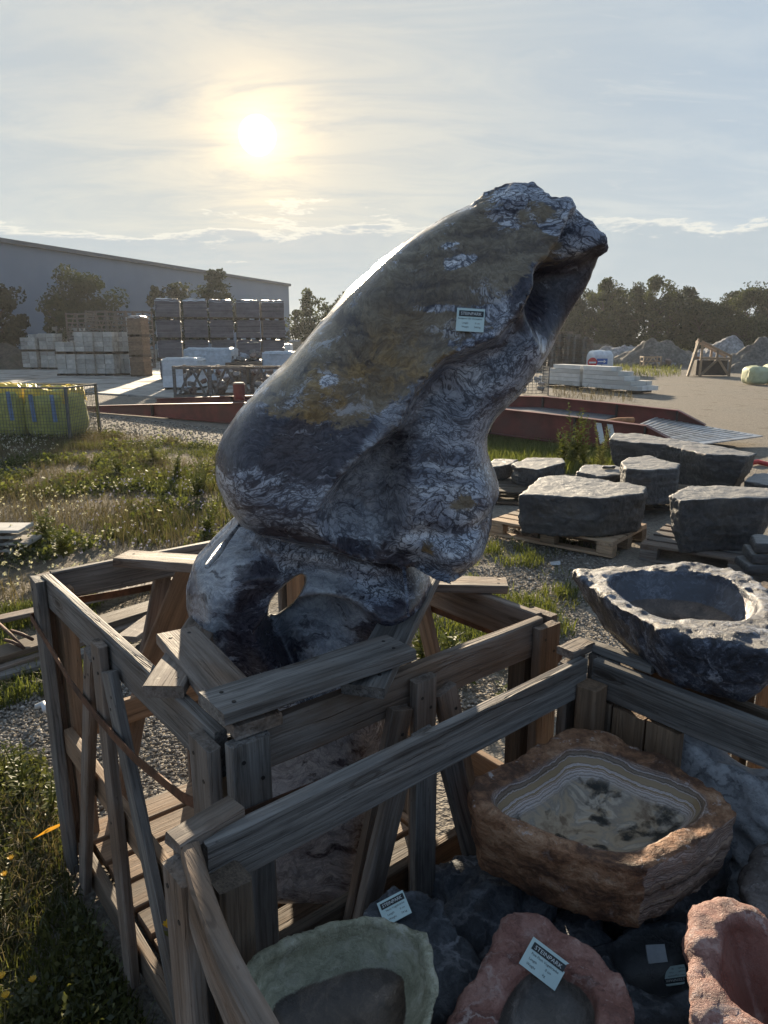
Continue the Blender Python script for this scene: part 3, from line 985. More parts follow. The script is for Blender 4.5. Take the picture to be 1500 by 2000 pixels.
def tree(label, base, height, width, matl, seed, n=2600, leaf=0.32, group=None, crown0=0.18, airy=0.5, lean=0.0, conical=0.0, nclump=26):
    rng = np.random.default_rng(seed)
    rd = random.Random(seed)
    t = thing('tree', label, 'tree', base, 0, group)
    mb = MB()
    tops = []
    tr_top = Vector((lean * height, 0, height * 0.72))
    mb.tube([(0, 0, -0.15), (0.03 * height * rd.uniform(-1, 1), 0, height * 0.3), tr_top], [height * 0.028, height * 0.02, height * 0.006], 7)
    local('trunk', mb.mesh('trunk', True), M_BARK, t)
    nl = 7
    clumps = []
    for k in range(nl):
        f = rd.uniform(0.2, 0.65)
        p0 = Vector((lean * height * f, 0, height * f))
        an = rd.uniform(0, 2 * math.pi)
        ln = width * rd.uniform(0.28, 0.5)
        p2 = p0 + Vector((math.cos(an) * ln, math.sin(an) * ln, height * rd.uniform(0.08, 0.28)))
        mb2 = MB()
        mb2.tube([p0, (p0 + p2) / 2 + Vector((0, 0, height * 0.03)), p2], [height * 0.011, height * 0.007, height * 0.003], 5)
        local('limb', mb2.mesh('limb', True), M_BARK, t)
        clumps.append((p2, width * rd.uniform(0.14, 0.24)))
    for k in range(nclump):
        an = rd.uniform(0, 2 * math.pi)
        z = rd.uniform(crown0, 0.96)
        prof = math.sin(math.pi * min(1, max(0.05, (z - crown0) / (1.0 - crown0) * 0.86 + 0.14))) ** 0.7
        prof = prof * (1 - conical) + conical * (1.05 - z)
        rr = width * 0.5 * prof * rd.uniform(0.2, 0.95)
        c = Vector((math.cos(an) * rr + lean * height * z, math.sin(an) * rr, z * height))
        clumps.append((c, width * rd.uniform(0.09, 0.19)))
    pts = []
    per = n // len(clumps)
    for c, r in clumps:
        q = rng.normal(size=(per, 3))
        q /= np.linalg.norm(q, axis=1, keepdims=True)
        q *= (rng.uniform(0.1, 1.25, per) ** airy)[:, None] * r
        q[:, 2] *= 0.85
        pts.append(q + np.array(c))
    pts = np.concatenate(pts)
    pts[:, 2] = np.clip(pts[:, 2], height * 0.06, height * 1.04)
    V, F = leaf_cards(pts, leaf, rng)
    local('crown', mesh_np('crown', V, F), matl, t)
    return t


def tree_at(label, px, py_top, Y, wpx, matl, seed, **kw):
    top = D(px, py_top, Y)
    wid = wpx / FPX * Y
    return tree(label, (top.x, Y, 0), top.z, wid, matl, seed, **kw)


tree_at('broad dark bushy tree in front of the warehouse, above the concrete blocks', 148, 521, 54, 165, M_LEAF_D, 1, n=8000, leaf=0.26, crown0=0.03)
tree_at('dark tree cut by the left edge of the picture beside the warehouse', -8, 556, 52, 92, M_LEAF_D, 2, n=3200, leaf=0.34)
tree_at('small sunlit green bush at the foot of the broad tree', 108, 580, 50, 60, M_LEAF_M, 3, n=1800, leaf=0.26)
tree_at('round low tree behind the far end of the lattice crates', 345, 560, 66, 120, M_LEAF_D, 4, n=3000, leaf=0.36)
tree_at('spindly tree in front of the warehouse left of the tall lopsided one', 300, 556, 65, 50, M_LEAF_D, 5, n=1100, leaf=0.34, airy=0.8)
tree_at('tall lopsided tree rising above the warehouse roofline', 430, 520, 68, 88, M_LEAF_D, 6, n=3600, leaf=0.36, lean=-0.05)
tree_at('rounded tree beside the warehouse corner, backlit by the sun', 606, 568, 74, 84, M_LEAF_M, 7, n=3000, leaf=0.36)
tree_at('slim tree just left of the sculpture at the horizon', 672, 566, 78, 56, M_LEAF_M, 8, n=2200, leaf=0.36)
tree_at('low shrub between the warehouse corner and the sculpture', 640, 618, 70, 70, M_LEAF_D, 9, n=1800, leaf=0.34)
rt = [(1085, 590, 70), (1120, 574, 66), (1150, 566, 60), (1187, 554, 50), (1215, 574, 66), (1246, 562, 62), (1282, 558, 48), (1312, 576, 66), (1340, 566, 64), (1372, 586, 72), (1400, 584, 66), (1434, 574, 70), (1470, 566, 68), (1506, 560, 76), (1545, 556, 80)]
pos_words = ['first', 'second', 'third', 'fourth', 'fifth', 'sixth', 'seventh', 'eighth', 'ninth', 'tenth', 'eleventh', 'twelfth', 'thirteenth', 'fourteenth', 'fifteenth']
for k, (px, py, wp) in enumerate(rt):
    tree_at('%s tree from the sculpture in the dark row behind the yard on the right' % pos_words[k], px, py - (10 if wp <= 50 else 0) + random.uniform(-7, 9), 72 + (k % 3) * 2.5, wp * 1.4, M_LEAF_D if k % 3 else M_LEAF_M, 20 + k, n=9000, leaf=0.27, group='row of trees behind the yard', crown0=0.02, airy=0.6 + 0.25 * (wp <= 62), nclump=40, conical=0.9 if wp <= 50 else (0.6 if k % 4 == 1 else 0.3))
# low hedge closing the view below the far trees
rng = np.random.default_rng(5)
n = 9000
hx = rng.uniform(10, 52, n)
pts = np.stack([hx, 80 + rng.uniform(-1, 1.5, n), np.abs(rng.normal(0, 1.0, n)) + 0.1], 1)
V, F = leaf_cards(pts, 0.5, rng)
tag(obj('hedge_undergrowth', mesh_np('hedge', V, F), M_LEAF_D), 'dark undergrowth beneath the row of trees on the right', 'undergrowth', kind='stuff')
n = 5000
pts = np.stack([rng.uniform(-40, -2, n), 96 + rng.uniform(-1, 1.5, n), np.abs(rng.normal(0, 1.3, n)) + 0.1], 1)
V, F = leaf_cards(pts, 0.5, rng)
tag(obj('hedge_undergrowth', mesh_np('hedge2', V, F), M_LEAF_D), 'dark undergrowth at the far end of the yard near the warehouse', 'undergrowth', kind='stuff')

# ------------------------------------------------------------------ boards and crates


def board_mesh(L, wd, th, seed, bend=0.0, seg=6, cut=0.0, jit=0.0012):
    rd = random.Random(seed)
    ch = min(wd, th) * 0.10 + 0.0008
    prof = [(-wd / 2 + ch, -th / 2), (wd / 2 - ch, -th / 2), (wd / 2, -th / 2 + ch), (wd / 2, th / 2 - ch),
            (wd / 2 - ch, th / 2), (-wd / 2 + ch, th / 2), (-wd / 2, th / 2 - ch), (-wd / 2, -th / 2 + ch)]
    vs, fs = [], []
    tw = rd.uniform(-0.02, 0.02)
    for i in range(seg + 1):
        u = i / seg
        x = (u - 0.5) * L
        bz = bend * (1 - (2 * u - 1) ** 2)
        for (y, z) in prof:
            yy = y + rd.uniform(-jit, jit) + tw * z * (u - 0.5)
            zz = z + rd.uniform(-jit, jit) + tw * y * (u - 0.5)
            xx = x
            if i in (0, seg):
                xx += rd.uniform(-jit, jit) * 2 + (cut * y if i == seg else 0)
            vs.append((xx, yy, zz + bz))
    n = 8
    for i in range(seg):
        for k in range(n):
            k2 = (k + 1) % n
            fs.append((i * n + k, (i + 1) * n + k, (i + 1) * n + k2, i * n + k2))
    fs.append(tuple(range(n)))
    fs.append(tuple(range((seg + 1) * n - 1, seg * n - 1, -1)))
    me = bpy.data.meshes.new('board')
    me.from_pydata(vs, [], [tuple(reversed(f)) for f in fs])
    me.update()
    return me


_bs = [0]


def board(name, parent, p0, p1, wd, th, nrm, matl=None, bend=0.0, cut=0.0, label=None, nails=(), nseg=6):
    """a plank from p0 to p1; nrm is the direction of its broad face"""
    _bs[0] += 1
    p0, p1 = Vector(p0), Vector(p1)
    x = (p1 - p0).normalized()
    nz = Vector(nrm)
    z = (nz - x * nz.dot(x)).normalized()
    y = z.cross(x)
    M = Matrix.Translation((p0 + p1) / 2) @ Matrix((x, y, z)).transposed().to_4x4()
    L = (p1 - p0).length
    me = board_mesh(L, wd, th, _bs[0], bend, nseg, cut)
    o = obj(name, me, matl or W_GREY, parent, M)
    if label: o['label'] = label
    for (u, v) in nails:
        mb = MB()
        mb.tube([(0, 0, -0.004), (0, 0, 0.0012)], 0.0042, 8)
        local('nail', mb.mesh('nail'), M_NAIL, o, ((u - 0.5) * L, v * wd, th / 2))
    return o


ZUP = Vector((0, 0, 1))


def crate_frame(root, N, L_, R_, H, rail_h, th, matl, inner=W_BROWN, mid=0.52, skip=(), left_bend=0.0, brace=True, deck=True, blk=0.09):
    """open transport crate; N near corner, L_ left corner, R_ right corner (ground positions)"""
    K = L_ + R_ - N
    cor = [N, L_, K, R_]
    cen = (N + K) / 2
    z = lambda p, h: Vector((p.x, p.y, h))
    sides = [(N, L_, 'nl'), (L_, K, 'lk'), (K, R_, 'kr'), (R_, N, 'rn')]
    # corner posts: two planks in an L and an inner stile
    for i, c in enumerate(cor):
        a = (cor[(i + 1) % 4] - c).normalized()
        b = (cor[(i - 1) % 4] - c).normalized()
        if ('post%d' % i) in skip:
            continue
        board('post', root, z(c + a * (blk / 2) - b * (th * 0.5), 0.02), z(c + a * (blk / 2) - b * (th * 0.5), H - 0.012), blk, th, -b, matl, nails=((0.97, 0.25), (0.93, -0.2)))
        board('post', root, z(c + b * (blk / 2 + 0.004) - a * (th * 0.5), 0.02), z(c + b * (blk / 2 + 0.004) - a * (th * 0.5), H - 0.006), blk, th, -a, matl, nails=((0.965, 0.2), (0.92, -0.25)))
        board('post_block', root, z(c + a * 0.055 + b * 0.055, 0.0), z(c + a * 0.055 + b * 0.055, H - 0.05), 0.055, 0.055, a, inner)
    for (p, q, nm) in sides:
        d = (q - p).normalized()
        out = Vector((d.y, -d.x, 0))
        if out.dot(p - cen) < 0: out = -out
        if ('top_' + nm) not in skip:
            inw = -out * (th * 0.5 + 0.002)
            board('rail', root, z(p + d * 0.035 + inw, H - rail_h / 2), z(q - d * 0.035 + inw, H - rail_h / 2), rail_h, th, out, matl, nails=((0.03, 0.2), (0.97, -0.2)))
        for hh in ([mid] if mid else []) + [0.09]:
            if ('low_' + nm) in skip: continue
            inw = -out * (th * 0.5 + 0.002)
            board('rail', root, z(p + d * 0.09 + inw, hh), z(q - d * 0.09 + inw, hh), rail_h * 0.9, th, out, inner)
        if brace and ('brace_' + nm) not in skip:
            m = (p + q) / 2
            ln = (q - p).length
            o2 = out * (th * 0.5 + 0.004)
            board('stile', root, z(m + o2, 0.03), z(m + o2, H - 0.02), blk * 0.75, th * 0.9, out, matl, nails=((0.96, 0.22), (0.93, -0.2), (0.5, 0.1)))
            o3 = o2
            board('brace', root, z(m - d * (blk * 0.8) + o3, H - rail_h * 0.7), z(p + d * ln * 0.17 + o3, 0.06), blk * 0.72, th * 0.85, out, matl, nails=((0.06, 0.2), (0.09, -0.2)))
            board('brace', root, z(m + d * (blk * 0.8) + o3, H - rail_h * 0.7), z(q - d * ln * 0.17 + o3, 0.06), blk * 0.72, th * 0.85, out, matl, nails=((0.06, 0.2), (0.09, -0.2)))
    if deck:
        e = (L_ - N)
        f = (R_ - N)
        nb = max(4, int(e.length / 0.125))
        for k in range(nb):
            u = (k + 0.5) / nb
            p = N + e * u
            board('deck_board', root, z(p + f * 0.05, 0.125), z(p + f * 0.95, 0.125), 0.105, 0.022, ZUP, inner, nseg=3)
        for v in (0.12, 0.5, 0.88):
            p = N + f * v
            board('skid', root, z(p + e * 0.04, 0.064), z(p + e * 0.96, 0.064), 0.09, 0.09, ZUP, inner, nseg=3)


# crate that holds the sculpture
H1 = 1.08
N1 = G(432, 1448, H1); L1 = G(74, 1118, H1); R1 = G(1108, 1212, H1)
for p in (N1, L1, R1): p.z = 0
e1 = (L1 - N1).normalized()
e2 = Vector((e1.y, -e1.x, 0))
R1 = N1 + e2 * (R1 - N1).dot(e2)
K1 = L1 + R1 - N1
crate1 = thing('wooden_crate', 'grey weathered timber crate holding the tall marble sculpture, bound with a rusty strap', 'crate', (N1 + K1) / 2)
crate_frame(crate1, N1, L1, R1, H1, 0.10, 0.028, W_GREY, blk=0.085)

# rusty steel strap round the crate
mb = MB()
c1 = (N1 + K1) / 2
loop = []
cs = [L1, N1, R1, K1]
for i in range(4):
    a, b_ = cs[i], cs[(i + 1) % 4]
    for k in range(10):
        u = k / 10
        p = a.lerp(b_, u)
        o = (p - c1).normalized()
        outn = Vector(((b_ - a).y, -(b_ - a).x, 0)).normalized()
        if outn.dot(p - c1) < 0: outn = -outn
        sag = (0.075 if i == 0 else 0.02) * (1 - (2 * u - 1) ** 2)
        q = p + outn * (0.036 if i > 1 or 2 < k < 8 else 0.031) + (o * 0.006 if k == 0 else Vector())
        loop.append(Vector((q.x, q.y, 0.955 - sag - (0.02 if i in (0, 1) else 0))))
vs, fs = [], []
n = len(loop)
for i, p in enumerate(loop):
    t_ = (loop[(i + 1) % n] - loop[i - 1]).normalized()
    o = Vector((t_.y, -t_.x, 0)).normalized()
    for (du, dz) in ((0, -.012), (0.003, -.012), (0.003, .012), (0, .012)):
        vs.append(p + o * du + ZUP * dz)
for i in range(n):
    j = (i + 1) % n
    for k in range(4):
        fs.append((i * 4 + k, j * 4 + k, j * 4 + (k + 1) % 4, i * 4 + (k + 1) % 4))
mb.add(vs, fs)
local('steel_strap', mb.mesh('strap'), M_RUST, crate1).matrix_basis = mw(crate1).inverted()

# planks nailed across the top to wedge the sculpture
ZT = H1 + 0.014
nl2 = ((0.07, 0.2), (0.075, -0.25), (0.93, 0.2), (0.92, -0.2))


def gp(px, py, z=ZT):
    return G(px, py, z)


board('support_plank', crate1, gp(345, 1240, ZT + 0.016), gp(505, 1418, ZT), 0.10, 0.028, ZUP, nails=nl2)
board('support_plank', crate1, gp(318, 1352), gp(415, 1190), 0.085, 0.028, ZUP, nails=nl2)
board('support_plank', crate1, gp(708, 1350, ZT - 0.002), gp(832, 1118, ZT + 0.05), 0.095, 0.028, ZUP, nails=nl2)
board('support_plank', crate1, gp(412, 1385, ZT + 0.040), gp(782, 1264, ZT + 0.036), 0.105, 0.030, ZUP, nails=nl2)
board('support_plank', crate1, gp(238, 1090), gp(450, 1106), 0.105, 0.030, ZUP, nails=((0.1, 0.1),))
board('support_plank', crate1, gp(770, 1138), gp(990, 1144), 0.085, 0.026, ZUP, nails=nl2)
# prop between the deck and the far rail
board('prop', crate1, G(375, 1110, 1.03), G(288, 1318, 0.62), 0.095, 0.03, (0.5, -1, 0.3), W_BROWN)

# crate of stone basins in the foreground
H2 = 1.06
N2 = G(345, 1652, H2); R2 = G(1146, 1272, H2)
for p in (N2, R2): p.z = 0
f2 = (R2 - N2).normalized()
g2 = Vector((f2.y, -f2.x, 0))
L2 = N2 + g2 * 1.02
crate2 = thing('wooden_crate', 'timber crate full of rough stone basins in the foreground, left rail bowed outwards', 'crate', (N2 + R2) / 2 + g2 * 0.5)
crate_frame(crate2, N2, L2, R2, H2, 0.092, 0.026, W_GREY, blk=0.075, skip=('top_nl', 'top_lk', 'low_lk', 'brace_lk', 'brace_nl', 'post1', 'low_kr', 'brace_kr'))
zz = lambda p, h: Vector((p.x, p.y, h))
_a = G(372, 1692, H2 - 0.03); _b = G(556, 2000, H2 - 0.06)
board('rail', crate2, _a, _a + (_b - _a) * 2.0, 0.085, 0.030, f2, W_GREY, bend=-0.035, nseg=14, label='bowed left rail of the crate')
K2 = L2 + R2 - N2
board('top_block', crate2, zz(N2 - f2 * 0.005 + g2 * 0.0, H2 + 0.005), zz(N2 + f2 * 0.11 - g2 * 0.016, H2 + 0.008), 0.045, 0.022, ZUP)
for k in range(3):
    board('stile', crate2, zz(R2 - f2 * (0.012 + 0.0) + g2 * (0.05 + k * 0.085), 0.05), zz(R2 - f2 * 0.012 + g2 * (0.05 + k * 0.085), H2 - 0.10), 0.08, 0.024, -f2, W_BROWN)
board('brace', crate2, zz(R2 + g2 * 0.88 - f2 * 0.05, 1.0), zz(R2 + g2 * 0.50 - f2 * 0.05, 0.55), 0.09, 0.03, -f2, W_BROWN)
board('top_block', crate2, zz(R2 - f2 * 0.06 - g2 * 0.02, H2 + 0.006), zz(R2 + f2 * 0.028 - g2 * 0.02, H2 + 0.006), 0.05, 0.022, ZUP)
board('top_block', crate2, zz(R2 + f2 * 0.03 - g2 * 0.03, H2 + 0.004), zz(R2 + f2 * 0.03 + g2 * 0.16, H2 + 0.004), 0.03, 0.022, ZUP)

# crate behind it on the right, under the dark basin
H3 = 1.02
N3 = R2 + f2 * 0.10 + g2 * 0.03
L3 = N3 + f2 * 0.92
R3 = N3 + g2 * 1.15
crate3 = thing('wooden_crate', 'dark brown timber crate under the big dark marble basin at the right edge', 'crate', (L3 + R3) / 2)
crate_frame(crate3, N3, L3, R3, H3, 0.09, 0.026, W_BROWN, blk=0.08, skip=('brace_nl',))
for v in (0.12, 0.42, 0.72):
    a = N3 + g2 * (1.15 * v)
    board('bearer', crate3, zz(a, H3 + 0.015), zz(a + f2 * 0.92, H3 + 0.015), 0.09, 0.028, ZUP, W_BROWN)
# ------------------------------------------------------------------ the sculpture
def sculpture():
    h = 0.0085
    xs = np.arange(-0.66, 0.66, h)
    ys = np.arange(1.33, 2.22, h)
    zs = np.arange(0.12, 2.34, h)
    XX, ZZ = np.meshgrid(xs, zs, indexing='ij')

    def px_at(Y):
        return to_px(XX, Y, ZZ)

    # upper body -------------------------------------------------
    Yu = 1.74
    px, py = px_at(Yu)
    sc = (Yu * cp + (CAM_H - ZZ) * sp) / FPX
    U = [(973, 373), (1010, 377), (1042, 387), (1075, 402), (1110, 416), (1140, 436), (1162, 457), (1176, 487), (1160, 528), (1140, 570),
         (1100, 634), (1062, 700), (1012, 768), (962, 815), (944, 850), (950, 890), (966, 930), (972, 962), (955, 996), (952, 1030),
         (936, 1078), (902, 1106), (870, 1117), (832, 1108), (800, 1090), (740, 1084), (660, 1062), (580, 1047), (520, 1034), (480, 1012),
         (450, 974), (432, 930), (428, 888), (440, 848), (470, 800), (500, 765), (560, 708), (620, 640), (680, 571), (740, 514),
         (800, 470), (860, 434), (915, 408), (940, 395)]
    d = poly_sdf(px, py, U) * sc
    top = sstep(470, 380, py)                               # broken, unpolished crown
    Rr = 0.125 - 0.085 * sstep(760, 430, py) - 0.03 * sstep(760, 900, px) * sstep(640, 760, py)
    g = np.sqrt(np.clip(1 - (1 - np.clip(d / Rr, 0, 1)) ** 2, 0, 1))
    feat = np.zeros_like(px)
    # fold running down the middle, left mass standing proud of it
    fold = [(1001, 579), (981, 614), (940, 662), (849, 694), (803, 751), (774, 809), (717, 855), (671, 900), (637, 958), (648, 998), (682, 1038), (751, 1078), (800, 1085)]
    fd, sd_ = line_dist(px, py, fold)
    right = sd_ < 0
    feat += np.where(right, 0.050 * sstep(0, 30, fd) + 0.07 * np.exp(-fd / 110) * sstep(0, 14, fd), -0.028 * np.exp(-fd / 42))
    # long scooped bowl, widest at the bottom
    bowl = smooth_poly([(836, 722), (806, 800), (788, 895), (797, 985), (770, 1048), (700, 1036), (648, 990), (640, 955), (674, 898), (722, 852), (780, 805), (806, 750)], 2)
    bs = poly_sdf(px, py, bowl)
    feat += 0.085 * sstep(-8, 58, bs) * sstep(700, 900, py)
    # soft ridge to the right of the bowl, then the long convex flank
    rd_, _ = line_dist(px, py, [(900, 690), (840, 728), (814, 800), (800, 880), (810, 970), (790, 1040)])
    feat -= 0.020 * np.exp(-(rd_ / 40) ** 2)
    td_, _ = line_dist(px, py, [(1010, 680), (940, 780), (905, 880), (900, 980)])
    feat -= 0.012 * np.exp(-(td_ / 90) ** 2)
    feat -= 0.040 * np.exp(-(((px - 885) / 60) ** 2 + ((py - 1062) / 42) ** 2))
    cd_, _ = line_dist(px, py, [(800, 1008), (870, 1014), (955, 992)])
    feat += 0.022 * np.exp(-(cd_ / 14) ** 2)
    # undercut below the crown on the right: crisp upper lip, running out down the flank
    rec = [(1003, 548), (1018, 530), (1045, 524), (1072, 522), (1102, 512), (1140, 500), (1210, 474), (1230, 560), (1130, 690), (1060, 720), (1020, 660), (1000, 604)]
    rs = poly_sdf(px, py, rec)
    under = sstep(-3, 15, rs)
    run = ((px - 1005) * -0.45 + (py - 520) * 0.90)
    feat += under * 0.115 * sstep(185, 25, run)
    # gentle facets of the flat ochre side
    feat += 0.022 * np.sin((px + py * 1.4) / 95.0) * sstep(430, 520, py) * sstep(860, 760, py) * 0.5
    feat += 0.05 * sstep(620, 400, py)                       # the crown leans back
    belly = np.exp(-(((px - 560) / 190) ** 2 + ((py - 930) / 150) ** 2))
    feat -= 0.02 * belly
    Tf, Tb = 0.235, 0.20
    yf = Yu - Tf * g + feat * g
    yb = Yu + Tb * g
    yf = np.minimum(yf, yb - 0.03 * g)
    out = d < 0

    def field(yf, yb, d, out):
        Y = ys[None, :, None]
        F = np.maximum(yf[:, None, :] - Y, Y - yb[:, None, :])
        return np.where(out[:, None, :], np.maximum(-d, 0.0005)[:, None, :], F)

    Fu = field(yf, yb, d, out)
    # lower body ---------------------------------------------------
    Yl = 1.86
    px, py = px_at(Yl)
    sc = (Yl * cp + (CAM_H - ZZ) * sp) / FPX
    Lw = [(520, 985), (470, 1002), (430, 1040), (388, 1082), (373, 1130), (376, 1182), (392, 1240), (418, 1288), (452, 1340), (470, 1420), (480, 1560), (500, 1720),
          (740, 1720), (765, 1500), (760, 1330), (786, 1240), (815, 1198), (836, 1158), (839, 1130), (824, 1106), (790, 1070), (700, 1000)]
    d = poly_sdf(px, py, Lw) * sc
    Rr = 0.13
    g = np.sqrt(np.clip(1 - (1 - np.clip(d / Rr, 0, 1)) ** 2, 0, 1))
    feat = np.zeros_like(px)
    kd, ks = line_dist(px, py, [(560, 1050), (500, 1085), (462, 1130), (448, 1200), (445, 1290), (470, 1400)])
    feat -= 0.045 * np.exp(-(kd / 34) ** 2)
    feat -= 0.065 * np.exp(-(((px - 770) / 75) ** 2 + ((py - 1150) / 52) ** 2))
    nd_, _ = line_dist(px, py, [(480, 1030), (600, 1070), (720, 1100), (815, 1095)])
    feat += 0.045 * np.exp(-(nd_ / 16) ** 2)
    # smooth hollow behind the leg: deep at the leg, running out into the right-hand lobe
    hol = smooth_poly([(560, 1140), (592, 1118), (640, 1108), (700, 1116), (748, 1140), (785, 1190), (752, 1240), (700, 1290), (650, 1350), (606, 1340), (575, 1272), (540, 1222), (519, 1190), (530, 1158)], 2)
    hs = poly_sdf(px, py, hol)
    leg_side, _ = line_dist(px, py, [(530, 1158), (519, 1190), (540, 1222), (575, 1272), (606, 1340)])
    deep = 0.045 + 0.12 * sstep(1290, 1125, py) * sstep(230, 60, px - 560) + 0.05 * sstep(60, 0, leg_side)
    edge = np.where(leg_side < 45, sstep(-1, 9, hs), sstep(-2, 40, hs))
    feat += deep * edge
    Tf, Tb = 0.20, 0.19
    yf = Yl - Tf * g + feat * g
    yb = Yl + Tb * g
    yf = np.minimum(yf, yb - 0.05 * g)
    Fl = field(yf, yb, d, d < 0)
    # the opening that goes right through, bored on the line of sight across it
    hole = smooth_poly([(521, 1196), (526, 1172), (544, 1152), (566, 1134), (588, 1119), (598, 1120), (594, 1146), (578, 1172), (556, 1190), (534, 1206)], 2)
    xi = (xs > -0.40) & (xs < -0.10); zi = (zs > 0.95) & (zs < 1.40)
    Xh, Yh, Zh = np.meshgrid(xs[xi], ys, zs[zi], indexing='ij')
    hpx, hpy = to_px(Xh, Yh, Zh)
    hd = poly_sdf(hpx, hpy, hole) * 1.36e-3
    sub = Fl[np.ix_(xi, np.ones(len(ys), bool), zi)]
    Fl[np.ix_(xi, np.ones(len(ys), bool), zi)] = np.maximum(sub, hd)
    # round off the very top of the lower part inside the upper one
    k = 0.022
    hmix = np.clip(0.5 + 0.5 * (Fl - Fu) / k, 0, 1)
    F = Fl * (1 - hmix) + Fu * hmix - k * hmix * (1 - hmix)
    F = np.maximum(F, (0.137 - ZZ)[:, None, :])
    F[0] = F[-1] = 1; F[:, 0] = F[:, -1] = 1; F[:, :, 0] = F[:, :, -1] = 1
    V, Q = surface_nets(F, (xs[0], ys[0], zs[0]), h)
    # relax the grid stepping
    for _ in range(3):
        A = np.zeros_like(V); Cn = np.zeros(len(V))
        for a, b in ((0, 1), (1, 2), (2, 3), (3, 0)):
            np.add.at(A, Q[:, a], V[Q[:, b]]); np.add.at(Cn, Q[:, a], 1)
            np.add.at(A, Q[:, b], V[Q[:, a]]); np.add.at(Cn, Q[:, b], 1)
        V = V * 0.45 + 0.55 * A / Cn[:, None]
    vx, vy = to_px(V[:, 0], V[:, 1], V[:, 2])
    front = V[:, 1] < 1.76
    rough = sstep(-14, 8, poly_sdf(vx, vy, [(930, 400), (960, 360), (1060, 360), (1200, 440), (1215, 500), (1130, 503), (1070, 470), (1035, 430), (985, 428), (955, 412)]))
    N = vnormals(V, Q)
    V = V + N * (rough * 0.009 * fbm(V * 20, 4, 2, 0.6) + 0.003 * fbm(V * 9, 2, 5))[:, None]
    me = mesh_np('sculpture', V, Q, True)
    och = [(940, 392), (1060, 410), (1150, 470), (1040, 512), (1005, 545), (1000, 600), (930, 640), (905, 672), (840, 716), (790, 770), (740, 812), (650, 838), (560, 815), (490, 785), (560, 700), (680, 570), (800, 468)]
    ov = np.clip(0.5 + poly_sdf(vx, vy, och) / 70, 0, 1) * front
    blob = np.exp(-(((vx - 905) / 38) ** 2 + ((vy - 985) / 36) ** 2)) * 0.6 + np.exp(-(((vx - 835) / 26) ** 2 + ((vy - 1065) / 26) ** 2)) * 0.5
    for (ex, ey, er, es, ea) in ((905, 510, 46, 15, -0.35), (985, 436, 46, 18, 0.1), (1115, 462, 60, 20, 0.35), (860, 603, 150, 13, 0.03), (880, 478, 45, 9, -0.3), (640, 745, 40, 22, -0.5)):
        ux = (vx - ex) * math.cos(ea) + (vy - ey) * math.sin(ea); uy = -(vx - ex) * math.sin(ea) + (vy - ey) * math.cos(ea)
        ov = ov - 0.75 * np.exp(-((ux / er) ** 2 + (uy / es) ** 2))
    ov = np.clip(ov, 0, 1)
    ov = np.maximum(ov, blob * front)
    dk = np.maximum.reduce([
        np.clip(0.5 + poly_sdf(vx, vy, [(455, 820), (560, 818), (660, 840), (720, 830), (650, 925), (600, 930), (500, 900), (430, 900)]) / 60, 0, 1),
        np.clip(0.50 + poly_sdf(vx, vy, [(1003, 548), (1045, 524), (1102, 512), (1185, 488), (1150, 570), (1080, 650), (1010, 640)]) / 55, 0, 1),  # undercut below the crown: its shade painted into the dark violet stone colour
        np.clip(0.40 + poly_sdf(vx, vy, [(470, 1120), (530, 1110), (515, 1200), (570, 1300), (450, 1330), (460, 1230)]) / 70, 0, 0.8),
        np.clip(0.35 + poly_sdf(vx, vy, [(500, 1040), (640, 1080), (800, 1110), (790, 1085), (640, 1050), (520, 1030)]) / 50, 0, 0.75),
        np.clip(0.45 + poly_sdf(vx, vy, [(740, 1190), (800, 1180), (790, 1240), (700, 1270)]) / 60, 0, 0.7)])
    set_attr(me, 'ochre', ov)
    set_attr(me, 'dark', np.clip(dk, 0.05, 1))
    pl = np.maximum.reduce([
        np.clip(0.5 + poly_sdf(vx, vy, [(470, 1005), (388, 1082), (370, 1130), (390, 1240), (430, 1310), (452, 1230), (450, 1150), (500, 1075)]) / 40, 0, 1),
        np.clip(0.5 + poly_sdf(vx, vy, [(590, 1118), (660, 1112), (700, 1150), (715, 1210), (690, 1290), (600, 1340), (530, 1205)]) / 30, 0, 1),
        np.clip(0.5 + poly_sdf(vx, vy, [(826, 734), (786, 895), (791, 998), (751, 1050), (682, 1030), (640, 980), (671, 900), (774, 809)]) / 70, 0, 0.6),
        sstep(1400, 1460, vy) * 0.9])
    set_attr(me, 'plain', pl)
    set_attr(me, 'yellow', sstep(560, 760, vy))
    set_attr(me, 'rough', rough)
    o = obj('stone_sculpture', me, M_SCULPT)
    return tag(o, 'tall abstract polished marble sculpture with ochre crust and a hole, standing in the crate', 'sculpture')


SCULPT = sculpture()

# ------------------------------------------------------------------ price labels


def text_mesh(s, size):
    cu = bpy.data.curves.new('text', 'FONT')
    cu.body = s
    cu.size = size
    cu.resolution_u = 2
    o = bpy.data.objects.new('text', cu)
    COL.objects.link(o)
    dg = bpy.context.evaluated_depsgraph_get()
    me = bpy.data.meshes.new_from_object(o.evaluated_get(dg))
    bpy.data.objects.remove(o)
    return me


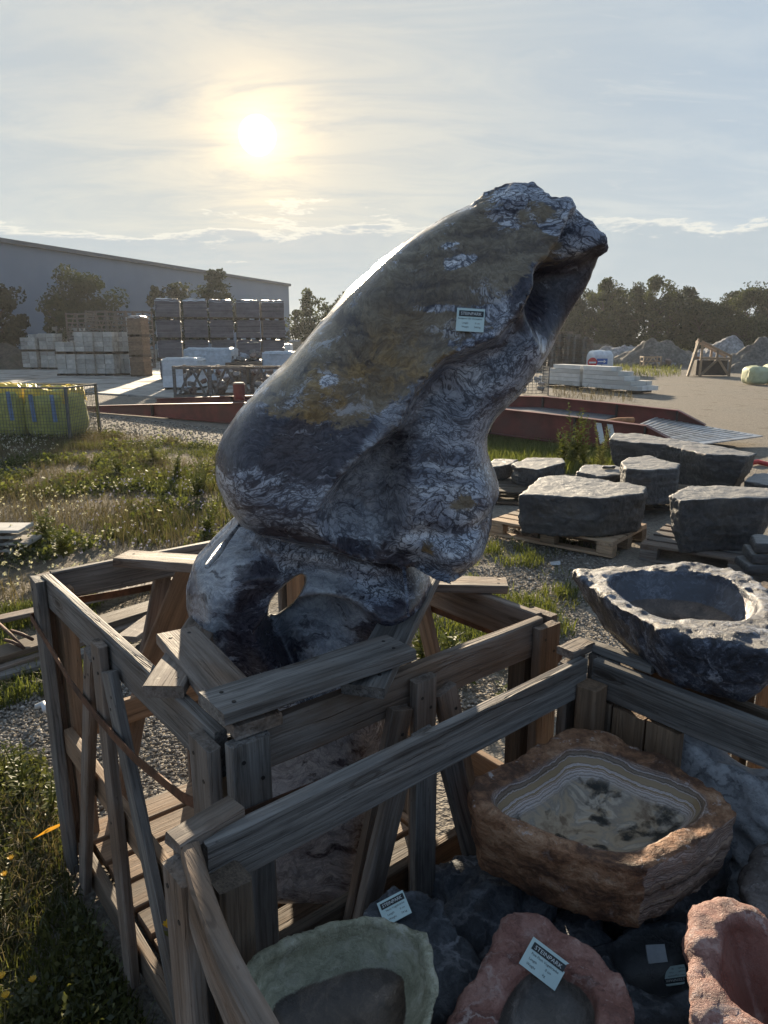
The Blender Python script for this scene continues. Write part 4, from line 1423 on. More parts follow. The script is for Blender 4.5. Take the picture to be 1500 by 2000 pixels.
def price_label(M, wd, ht, lines, label):
    t = thing('price_label', label, 'label', group='price labels on the stones')
    t.matrix_basis = M
    mb = MB()
    mb.box((0, 0, 0.0008), (wd, ht, 0.0016))
    local('card', mb.mesh('card'), M_LABEL, t)
    mb = MB()
    mb.box((wd * 0.02, ht * 0.27, 0.0019), (wd * 0.88, ht * 0.25, 0.0006))
    band = local('title_band', mb.mesh('band'), M_BLACK, t)
    me = text_mesh('STEINPARK', ht * 0.19)
    xs = [v.co.x for v in me.vertices]
    k = wd * 0.74 / (max(xs) - min(xs))
    local('lettering', me, M_PRINTW, band, (-wd * 0.36, ht * 0.205, 0.0026), scale=(k, 1, 1))
    for i, (x, y, s, sz) in enumerate(lines):
        local('lettering', text_mesh(s, ht * sz), M_BLACK, t, (x * wd, y * ht, 0.0020))
    return t


def on_surface(o, px, py, roll, lift=0.004, tilt=0.0):
    for k in range(60):
        loc, nor = hit(o, px + 4 * math.cos(k * 2.4) * k ** 0.5, py + 4 * math.sin(k * 2.4) * k ** 0.5)
        if loc is not None: break
    # average the normal around the spot
    ns = Vector()
    for dx, dy in ((0, 0), (14, 0), (-14, 0), (0, 12), (0, -12)):
        r = hit(o, px + dx, py + dy)
        if r[0] is not None:
            ns += r[1]
    z = ns.normalized()
    if z.dot(ray(px, py)) > 0: z = -z
    view = ray(px, py).normalized()
    x = Vector((1, 0, 0)); x = (x - z * x.dot(z)).normalized()
    y = z.cross(x)
    M = Matrix((x, y, z)).transposed().to_4x4()
    return Matrix.Translation(loc + z * lift) @ M @ Matrix.Rotation(roll, 4, 'Z')


price_label(on_surface(SCULPT, 918, 627, R(-4), 0.007), 0.056, 0.046,
            [(-0.44, 0.02, 'Sculpture 3D Christalina', 0.105), (-0.30, -0.17, 'Length          0 cm', 0.105), (-0.30, -0.34, 'Weight        344 kg', 0.105)],
            'pale price card stuck on the tall polished sculpture')

# ------------------------------------------------------------------ stone basins and boulders


def basin(name, label, cat, outline, height, matl, loc, rz=0.0, strata=0.0, tilt=(0, 0), cavity=None, seed=0, taper=0.25, rough=0.012, h=0.009, top_rough=0.006, layer=False, round_=0.012, group=None, flat_noise=0.0, rub=3.0, ledge=None):
    """rough stone with flat top; outline in local metres; cavity = (outline, depth, slope)"""
    xs_ = [p[0] for p in outline]; ys_ = [p[1] for p in outline]
    m = 0.05
    gx = np.arange(min(xs_) - m, max(xs_) + m, h)
    gy = np.arange(min(ys_) - m, max(ys_) + m, h)
    gz = np.arange(-m, height + m + 0.03, h)
    X, Y = np.meshgrid(gx, gy, indexing='ij')
    d2 = -poly_sdf(X, Y, outline)                    # negative inside
    PN = np.stack([X * 9, Y * 9, X * 0 + seed * 3.1], -1)
    topz = height + top_rough * 2.2 * fbm(PN, 3, seed) + flat_noise * fbm(PN * 0.35, 2, seed + 4)
    Z = gz[None, None, :]
    side = d2[:, :, None] + taper * np.clip(height - Z, 0, None) * (0.6 + 0.8 * (np.clip(height - Z, 0, None) / height))
    if strata:
        lz = np.floor(gz / 0.045 + 0.3 * np.sin(gz * 40 + seed))
        hs_ = _hash(lz, lz * 0, lz * 0 + 3, seed) - 0.5
        wob_ = fbm(np.stack([X * 3, Y * 3, X * 0 + seed], -1), 2, seed + 6)
        side = side + strata * hs_[None, None, :] * (0.6 + wob_[:, :, None])
    cap = Z - topz[:, :, None]
    k = round_
    a, b = side, cap
    hm = np.clip(0.5 + 0.5 * (a - b) / k, 0, 1)
    F = b * (1 - hm) + a * hm + k * hm * (1 - hm)
    F = np.maximum(F, -Z)
    if cavity:
        cpoly, cdep, cslope = cavity
        c2 = -poly_sdf(X, Y, cpoly)
        fl = height - cdep
        cs_ = c2[:, :, None] + cslope * np.clip(height - Z, 0, None) ** 1.35 * 2.2
        cf = fl - Z
        k2 = 0.035
        hm = np.clip(0.5 + 0.5 * (cs_ - cf) / k2, 0, 1)
        C = cf * (1 - hm) + cs_ * hm + k2 * hm * (1 - hm)
        k3 = 0.008
        a, b = F, -C
        hm = np.clip(0.5 + 0.5 * (a - b) / k3, 0, 1)
        F = b * (1 - hm) + a * hm + k3 * hm * (1 - hm)
    F[0] = F[-1] = 1; F[:, 0] = F[:, -1] = 1; F[:, :, 0] = F[:, :, -1] = 1
    V, Q = surface_nets(F, (gx[0], gy[0], gz[0]), h)
    N = vnormals(V, Q)
    if cavity:
        c2v = -poly_sdf(V[:, 0], V[:, 1], cpoly)
        cav = sstep(0.006, -0.006, c2v) * (V[:, 2] > height - cdep - 0.03)
        flo = sstep(height - cdep + 0.042, height - cdep + 0.022, V[:, 2]) * cav
    else:
        c2v = np.zeros(len(V)); cav = np.zeros(len(V)); flo = np.zeros(len(V))
    n1 = fbm(V * 7 + seed, 3, seed + 1, 0.55)
    n2 = 1 - np.abs(fbm(V * 16 + seed, 3, seed + 3, 0.6)) * 2
    amp = rough * (1 - cav * 0.94) * (1 - (0.90 if strata else 0.35) * np.clip(N[:, 2], 0, 1))
    V = V + N * (amp * (n1 * 0.9 + n2 * 0.35))[:, None]
    V = V + N * ((1 - cav) * (1 - (0.75 if strata else 0) * np.clip(N[:, 2], 0, 1)) * np.clip(rough, 0, 0.02) * 0.40 * fbm(V * 42, 3, seed + 9, 0.62))[:, None]
    me = mesh_np(name, V, Q, True)
    set_attr(me, 'cav', cav)
    set_attr(me, 'floor', flo)
    if layer:
        set_attr(me, 'layer', np.clip(-c2v, -0.1, 1) * 0.62 + (height - V[:, 2]) * 0.45)
    M = Matrix.Translation(loc) @ Matrix.Rotation(rz, 4, 'Z') @ Matrix.Translation((0, 0, height)) @ Matrix.Rotation(tilt[0], 4, 'X') @ Matrix.Rotation(tilt[1], 4, 'Y') @ Matrix.Translation((0, 0, -height))
    o = obj(name, me, matl, None, M)
    return tag(o, label, cat, group)


def outline_from_px(pxs, z, c):
    """ground outline seen in the photograph, in metres about c"""
    return [(G(a, b, z).x - c.x, G(a, b, z).y - c.y) for a, b in pxs]


# dark veined basin on the right-hand crate
zr = 1.20
c = G(1345, 1195, zr)
ol = outline_from_px([(1116, 1112), (1160, 1104), (1210, 1102), (1290, 1098), (1370, 1097), (1430, 1108), (1500, 1148), (1560, 1200), (1575, 1245), (1520, 1275), (1430, 1262), (1360, 1250), (1290, 1232), (1210, 1185), (1150, 1140)], zr, c)
cv = smooth_poly(outline_from_px([(1182, 1128), (1225, 1114), (1300, 1112), (1400, 1124), (1460, 1150), (1488, 1180), (1470, 1206), (1420, 1218), (1340, 1212), (1262, 1190), (1205, 1156)], zr, c), 2)
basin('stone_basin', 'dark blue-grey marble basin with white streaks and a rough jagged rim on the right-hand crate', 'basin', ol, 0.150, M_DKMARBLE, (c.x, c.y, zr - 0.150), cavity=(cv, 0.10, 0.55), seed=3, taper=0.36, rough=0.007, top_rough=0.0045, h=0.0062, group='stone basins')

# banded onyx basin
zr = 0.955
c = G(1180, 1570, zr)
ol = outline_from_px([(914, 1548), (930, 1519), (1000, 1484), (1060, 1450), (1106, 1425), (1165, 1421), (1215, 1437), (1300, 1468), (1380, 1518), (1438, 1564), (1447, 1588), (1352, 1655), (1268, 1697), (1210, 1688), (1150, 1674), (1080, 1654), (1000, 1618), (930, 1582)], zr, c)
cv = smooth_poly(outline_from_px([(958, 1554), (985, 1536), (1050, 1502), (1090, 1470), (1125, 1458), (1200, 1470), (1262, 1500), (1330, 1520), (1385, 1552), (1372, 1586), (1320, 1622), (1262, 1650), (1200, 1662), (1120, 1640), (1030, 1604), (975, 1582)], zr, c), 2)
basin('stone_basin', 'squarish brown onyx basin with wavy purple-white bands inside, in the foreground crate', 'basin', ol, 0.138, M_ONYX, (c.x, c.y, zr - 0.138), cavity=(cv, 0.080, 0.85), seed=8, taper=0.10, rough=0.0075, top_rough=0.0035, layer=True, h=0.0065, round_=0.007, group='stone basins')

# green onyx basin
zr = 0.90
c = G(672, 1960, zr)
ol = outline_from_px([(478, 1900), (520, 1868), (580, 1842), (650, 1818), (710, 1806), (790, 1812), (836, 1832), (852, 1880), (862, 1930), (850, 1985), (830, 2080), (740, 2160), (600, 2160), (500, 2100), (470, 1990)], zr, c)
cv = smooth_poly(outline_from_px([(488, 1940), (500, 1905), (535, 1880), (595, 1856), (660, 1834), (715, 1822), (782, 1828), (820, 1850), (832, 1890), (838, 1935), (826, 1990), (800, 2070), (730, 2130), (610, 2130), (515, 2080), (488, 1990)], zr, c), 2)
basin('stone_basin', 'pale green onyx basin with a dark dirty floor beside the bowed rail', 'basin', ol, 0.19, M_GREENONYX, (c.x, c.y, zr - 0.19), cavity=(cv, 0.085, 0.62), seed=12, taper=0.22, rough=0.006, top_rough=0.004, h=0.0065, round_=0.006, tilt=(R(7), R(3)), group='stone basins')

# pink basin, front middle
zr = 0.86
c = G(1055, 1950, zr)
ol = outline_from_px([(862, 1985), (905, 1918), (968, 1842), (1000, 1810), (1045, 1816), (1110, 1842), (1175, 1872), (1218, 1910), (1236, 1960), (1240, 2040), (1200, 2120), (1050, 2160), (900, 2130), (850, 2050)], zr, c)
cv = smooth_poly(outline_from_px([(955, 2010), (985, 1935), (1025, 1888), (1080, 1892), (1140, 1918), (1172, 1960), (1165, 2040), (1090, 2095), (1000, 2090)], zr, c), 2)
PINK1 = basin('stone_basin', 'pink marble basin with a price card and greyish floor at the bottom of the picture', 'basin', ol, 0.17, M_PINK, (c.x, c.y, zr - 0.17), cavity=(cv, 0.050, 0.28), seed=15, taper=0.2, rough=0.010, top_rough=0.006, h=0.007, tilt=(R(13), R(-4)), group='stone basins')

# rose basin, front right
zr = 0.93
c = G(1470, 1930, zr)
ol = outline_from_px([(1352, 1772), (1400, 1760), (1470, 1790), (1560, 1850), (1640, 1960), (1600, 2080), (1480, 2090), (1380, 2010), (1348, 1960), (1350, 1860)], zr, c)
cv = smooth_poly(outline_from_px([(1418, 1800), (1480, 1820), (1560, 1880), (1600, 1970), (1560, 2010), (1480, 1985), (1410, 1930), (1400, 1870)], zr, c), 2)
basin('stone_basin', 'rose-red marble basin with a smooth hollow at the lower right corner', 'basin', ol, 0.20, M_RED_MARBLE, (c.x, c.y, zr - 0.20), cavity=(cv, 0.12, 0.5), seed=19, taper=0.14, rough=0.010, top_rough=0.006, h=0.007, tilt=(R(4), R(-6)), group='stone basins')

# dark basin below, with paper scraps
zr = 0.72
c = G(1265, 1880, zr)
ol = outline_from_px([(1150, 1830), (1250, 1790), (1370, 1800), (1400, 1900), (1380, 1985), (1240, 1990), (1190, 1900)], zr, c)
cv = smooth_poly(outline_from_px([(1180, 1835), (1260, 1806), (1350, 1820), (1372, 1895), (1350, 1935), (1250, 1940), (1200, 1890)], zr, c), 2)
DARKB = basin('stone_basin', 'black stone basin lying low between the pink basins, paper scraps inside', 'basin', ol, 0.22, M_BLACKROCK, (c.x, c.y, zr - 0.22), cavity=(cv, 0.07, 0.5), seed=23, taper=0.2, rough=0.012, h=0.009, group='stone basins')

# black rock carrying a price card
zr = 0.80
c = G(815, 1825, zr)
ol = outline_from_px([(680, 1790), (712, 1758), (770, 1728), (800, 1736), (840, 1730), (880, 1782), (920, 1826), (958, 1868), (930, 1930), (850, 1960), (740, 1900)], zr, c)
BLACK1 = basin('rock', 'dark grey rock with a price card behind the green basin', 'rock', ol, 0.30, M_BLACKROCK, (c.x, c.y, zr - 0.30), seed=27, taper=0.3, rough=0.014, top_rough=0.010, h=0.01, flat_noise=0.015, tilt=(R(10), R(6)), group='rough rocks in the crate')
# black boulder under the onyx basin
zr = 0.73
c = G(960, 1720, zr)
ol = outline_from_px([(836, 1700), (850, 1650), (900, 1620), (960, 1640), (1020, 1700), (1090, 1740), (1080, 1800), (1000, 1840), (900, 1800)], zr, c)
basin('rock', 'black boulder with white flecks left of the banded onyx basin', 'rock', ol, 0.42, M_BLACKROCK, (c.x, c.y, zr - 0.42), seed=31, taper=0.2, rough=0.03, top_rough=0.02, h=0.011, flat_noise=0.05, round_=0.06, group='rough rocks in the crate')
zr = 0.70
c = G(1120, 1800, zr)
ol = outline_from_px([(1070, 1800), (1100, 1760), (1170, 1780), (1200, 1850), (1180, 1900), (1120, 1880)], zr, c)
basin('rock', 'small black rock between the onyx basin and the front pink basin', 'rock', ol, 0.40, M_BLACKROCK, (c.x, c.y, zr - 0.40), seed=33, taper=0.2, rough=0.02, h=0.011, round_=0.04, group='rough rocks in the crate')
# bigger dark block that carries the onyx basin
c = G(1210, 1600, 0.78)
ol = [(-0.19, -0.13), (0.0, -0.17), (0.18, -0.12), (0.22, 0.02), (0.15, 0.14), (-0.05, 0.17), (-0.2, 0.08)]
basin('rock', 'black block underneath the banded onyx basin', 'rock', ol, 0.680, M_BLACKROCK, (c.x, c.y, 0.136), seed=35, taper=0.02, rough=0.02, h=0.016, round_=0.04, group='rough rocks in the crate')
zr = 0.86
c = G(1490, 1700, zr)
ol = outline_from_px([(1452, 1690), (1480, 1640), (1540, 1620), (1600, 1680), (1590, 1760), (1500, 1775), (1455, 1750)], zr, c)
basin('rock', 'grey-pink rough rock at the right edge beside the banded basin', 'rock', ol, 0.28, M_GREYROCK, (c.x, c.y, zr - 0.28), seed=37, taper=0.15, rough=0.02, h=0.009, round_=0.04, group='rough rocks in the crate')
# white marble behind
rot = lambda pts, a: [(x * math.cos(a) - y * math.sin(a), x * math.sin(a) + y * math.cos(a)) for x, y in pts]
c = Vector((R2.x, R2.y, 0)) + g2 * 0.43 + f2 * 0.055
basin('rock', 'white marble boulder with dark veins between the two crates on the right', 'rock', [(-0.27, -0.035), (-0.1, -0.05), (0.1, -0.04), (0.27, -0.03), (0.25, 0.035), (-0.24, 0.035)], 0.93, M_WHITEMARBLE, (c.x, c.y, 0.0), rz=math.atan2(g2.y, g2.x), seed=41, taper=0.0, rough=0.012, h=0.012, top_rough=0.014, round_=0.02, flat_noise=0.045, group='rough rocks in the crate')
c = Vector((R2.x, R2.y, 0)) + g2 * 0.80 + f2 * 0.05
basin('rock', 'small white marble stone right of the veined boulder', 'rock', [(-0.05, -0.03), (0.03, -0.04), (0.05, 0.0), (0.0, 0.04), (-0.05, 0.02)], 0.90, M_WHITEMARBLE, (c.x, c.y, 0.0), seed=43, taper=0.03, rough=0.012, h=0.011, round_=0.03, group='rough rocks in the crate')
c = Vector((N3.x, N3.y, 0)) + g2 * 0.66 + f2 * 0.52
basin('rock', 'white marble block in the right-hand crate below the dark basin', 'rock', [(-0.2, -0.16), (0.16, -0.2), (0.22, 0.06), (0.06, 0.2), (-0.2, 0.12)], 0.88, M_WHITEMARBLE, (c.x, c.y, 0.136), seed=45, taper=0.03, rough=0.016, h=0.014, round_=0.03, group='rough rocks in the crate')
# stones that carry the pile
mid2 = (N2 + R2) / 2
fillers = [(0.18, 0.34, 0.52, 'dark rock under the pale green basin'), (0.46, 0.34, 0.44, 'dark rock under the price-card rock'), (0.42, 0.62, 0.52, 'dark rock under the front pink basin'), (0.72, 0.72, 0.50, 'dark rock under the rose basin'), (0.66, 0.42, 0.36, 'dark rock under the low black basin')]
for i, (u, v, hh, lb) in enumerate(fillers):
    c = N2 + (R2 - N2) * u + g2 * v
    basin('rock', lb, 'rock', rot([(-0.14, -0.12), (0.08, -0.15), (0.16, 0.0), (0.08, 0.14), (-0.13, 0.11)], i * 1.1), hh, M_BLACKROCK, (c.x, c.y, 0.136), seed=50 + i, taper=0.04, rough=0.02, h=0.018, round_=0.05, group='rough rocks in the crate')

_z = Vector((-0.10, -0.72, 0.69)).normalized()
_x = Vector((1, 0, 0)); _x = (_x - _z * _x.dot(_z)).normalized(); _y = _z.cross(_x)
_p, _n = next((q for q in (hit(BLACK1, 772, 1778), hit(BLACK1, 780, 1795), hit(BLACK1, 800, 1810)) if q[0] is not None), (G(775, 1785, 0.80), Vector((0, 0, 1))))
_z = (_z + _n * (1 if _n.dot(ray(775, 1790)) < 0 else -1) * 1.3).normalized()
_x = Vector((1, 0, 0)); _x = (_x - _z * _x.dot(_z)).normalized(); _y = _z.cross(_x)
price_label(Matrix.Translation(_p + _z * 0.009) @ Matrix((_x, _y, _z)).transposed().to_4x4() @ Matrix.Rotation(R(22), 4, 'Z'), 0.052, 0.043,
            [(-0.30, 0.0, 'Nero Vogeltränke', 0.115), (-0.30, -0.18, 'Length        0 cm', 0.115), (-0.30, -0.36, 'Weight       74 kg', 0.115)],
            'pale price card stuck on the dark grey rock')
price_label(on_surface(PINK1, 1062, 1880, R(-34), 0.004), 0.062, 0.044,
            [(-0.36, 0.0, 'Pink Flash Vogeltränke', 0.115), (-0.36, -0.18, 'Length          0 cm', 0.115), (-0.36, -0.36, 'Weight         kg', 0.115)],
            'pale price card lying in the front pink basin, dirty at one end')
price_label(on_surface(DARKB, 1322, 1908, R(155), 0.003), 0.050, 0.038,
            [(-0.36, 0.0, 'Nero Vogeltränke', 0.115), (-0.36, -0.18, 'Length        0 cm', 0.115), (-0.36, -0.36, 'Weight       kg', 0.115)],
            'upside-down price card in the low black basin')
mb = MB()
mb.box((0, 0, 0.001), (0.036, 0.03, 0.0016), None, 0.001)
tag(obj('paper_scrap', mb.mesh('paper'), M_PAPER, None, on_surface(DARKB, 1281, 1862, R(4), 0.002)), 'small blank grey paper scrap in the low black basin', 'paper')
# ------------------------------------------------------------------ pallets


def pallet_parts(t, L=1.2, W=0.8, matl=None, brand=False):
    matl = matl or W_PALLET
    def bx(name, c, s):
        me = board_mesh(s[0], s[1], s[2], int(abs(c[0] * 37 + c[1] * 91 + c[2] * 13) * 100) % 9999 + 3, 0, 3)
        return local(name, me, matl, t, c)
    for y in (-W / 2 + 0.05, 0, W / 2 - 0.05):
        bx('bottom_board', (0, y, 0.011), (L, 0.10, 0.022))
        for x in (-L / 2 + 0.07, 0, L / 2 - 0.07):
            bx('block', (x, y, 0.061), (0.14, 0.10, 0.078))
    for x in (-L / 2 + 0.07, 0, L / 2 - 0.07):
        o = bx('cross_board', (x, 0, 0.111), (W, 0.14, 0.022))
        o.rotation_euler = (0, 0, math.pi / 2)
    for y in (-W / 2 + 0.072, -W / 4 + 0.03, 0, W / 4 - 0.03, W / 2 - 0.072):
        bx('deck_board', (0, y, 0.133), (L, 0.13, 0.022))


def pallet(label, loc, rz, L=1.2, W=0.8, matl=None):
    t = thing('pallet', label, 'pallet', loc, rz, 'pallets carrying slate blocks')
    pallet_parts(t, L, W, matl)
    return t


def slate(label, pxs, zt, zb, seed, taper=0.05, rough=0.014, h=0.0125, tilt=(0, 0)):
    """slate block: outline of its top as seen in the photograph at height zt, base at zb"""
    cx = sum(p[0] for p in pxs) / len(pxs); cy = sum(p[1] for p in pxs) / len(pxs)
    c = G(cx, cy, zt)
    ol = outline_from_px(pxs, zt, c)
    return basin('slate_block', label, 'rock', ol, zt - zb, M_SLATE, (c.x, c.y, zb), seed=seed, taper=taper, rough=rough, h=h, strata=0.012, top_rough=0.003, round_=0.006, flat_noise=0.006, tilt=tilt, group='slate blocks')


pa, pb_, pc_ = G(957, 1046), G(1190, 1092), G(1258, 1050)
ang = math.atan2(pb_.y - pa.y, pb_.x - pa.x)
ctr = (pa + pc_) / 2
pallet('light timber pallet under the broad slate block, nearest to the sculpture', ctr, ang)
slate('broad flat-topped slate block on the light pallet', [(1012, 968), (1058, 930), (1105, 927), (1190, 938), (1262, 950), (1258, 962), (1176, 974), (1095, 970), (1040, 966)], 0.50, 0.146, 61)
a2 = G(1250, 1092, 0); b2 = G(1500, 1135, 0)
ang2 = math.atan2(b2.y - a2.y, b2.x - a2.x)
dd = Vector((math.cos(ang2), math.sin(ang2), 0))
nn = Vector((-dd.y, dd.x, 0))
pallet('grey pallet at the right edge under the tall slate block', a2 + dd * 0.75 + nn * 0.42, ang2, 1.5, 0.9, W_GREY)
slate('tall slate block at the right edge with a slanting left side', [(1308, 968), (1340, 950), (1378, 946), (1500, 952), (1520, 962), (1500, 972), (1400, 974), (1330, 978)], 0.60, 0.146, 63, taper=0.16)
for k, (zt, zb, lb) in enumerate([(0.22, 0.146, 'lowest'), (0.30, 0.224, 'middle'), (0.37, 0.304, 'top')]):
    c = G(1492, 1075, 0.3)
    basin('slate_slab', '%s of the three stacked slate slabs at the right edge' % lb, 'rock', [(-0.16, -0.10), (0.3, -0.14), (0.32, 0.2), (-0.12 + 0.03 * k, 0.18)], zt - zb, M_SLATE, (c.x + 0.02 * k, c.y, zb), seed=70 + k, taper=0.05, rough=0.006, h=0.015, round_=0.015, group='stacked slate slabs')
# row behind
a3 = G(966, 985, 0)
pallet('dark pallet under the low slate slabs beside the sculpture', a3 + Vector((0.45, 0.35, 0)), R(-12), 1.2, 0.8, W_DARK)
slate('low grey slate slab beside the sculpture, right of its companion', [(1000, 907), (1030, 893), (1098, 894), (1104, 903), (1050, 918), (1010, 912)], 0.36, 0.146, 64)
slate('small slate slab half hidden by the right side of the sculpture', [(950, 905), (968, 895), (1012, 897), (1000, 905), (965, 913)], 0.33, 0.146, 65)
a4 = G(1225, 1005, 0)
pallet('shadowed pallet behind the broad slate block', a4 + Vector((0.35, 0.6, 0)), R(-10), 1.2, 0.8, W_DARK)
slate('upright squarish slate block behind the broad one', [(1212, 903), (1226, 892), (1270, 890), (1328, 906), (1324, 914), (1270, 918), (1222, 914)], 0.52, 0.146, 66, taper=0.03)
S4 = slate('low slate slab topped by a small greenish shard', [(1126, 922), (1140, 908), (1200, 908), (1222, 914), (1212, 926), (1170, 930)], 0.36, 0.0, 67)
basin('slate_shard', 'small thin greenish slate shard lying on a low slab', 'rock', [(-0.09, -0.05), (0.07, -0.06), (0.11, 0.02), (0.0, 0.06)], 0.03, M_SLATE, tuple(G(1186, 915, 0.37)), seed=68, taper=0.2, rough=0.003, h=0.012, round_=0.01)
slate('long wedge of slate with a pointed overhanging right end', [(1190, 858), (1200, 846), (1240, 846), (1350, 862), (1478, 884), (1455, 892), (1380, 886), (1300, 868), (1215, 862)], 0.50, 0.0, 69, taper=0.22)
slate('low slate block at the right edge behind the tall one', [(1452, 938), (1475, 924), (1530, 922), (1560, 934), (1500, 946)], 0.30, 0.0, 72)

# red hose on the ground
mb = MB()
hp = [G(1462, 905, 0.03), G(1480, 902, 0.03), G(1500, 907, 0.03), G(1530, 906, 0.03), G(1580, 914, 0.03)]
mb.tube(hp, 0.035, 8)
tag(obj('hose', mb.mesh('hose', True), M_HOSE), 'red hose lying on the gravel at the right edge', 'hose')

# ------------------------------------------------------------------ red steel loading ramp
LX, LY = -8.2, 18.9


def on_line(px, py, off=0.0):
    """point of the ramp's side plane (plan line) seen at a pixel"""
    d = ray(px, py)
    n = Vector((0.527, 0.850, 0))
    p0 = Vector((LX, LY, 0)) + n * off
    t = p0.dot(n) / (d.x * n.x + d.y * n.y)
    return Vector((d.x * t, d.y * t, CAM_H + d.z * t))


ramp = thing('loading_ramp', 'long low red steel loading ramp lying behind the sculpture', 'ramp', (0, 15.5, 0))
nrm = Vector((0.527, 0.850, 0))
stn = [(148, 794, 800), (300, 790, 812), (480, 787, 832), (720, 790, 840), (960, 797, 845), (1125, 815, 868), (1262, 832, 878)]
WIDTH = 2.7


def beam(name, off, tops, bots, matl, endtip=None):
    """I-beam side: web, two flanges"""
    mbw = MB(); vs = []; fs = []
    n = len(tops)
    for tpt, bpt in zip(tops, bots):
        for p in (tpt, bpt):
            vs.append(p - nrm * 0.012); vs.append(p + nrm * 0.012)
    for i in range(n - 1):
        a, b = i * 4, i * 4 + 4
        fs += [(a, a + 2, b + 2, b), (a + 1, b + 1, b + 3, a + 3), (a, b, b + 1, a + 1), (a + 2, a + 3, b + 3, b + 2)]
    fs += [(0, 1, 3, 2), ((n - 1) * 4, (n - 1) * 4 + 2, (n - 1) * 4 + 3, (n - 1) * 4 + 1)]
    mbw.add(vs, fs)
    o = obj(name, mbw.mesh('web'), matl, ramp, Matrix())
    for pts, nm in ((tops, 'flange'), (bots, 'flange')):
        m2 = MB()
        for a, b in zip(pts[:-1], pts[1:]):
            m2.bar(a, b, 0.16, 0.022, ZUP)
        obj(nm, m2.mesh('flange'), M_RED if matl is M_RED else M_REDDK, o, Matrix())
    # stiffeners
    for i in range(1, n - 1):
        m2 = MB()
        m2.bar(tops[i] - nrm * 0.05, bots[i] - nrm * 0.05, 0.03, 0.07, nrm)
        obj('stiffener', m2.mesh('stiff'), M_REDDK, o, Matrix())
    return o


T0 = [on_line(x, a) for x, a, b in stn]
B0 = [on_line(x, b) for x, a, b in stn]
for p in B0: p.z = max(p.z, 0.0)
for a, b in zip(T0, B0): b.x, b.y = a.x, a.y
end_t = T0[-1] + (T0[-1] - T0[-2]).normalized() * 0.05
T0.append(T0[-1] + Vector((0.85, -0.527, 0)) * 0.5 + Vector((0, 0, -0.24)))
B0.append(Vector((T0[-1].x, T0[-1].y, T0[-1].z - 0.03)))
beam('side_beam', 0, T0, B0, M_RED)
sh = nrm * WIDTH
beam('side_beam', WIDTH, [p + sh + Vector((0, 0, 0.02)) for p in T0], [p + sh for p in B0], M_RED)['label'] = 'far side beam, dark and worn towards the right end'
# deck of the ramp: grating, then ribbed plate at the right end
dk = [(a * 0.55 + b * 0.45) for a, b in zip(T0, B0)]
m2 = MB()
for a, b in zip(dk[1:5], dk[2:6]):
    m2.add([a + nrm * 0.03, b + nrm * 0.03, b + sh - nrm * 0.03, a + sh - nrm * 0.03,
            a + nrm * 0.03 - ZUP * 0.03, b + nrm * 0.03 - ZUP * 0.03, b + sh - nrm * 0.03 - ZUP * 0.03, a + sh - nrm * 0.03 - ZUP * 0.03],
           [(0, 1, 2, 3), (7, 6, 5, 4), (0, 4, 5, 1), (2, 6, 7, 3), (0, 3, 7, 4), (1, 5, 6, 2)])
obj('deck_grating', m2.mesh('deck'), M_GRATE, ramp, Matrix())
ra = dk[5] * 0.35 + dk[6] * 0.65 + ZUP * 0.03
rb = dk[7] + Vector((0.85, -0.527, 0)) * 0.10
rdir = (rb - ra)
lip = obj('end_plate', (lambda m: (m.add([ra + nrm * 0.05, rb + nrm * 0.05 + Vector((0.1, -0.06, 0)), rb + sh + Vector((0.75, -0.46, -.1)), ra + sh - nrm * 0.05,
     ra + nrm * 0.05 - ZUP * .02, rb + nrm * 0.05 + Vector((0.1, -0.06, -.02)), rb + sh + Vector((0.75, -0.46, -.12)), ra + sh - nrm * 0.05 - ZUP * .02],
     [(0, 1, 2, 3), (7, 6, 5, 4), (0, 4, 5, 1), (2, 6, 7, 3), (0, 3, 7, 4), (1, 5, 6, 2)]), m.mesh('plate'))[1])(MB()), M_STEEL, ramp, Matrix())
for k in range(16):
    u = (k + 0.5) / 16
    a = ra.lerp(rb, u) + nrm * 0.1
    b = ra.lerp(rb + Vector((0.65, -0.40, -.1)), u) + sh * 0.96
    m2 = MB()
    m2.bar(a + ZUP * 0.012, b + ZUP * 0.012, 0.03, 0.014, ZUP)
    obj('rib', m2.mesh('rib'), M_STEEL, lip, Matrix())
# jack drum, striped marking, timber on the deck
jp = on_line(468, 782, 0.6); jp = Vector((jp.x, jp.y, 0.45))
m2 = MB(); m2.tube([jp, jp + ZUP * 0.05, jp + ZUP * 0.36, jp + ZUP * 0.37], [0.11, 0.13, 0.14, 0.12], 16)
obj('jack_drum', m2.mesh('drum', False), M_RED, ramp, Matrix())
m2 = MB(); m2.tube([jp + ZUP * 0.372, jp + ZUP * 0.40], [0.125, 0.12], 16)
obj('drum_lid', m2.mesh('lid'), M_TAN, ramp, Matrix())
for k in range(2):
    u0 = 0.30 + k * 0.16
    pts = []
    for (u, v) in ((u0, 0.1), (u0 + 0.08, 0.1), (u0 + 0.16, 0.9), (u0 + 0.08, 0.9)):
        a = T0[5].lerp(T0[6], u); b = B0[5].lerp(B0[6], u)
        pts.append(a.lerp(b, v) - nrm * 0.016)
    m2 = MB(); m2.add(pts + [p - nrm * 0.004 for p in pts], [(0, 1, 2, 3), (7, 6, 5, 4), (0, 4, 5, 1), (1, 5, 6, 2), (2, 6, 7, 3), (3, 7, 4, 0)])
    obj('white_stripe', m2.mesh('stripe'), M_SIGNWHITE, ramp, Matrix())
q = dk[5] * 0.6 + dk[6] * 0.4 + nrm * 1.0
m2 = MB(); m2.tube([q + Vector((-0.35, -0.1, 0.06)), q + Vector((0, 0.0, 0.09)), q + Vector((0.28, 0.05, 0.10))], [0.045, 0.06, 0.05], 8)
